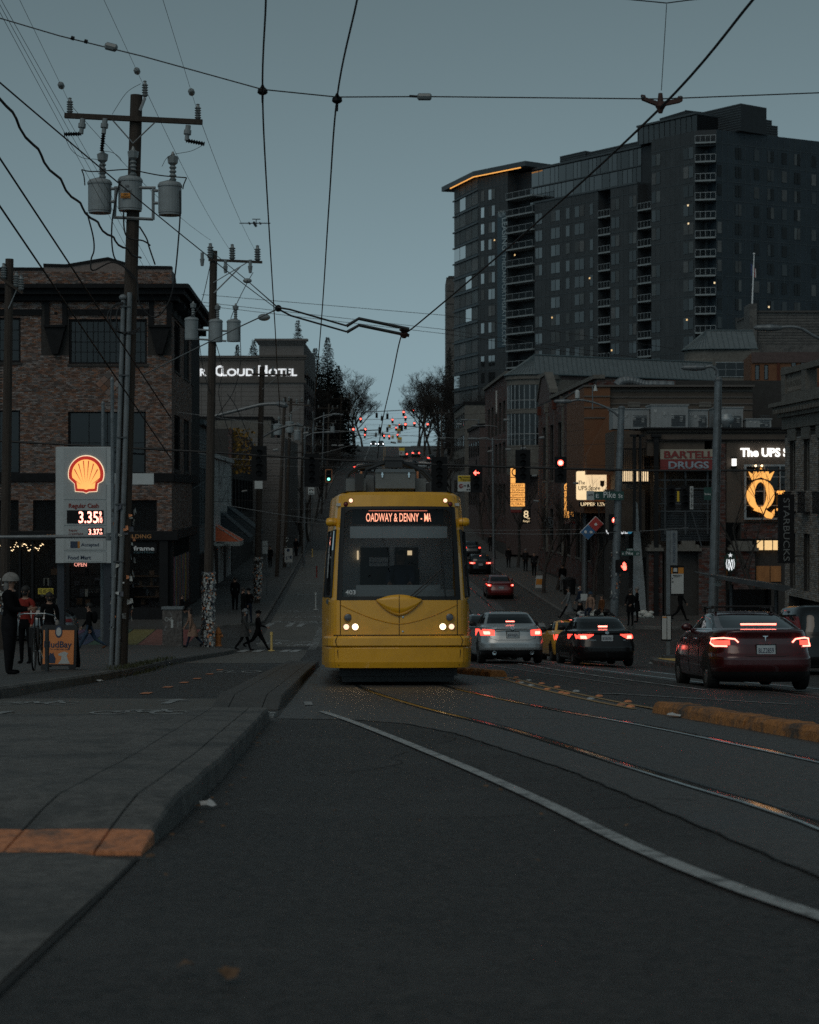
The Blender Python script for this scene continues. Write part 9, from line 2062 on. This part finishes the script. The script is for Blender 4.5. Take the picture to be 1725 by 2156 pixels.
person('stooped person in a beige coat behind the postered pole', 406, 51.5, 1.62, 95, .35, top='beige', leg='navy', coat=.42, long=True, lean=.12)
person('person in plaid coat and grey beanie with a pale shoulder bag', 515, 51.3, 1.70, -90, .3, top='plaid', leg='black', hat='grey', coat=.32, bag='pale', mask='mask_pale', lift=0, long=True)
person('striding person in a dark puffer jacket and boots', 543, 51.0, 1.70, -90, .55, (.2, .2), (.7, .7), 'black', 'black', hat='black', lift=0, fat=1.2)
person('left one of two dark figures at the far corner', 512, 42.4, 1.74, -60, .05, top='black', leg='black'); person('right one of two dark figures at the far corner', 524, 42.2, 1.68, 30, .05, top='black', leg='navy', hat='black')
person('person in black walking away past the white building', 495, 37.8, 1.76, 4, .16, top='black', leg='black')
person('person crouched by the mural wall', 383, 41.5, 1.7, -80, 0, top='black', leg='black', sit=True)
for x, q_, lab, r in ((569, 24.2, 'small dark walker near the parking board', 180), (624, 21.2, 'dark walker beside the far left kerb', 170), (628, 17.2, 'tiny dark walker highest on the left sidewalk', 0)): person(lab, x, q_, 1.72, r, .2, top='black', leg='char')
person('striding person in a long grey coat crossing at the right', 1198, 39.5, 1.72, 92, .6, (.5, .1), (.2, .2), 'grey', 'black', coat=.5, lift=0, long=True)
person('bald person in a dark puffer with a white mask', 1222, 40, 1.78, 95, .3, top='navy', leg='black', hair=None, mask='mask_pale', lift=0, fat=1.2, bag='grey')
person('masked dark haired person standing right of the steel pole', 1328, 43, 1.76, 150, 0, (.2, .2), (.9, .9), 'black', 'black', mask='mask_black', coat=.3); person('grey haired person in a dark coat with pale hem', 1342, 42, 1.72, 80, 0, (.2, .2), (1.0, 1.0), 'black', 'black', hair='hair_grey', coat=.4)
person('person in black walking behind the tram stop marker', 1433, 41.5, 1.78, -85, .42, top='black', leg='black', shoe='black')
person('person in dark top and shorts by the litter bin', 1185, 32, 1.76, 10, .1, top='black', leg='grey'); person('person in black at the arched doorway', 1183, 26.6, 1.78, 0, .1, top='black', leg='black'); person('dark walker coming along the right sidewalk', 1125, 27, 1.76, 175, .2, top='char', leg='black')
person('dark figure with a bicycle farther up the right sidewalk', 1107, 25.6, 1.76, 180, .1, top='char', leg='black', hat='grey'); person('person sitting with a blue beanie behind the black sedan', 1244, 41, 1.72, 150, 0, top='beige', leg='navy', hat='jean', sit=True); person('second person sitting on the right corner', 1268, 41.2, 1.6, 120, 0, top='brown', leg='char', sit=True, long=True)
for x, q_, lab in ((1033, 20, 'dark walker beside the far right tree'), (1020, 16.8, 'distant walker with shopping highest on the right sidewalk'), (1071, 24.5, 'small dark figure by the lamp pole on the right')): person(lab, x, q_, 1.74, 0, .15, top='black', leg='char')
person('masked person waiting under the tram shelter', 1541, 60, 1.72, 160, 0, top='black', leg='black', mask='mask_pale', hat='black')
person('tram driver in dark uniform behind the windscreen', 0, 1, 1.7, 178, 0, (.9, .9), (.5, .5), 'navy', 'black', skin='skin_brown', sit=True, X=TX+.02, Y=TY+1.42, lift=.95)
M('bark', (.035, .03, .027), .9, .3, 6); M('twig', (.026, .022, .02), .9, .2, 6); M('needle', (.012, .018, .014), .9, .5, 3, island=.5); M('leaf_dark', (.014, .02, .015), .9, .5, 3, island=.5)
def bare(name, label, loc, H, seed, spread=.55, levels=5, n=5, group=None, lean=(0, 0), r0=None):
 rnd = random.Random(seed); tr = MB(); cr = MB(); r0 = r0 or H*.018
 def grow(p, d, L, r, lv):
  k = 4 if lv < 2 else 3; pts = [p]; dd = d.copy()
  for i in range(k):
   dd = (dd+Vector((rnd.gauss(0, .1), rnd.gauss(0, .1), rnd.gauss(.03, .07)))).normalized(); pts.append(pts[-1]+dd*L/k)
  (tr if lv == 0 else cr).tube(pts, [r*(1-.45*i/k) for i in range(k+1)], 7 if lv < 2 else 3, cap=False)
  if lv >= levels: return
  m = n if lv < 2 else rnd.choice((3, 4))
  for i in range(m):
   t = rnd.uniform(.35, 1) if lv else rnd.uniform(.45, 1); q = pts[min(int(t*k), k-1)].lerp(pts[min(int(t*k)+1, k)], t*k % 1)
   a = rnd.uniform(0, 6.28); s = Vector((math.cos(a), math.sin(a), 0)); nd = (dd*(1-spread)+s*spread*rnd.uniform(.6, 1.2)+Vector((0, 0, .25))).normalized(); grow(q, nd, L*rnd.uniform(.5, .72), max(r*.5, .006*H/8), lv+1)
 grow(Vector((0, 0, -.2)), Vector((lean[0], lean[1], 1)).normalized(), H*.5, r0, 0)
 o = thing(name, label, 'tree', loc, 0, group); ROOTM[o.name] = Matrix.Identity(4); tr.build('trunk', M('bark'), o); cr.build('crown', M('twig'), o); return o
def on(x, q_, dx=0): Y = FPX/q_; X = (x-HX)/q_; return (X, Y, gz(X, Y)+.1)
ta = bare('street_tree', 'bare young street tree right of the far black car', on(1090, 24.5), 8.5, 1, .4, 4, 4); tb_ = bare('street_tree', 'slim bare street tree behind the litter bin', on(1172, 31.5), 8, 2, .38, 4, 4); tc2 = bare('street_tree', 'bare street tree beside the small sandwich board', on(1145, 32.5), 7.5, 3, .36, 4, 4)
bare('street_tree', 'bare street tree in front of the glowing parcel shop sign', on(1251, 36), 7.6, 4, .42, 4, 4, r0=.09); bare('street_tree', 'bare tree whose twigs cross the big orange letter', (14.6, 76, gz(14, 76)+.1), 9.0, 12, .5, 4, 3, r0=.09)
place_copy(ta, on(1042, 22), 1.1, 'bare street tree nearest the far kerb bend'); place_copy(tb_, on(1018, 18), 2.2, 'bare street tree up the right sidewalk beyond the lamp', s=1.2); place_copy(tc2, on(1000, 15.5), .5, 'bare street tree farthest up the right sidewalk', s=1.4)
place_copy(ta, on(650, 18), 2.6, 'bare street tree on the left sidewalk up the hill', s=1.1); place_copy(tb_, on(664, 15.5), .9, 'farther bare street tree on the left sidewalk', s=1.2); place_copy(tc2, on(636, 20.5), 4, 'nearest bare street tree on the left sidewalk', s=1.0)
h1 = bare('hill_tree', 'broad bare tree crown left of the crest', (-17, 400, gz(0, 400)), 19, 5, .62, 6, 5, 'bare trees on the hill'); h2 = bare('hill_tree', 'tall bare tree right of the crest', (6, 395, gz(0, 395)), 20, 6, .55, 6, 5, 'bare trees on the hill')
for i, (src, X, Y, s, a, lab) in enumerate(((h1, -13.2, 445, .75, 1, 'rounded bare tree next to the left crest'), (h2, -29, 375, 1.1, 2, 'bare tree above the far left poles'), (h1, 3.4, 430, .85, 3, 'bare tree nearest the right side of the crest'), (h2, 11, 365, 1.05, 4, 'bare tree in front of the pale slab building'), (h1, 14, 340, .75, 5, 'low bare tree below the tower corner'), (h2, 2.2, 490, .85, 1.5, 'bare tree just over the right crest'), (h2, -14.5, 485, .8, 5.1, 'bare tree just over the left crest'), (h1, 9, 310, .6, 2.2, 'small bare tree by the right hill kerb'), (h2, 8.5, 280, .55, .3, 'small bare tree lower on the right hill'), (h1, 9.5, 400, .95, .7, 'dense bare tree left of the dark evergreen'), (h2, 12.5, 420, 1.1, 2.9, 'tall bare tree behind the dark evergreen'), (h1, 6.5, 350, .6, 4.4, 'low bare tree at the right end of the far crossing'), (h2, 6, 262, .45, 5.5, 'thin bare tree below the far crossing on the right'), (h1, -14.5, 345, .6, 3.3, 'low bare tree at the left end of the far crossing'), (h2, -13, 285, .5, 1.9, 'thin bare tree below the far crossing on the left'), (h2, -12.5, 262, .45, .2, 'thin bare tree beside the seventh pole'), (h1, -18, 372, .8, 2.4, 'bare tree under the dark conifers'), (h1, -12.2, 478, .9, 5.7, 'bare tree leaning over the left crest'), (h2, -15, 425, .95, 3.9, 'tall bare tree left of the leaning one'), (h1, 2.4, 462, .9, 2.0, 'bare tree leaning over the right crest'), (h1, 4.6, 405, .85, 5.2, 'spreading bare tree right of the crest'), (h2, 8.2, 375, .9, 1.2, 'slender bare tree before the dark evergreen'))): place_copy(src, (X, Y, gz(X, Y)), a, lab, 'bare trees on the hill', s)
def conifer(label, loc, H, W, seed, mat='needle', dens=1.0):
 rnd = random.Random(seed); o = thing('conifer', label, 'tree', loc, 0, 'evergreens behind the hotel'); ROOTM[o.name] = Matrix.Identity(4)
 mb = MB(); mb.tube([Vector((0, 0, -.3)), Vector((0, 0, H*.96))], [H*.018, .03], 8); mb.build('trunk', M('bark'), o); mb = MB(); z = H*.08
 while z < H*.99:
  t = 1-z/H; m = max(4, int(9*dens))
  for i in range(m):
   a = rnd.uniform(0, 6.28); L = W*t**.85*rnd.uniform(.55, 1.15)+.15; d = Vector((math.cos(a), math.sin(a), rnd.uniform(-.35, .05))); sd_ = Vector((-d.y, d.x, 0)); k = max(3, int(L/.3))
   for j in range(k):
    p = Vector((0, 0, z+rnd.uniform(-.2, .2)))+d*L*(j+1)/k; s = (.22+.5*L/W*.5)*rnd.uniform(.6, 1.2)*min(1, .5+t)
    e = sd_*s*rnd.uniform(.5, 1)+Vector((0, 0, rnd.uniform(-.2, .1))); f_ = d*s*1.2; mb.quad(p-e, p-f_*.4, p+e, p+f_)
  z += H*.016
 mb.build('crown', M(mat), o); return o
def hl(x, Y): return ((x-HX)*Y/FPX, Y, gz(0, Y))
conifer('tallest dark conifer rising behind the hotel tower', hl(627, 372), 29, 4.4, 1, dens=2); conifer('dense dark conifer right of the hotel', hl(690, 390), 26, 5.2, 2, dens=2.4); conifer('second dark conifer close beside the hotel wall', hl(664, 384), 23.5, 5.0, 3, dens=2.4); conifer('lower dark evergreen right of the conifers', hl(712, 400), 20, 4.6, 4, dens=2)
conifer('small conifer top above the hotel roof', hl(500, 395), 24.5, 3.2, 5, dens=2); conifer('bushy evergreen top beside the hotel cornice', hl(534, 392), 25.5, 4.6, 6, 'leaf_dark', 2.2); conifer('dark evergreen before the pale slab building', hl(946, 405), 24, 3.2, 7, 'leaf_dark', 1.3)
conifer('small pointed conifer in front of the tower', (PY(1168, 0, 205).x, 205, 8), 7.6, 1.0, 8); conifer('smaller pointed conifer beside it before the tower', (PY(1188, 0, 206).x, 206, 8), 6.9, .7, 9)
a = PY(537, 472, 900); o = thing('airplane', 'tiny distant propeller airliner in the sky', 'airplane', a); mb = MB(); mb.tube([a+Vector((0, -7, .3)), a+Vector((0, -5, 0)), a+Vector((0, 5, 0)), a+Vector((0, 9, .6))], [.2, .7, .7, .2], 8); mb.build('fuselage', M('steel_dark'), o)
mb = MB(); mb.box(a.x-7.5, a.x+7.5, a.y-1, a.y+1, a.z+.4, a.z+.6); mb.build('wing', M('steel_dark'), o); mb = MB(); mb.box(a.x-.12, a.x+.12, a.y+7, a.y+9, a.z+.4, a.z+3.6); mb.box(a.x-2, a.x+2, a.y+7.5, a.y+9, a.z+3.6, a.z+3.8); mb.build('tail', M('steel_dark'), o)
for s in (-2.6, 2.6): mb = MB(); mb.tube([a+Vector((s, -3, .3)), a+Vector((s, 1, .3))], .45, 8); mb.build('engine', M('steel_dark'), o)
bpy.data.scenes.remove(tmp_scene)
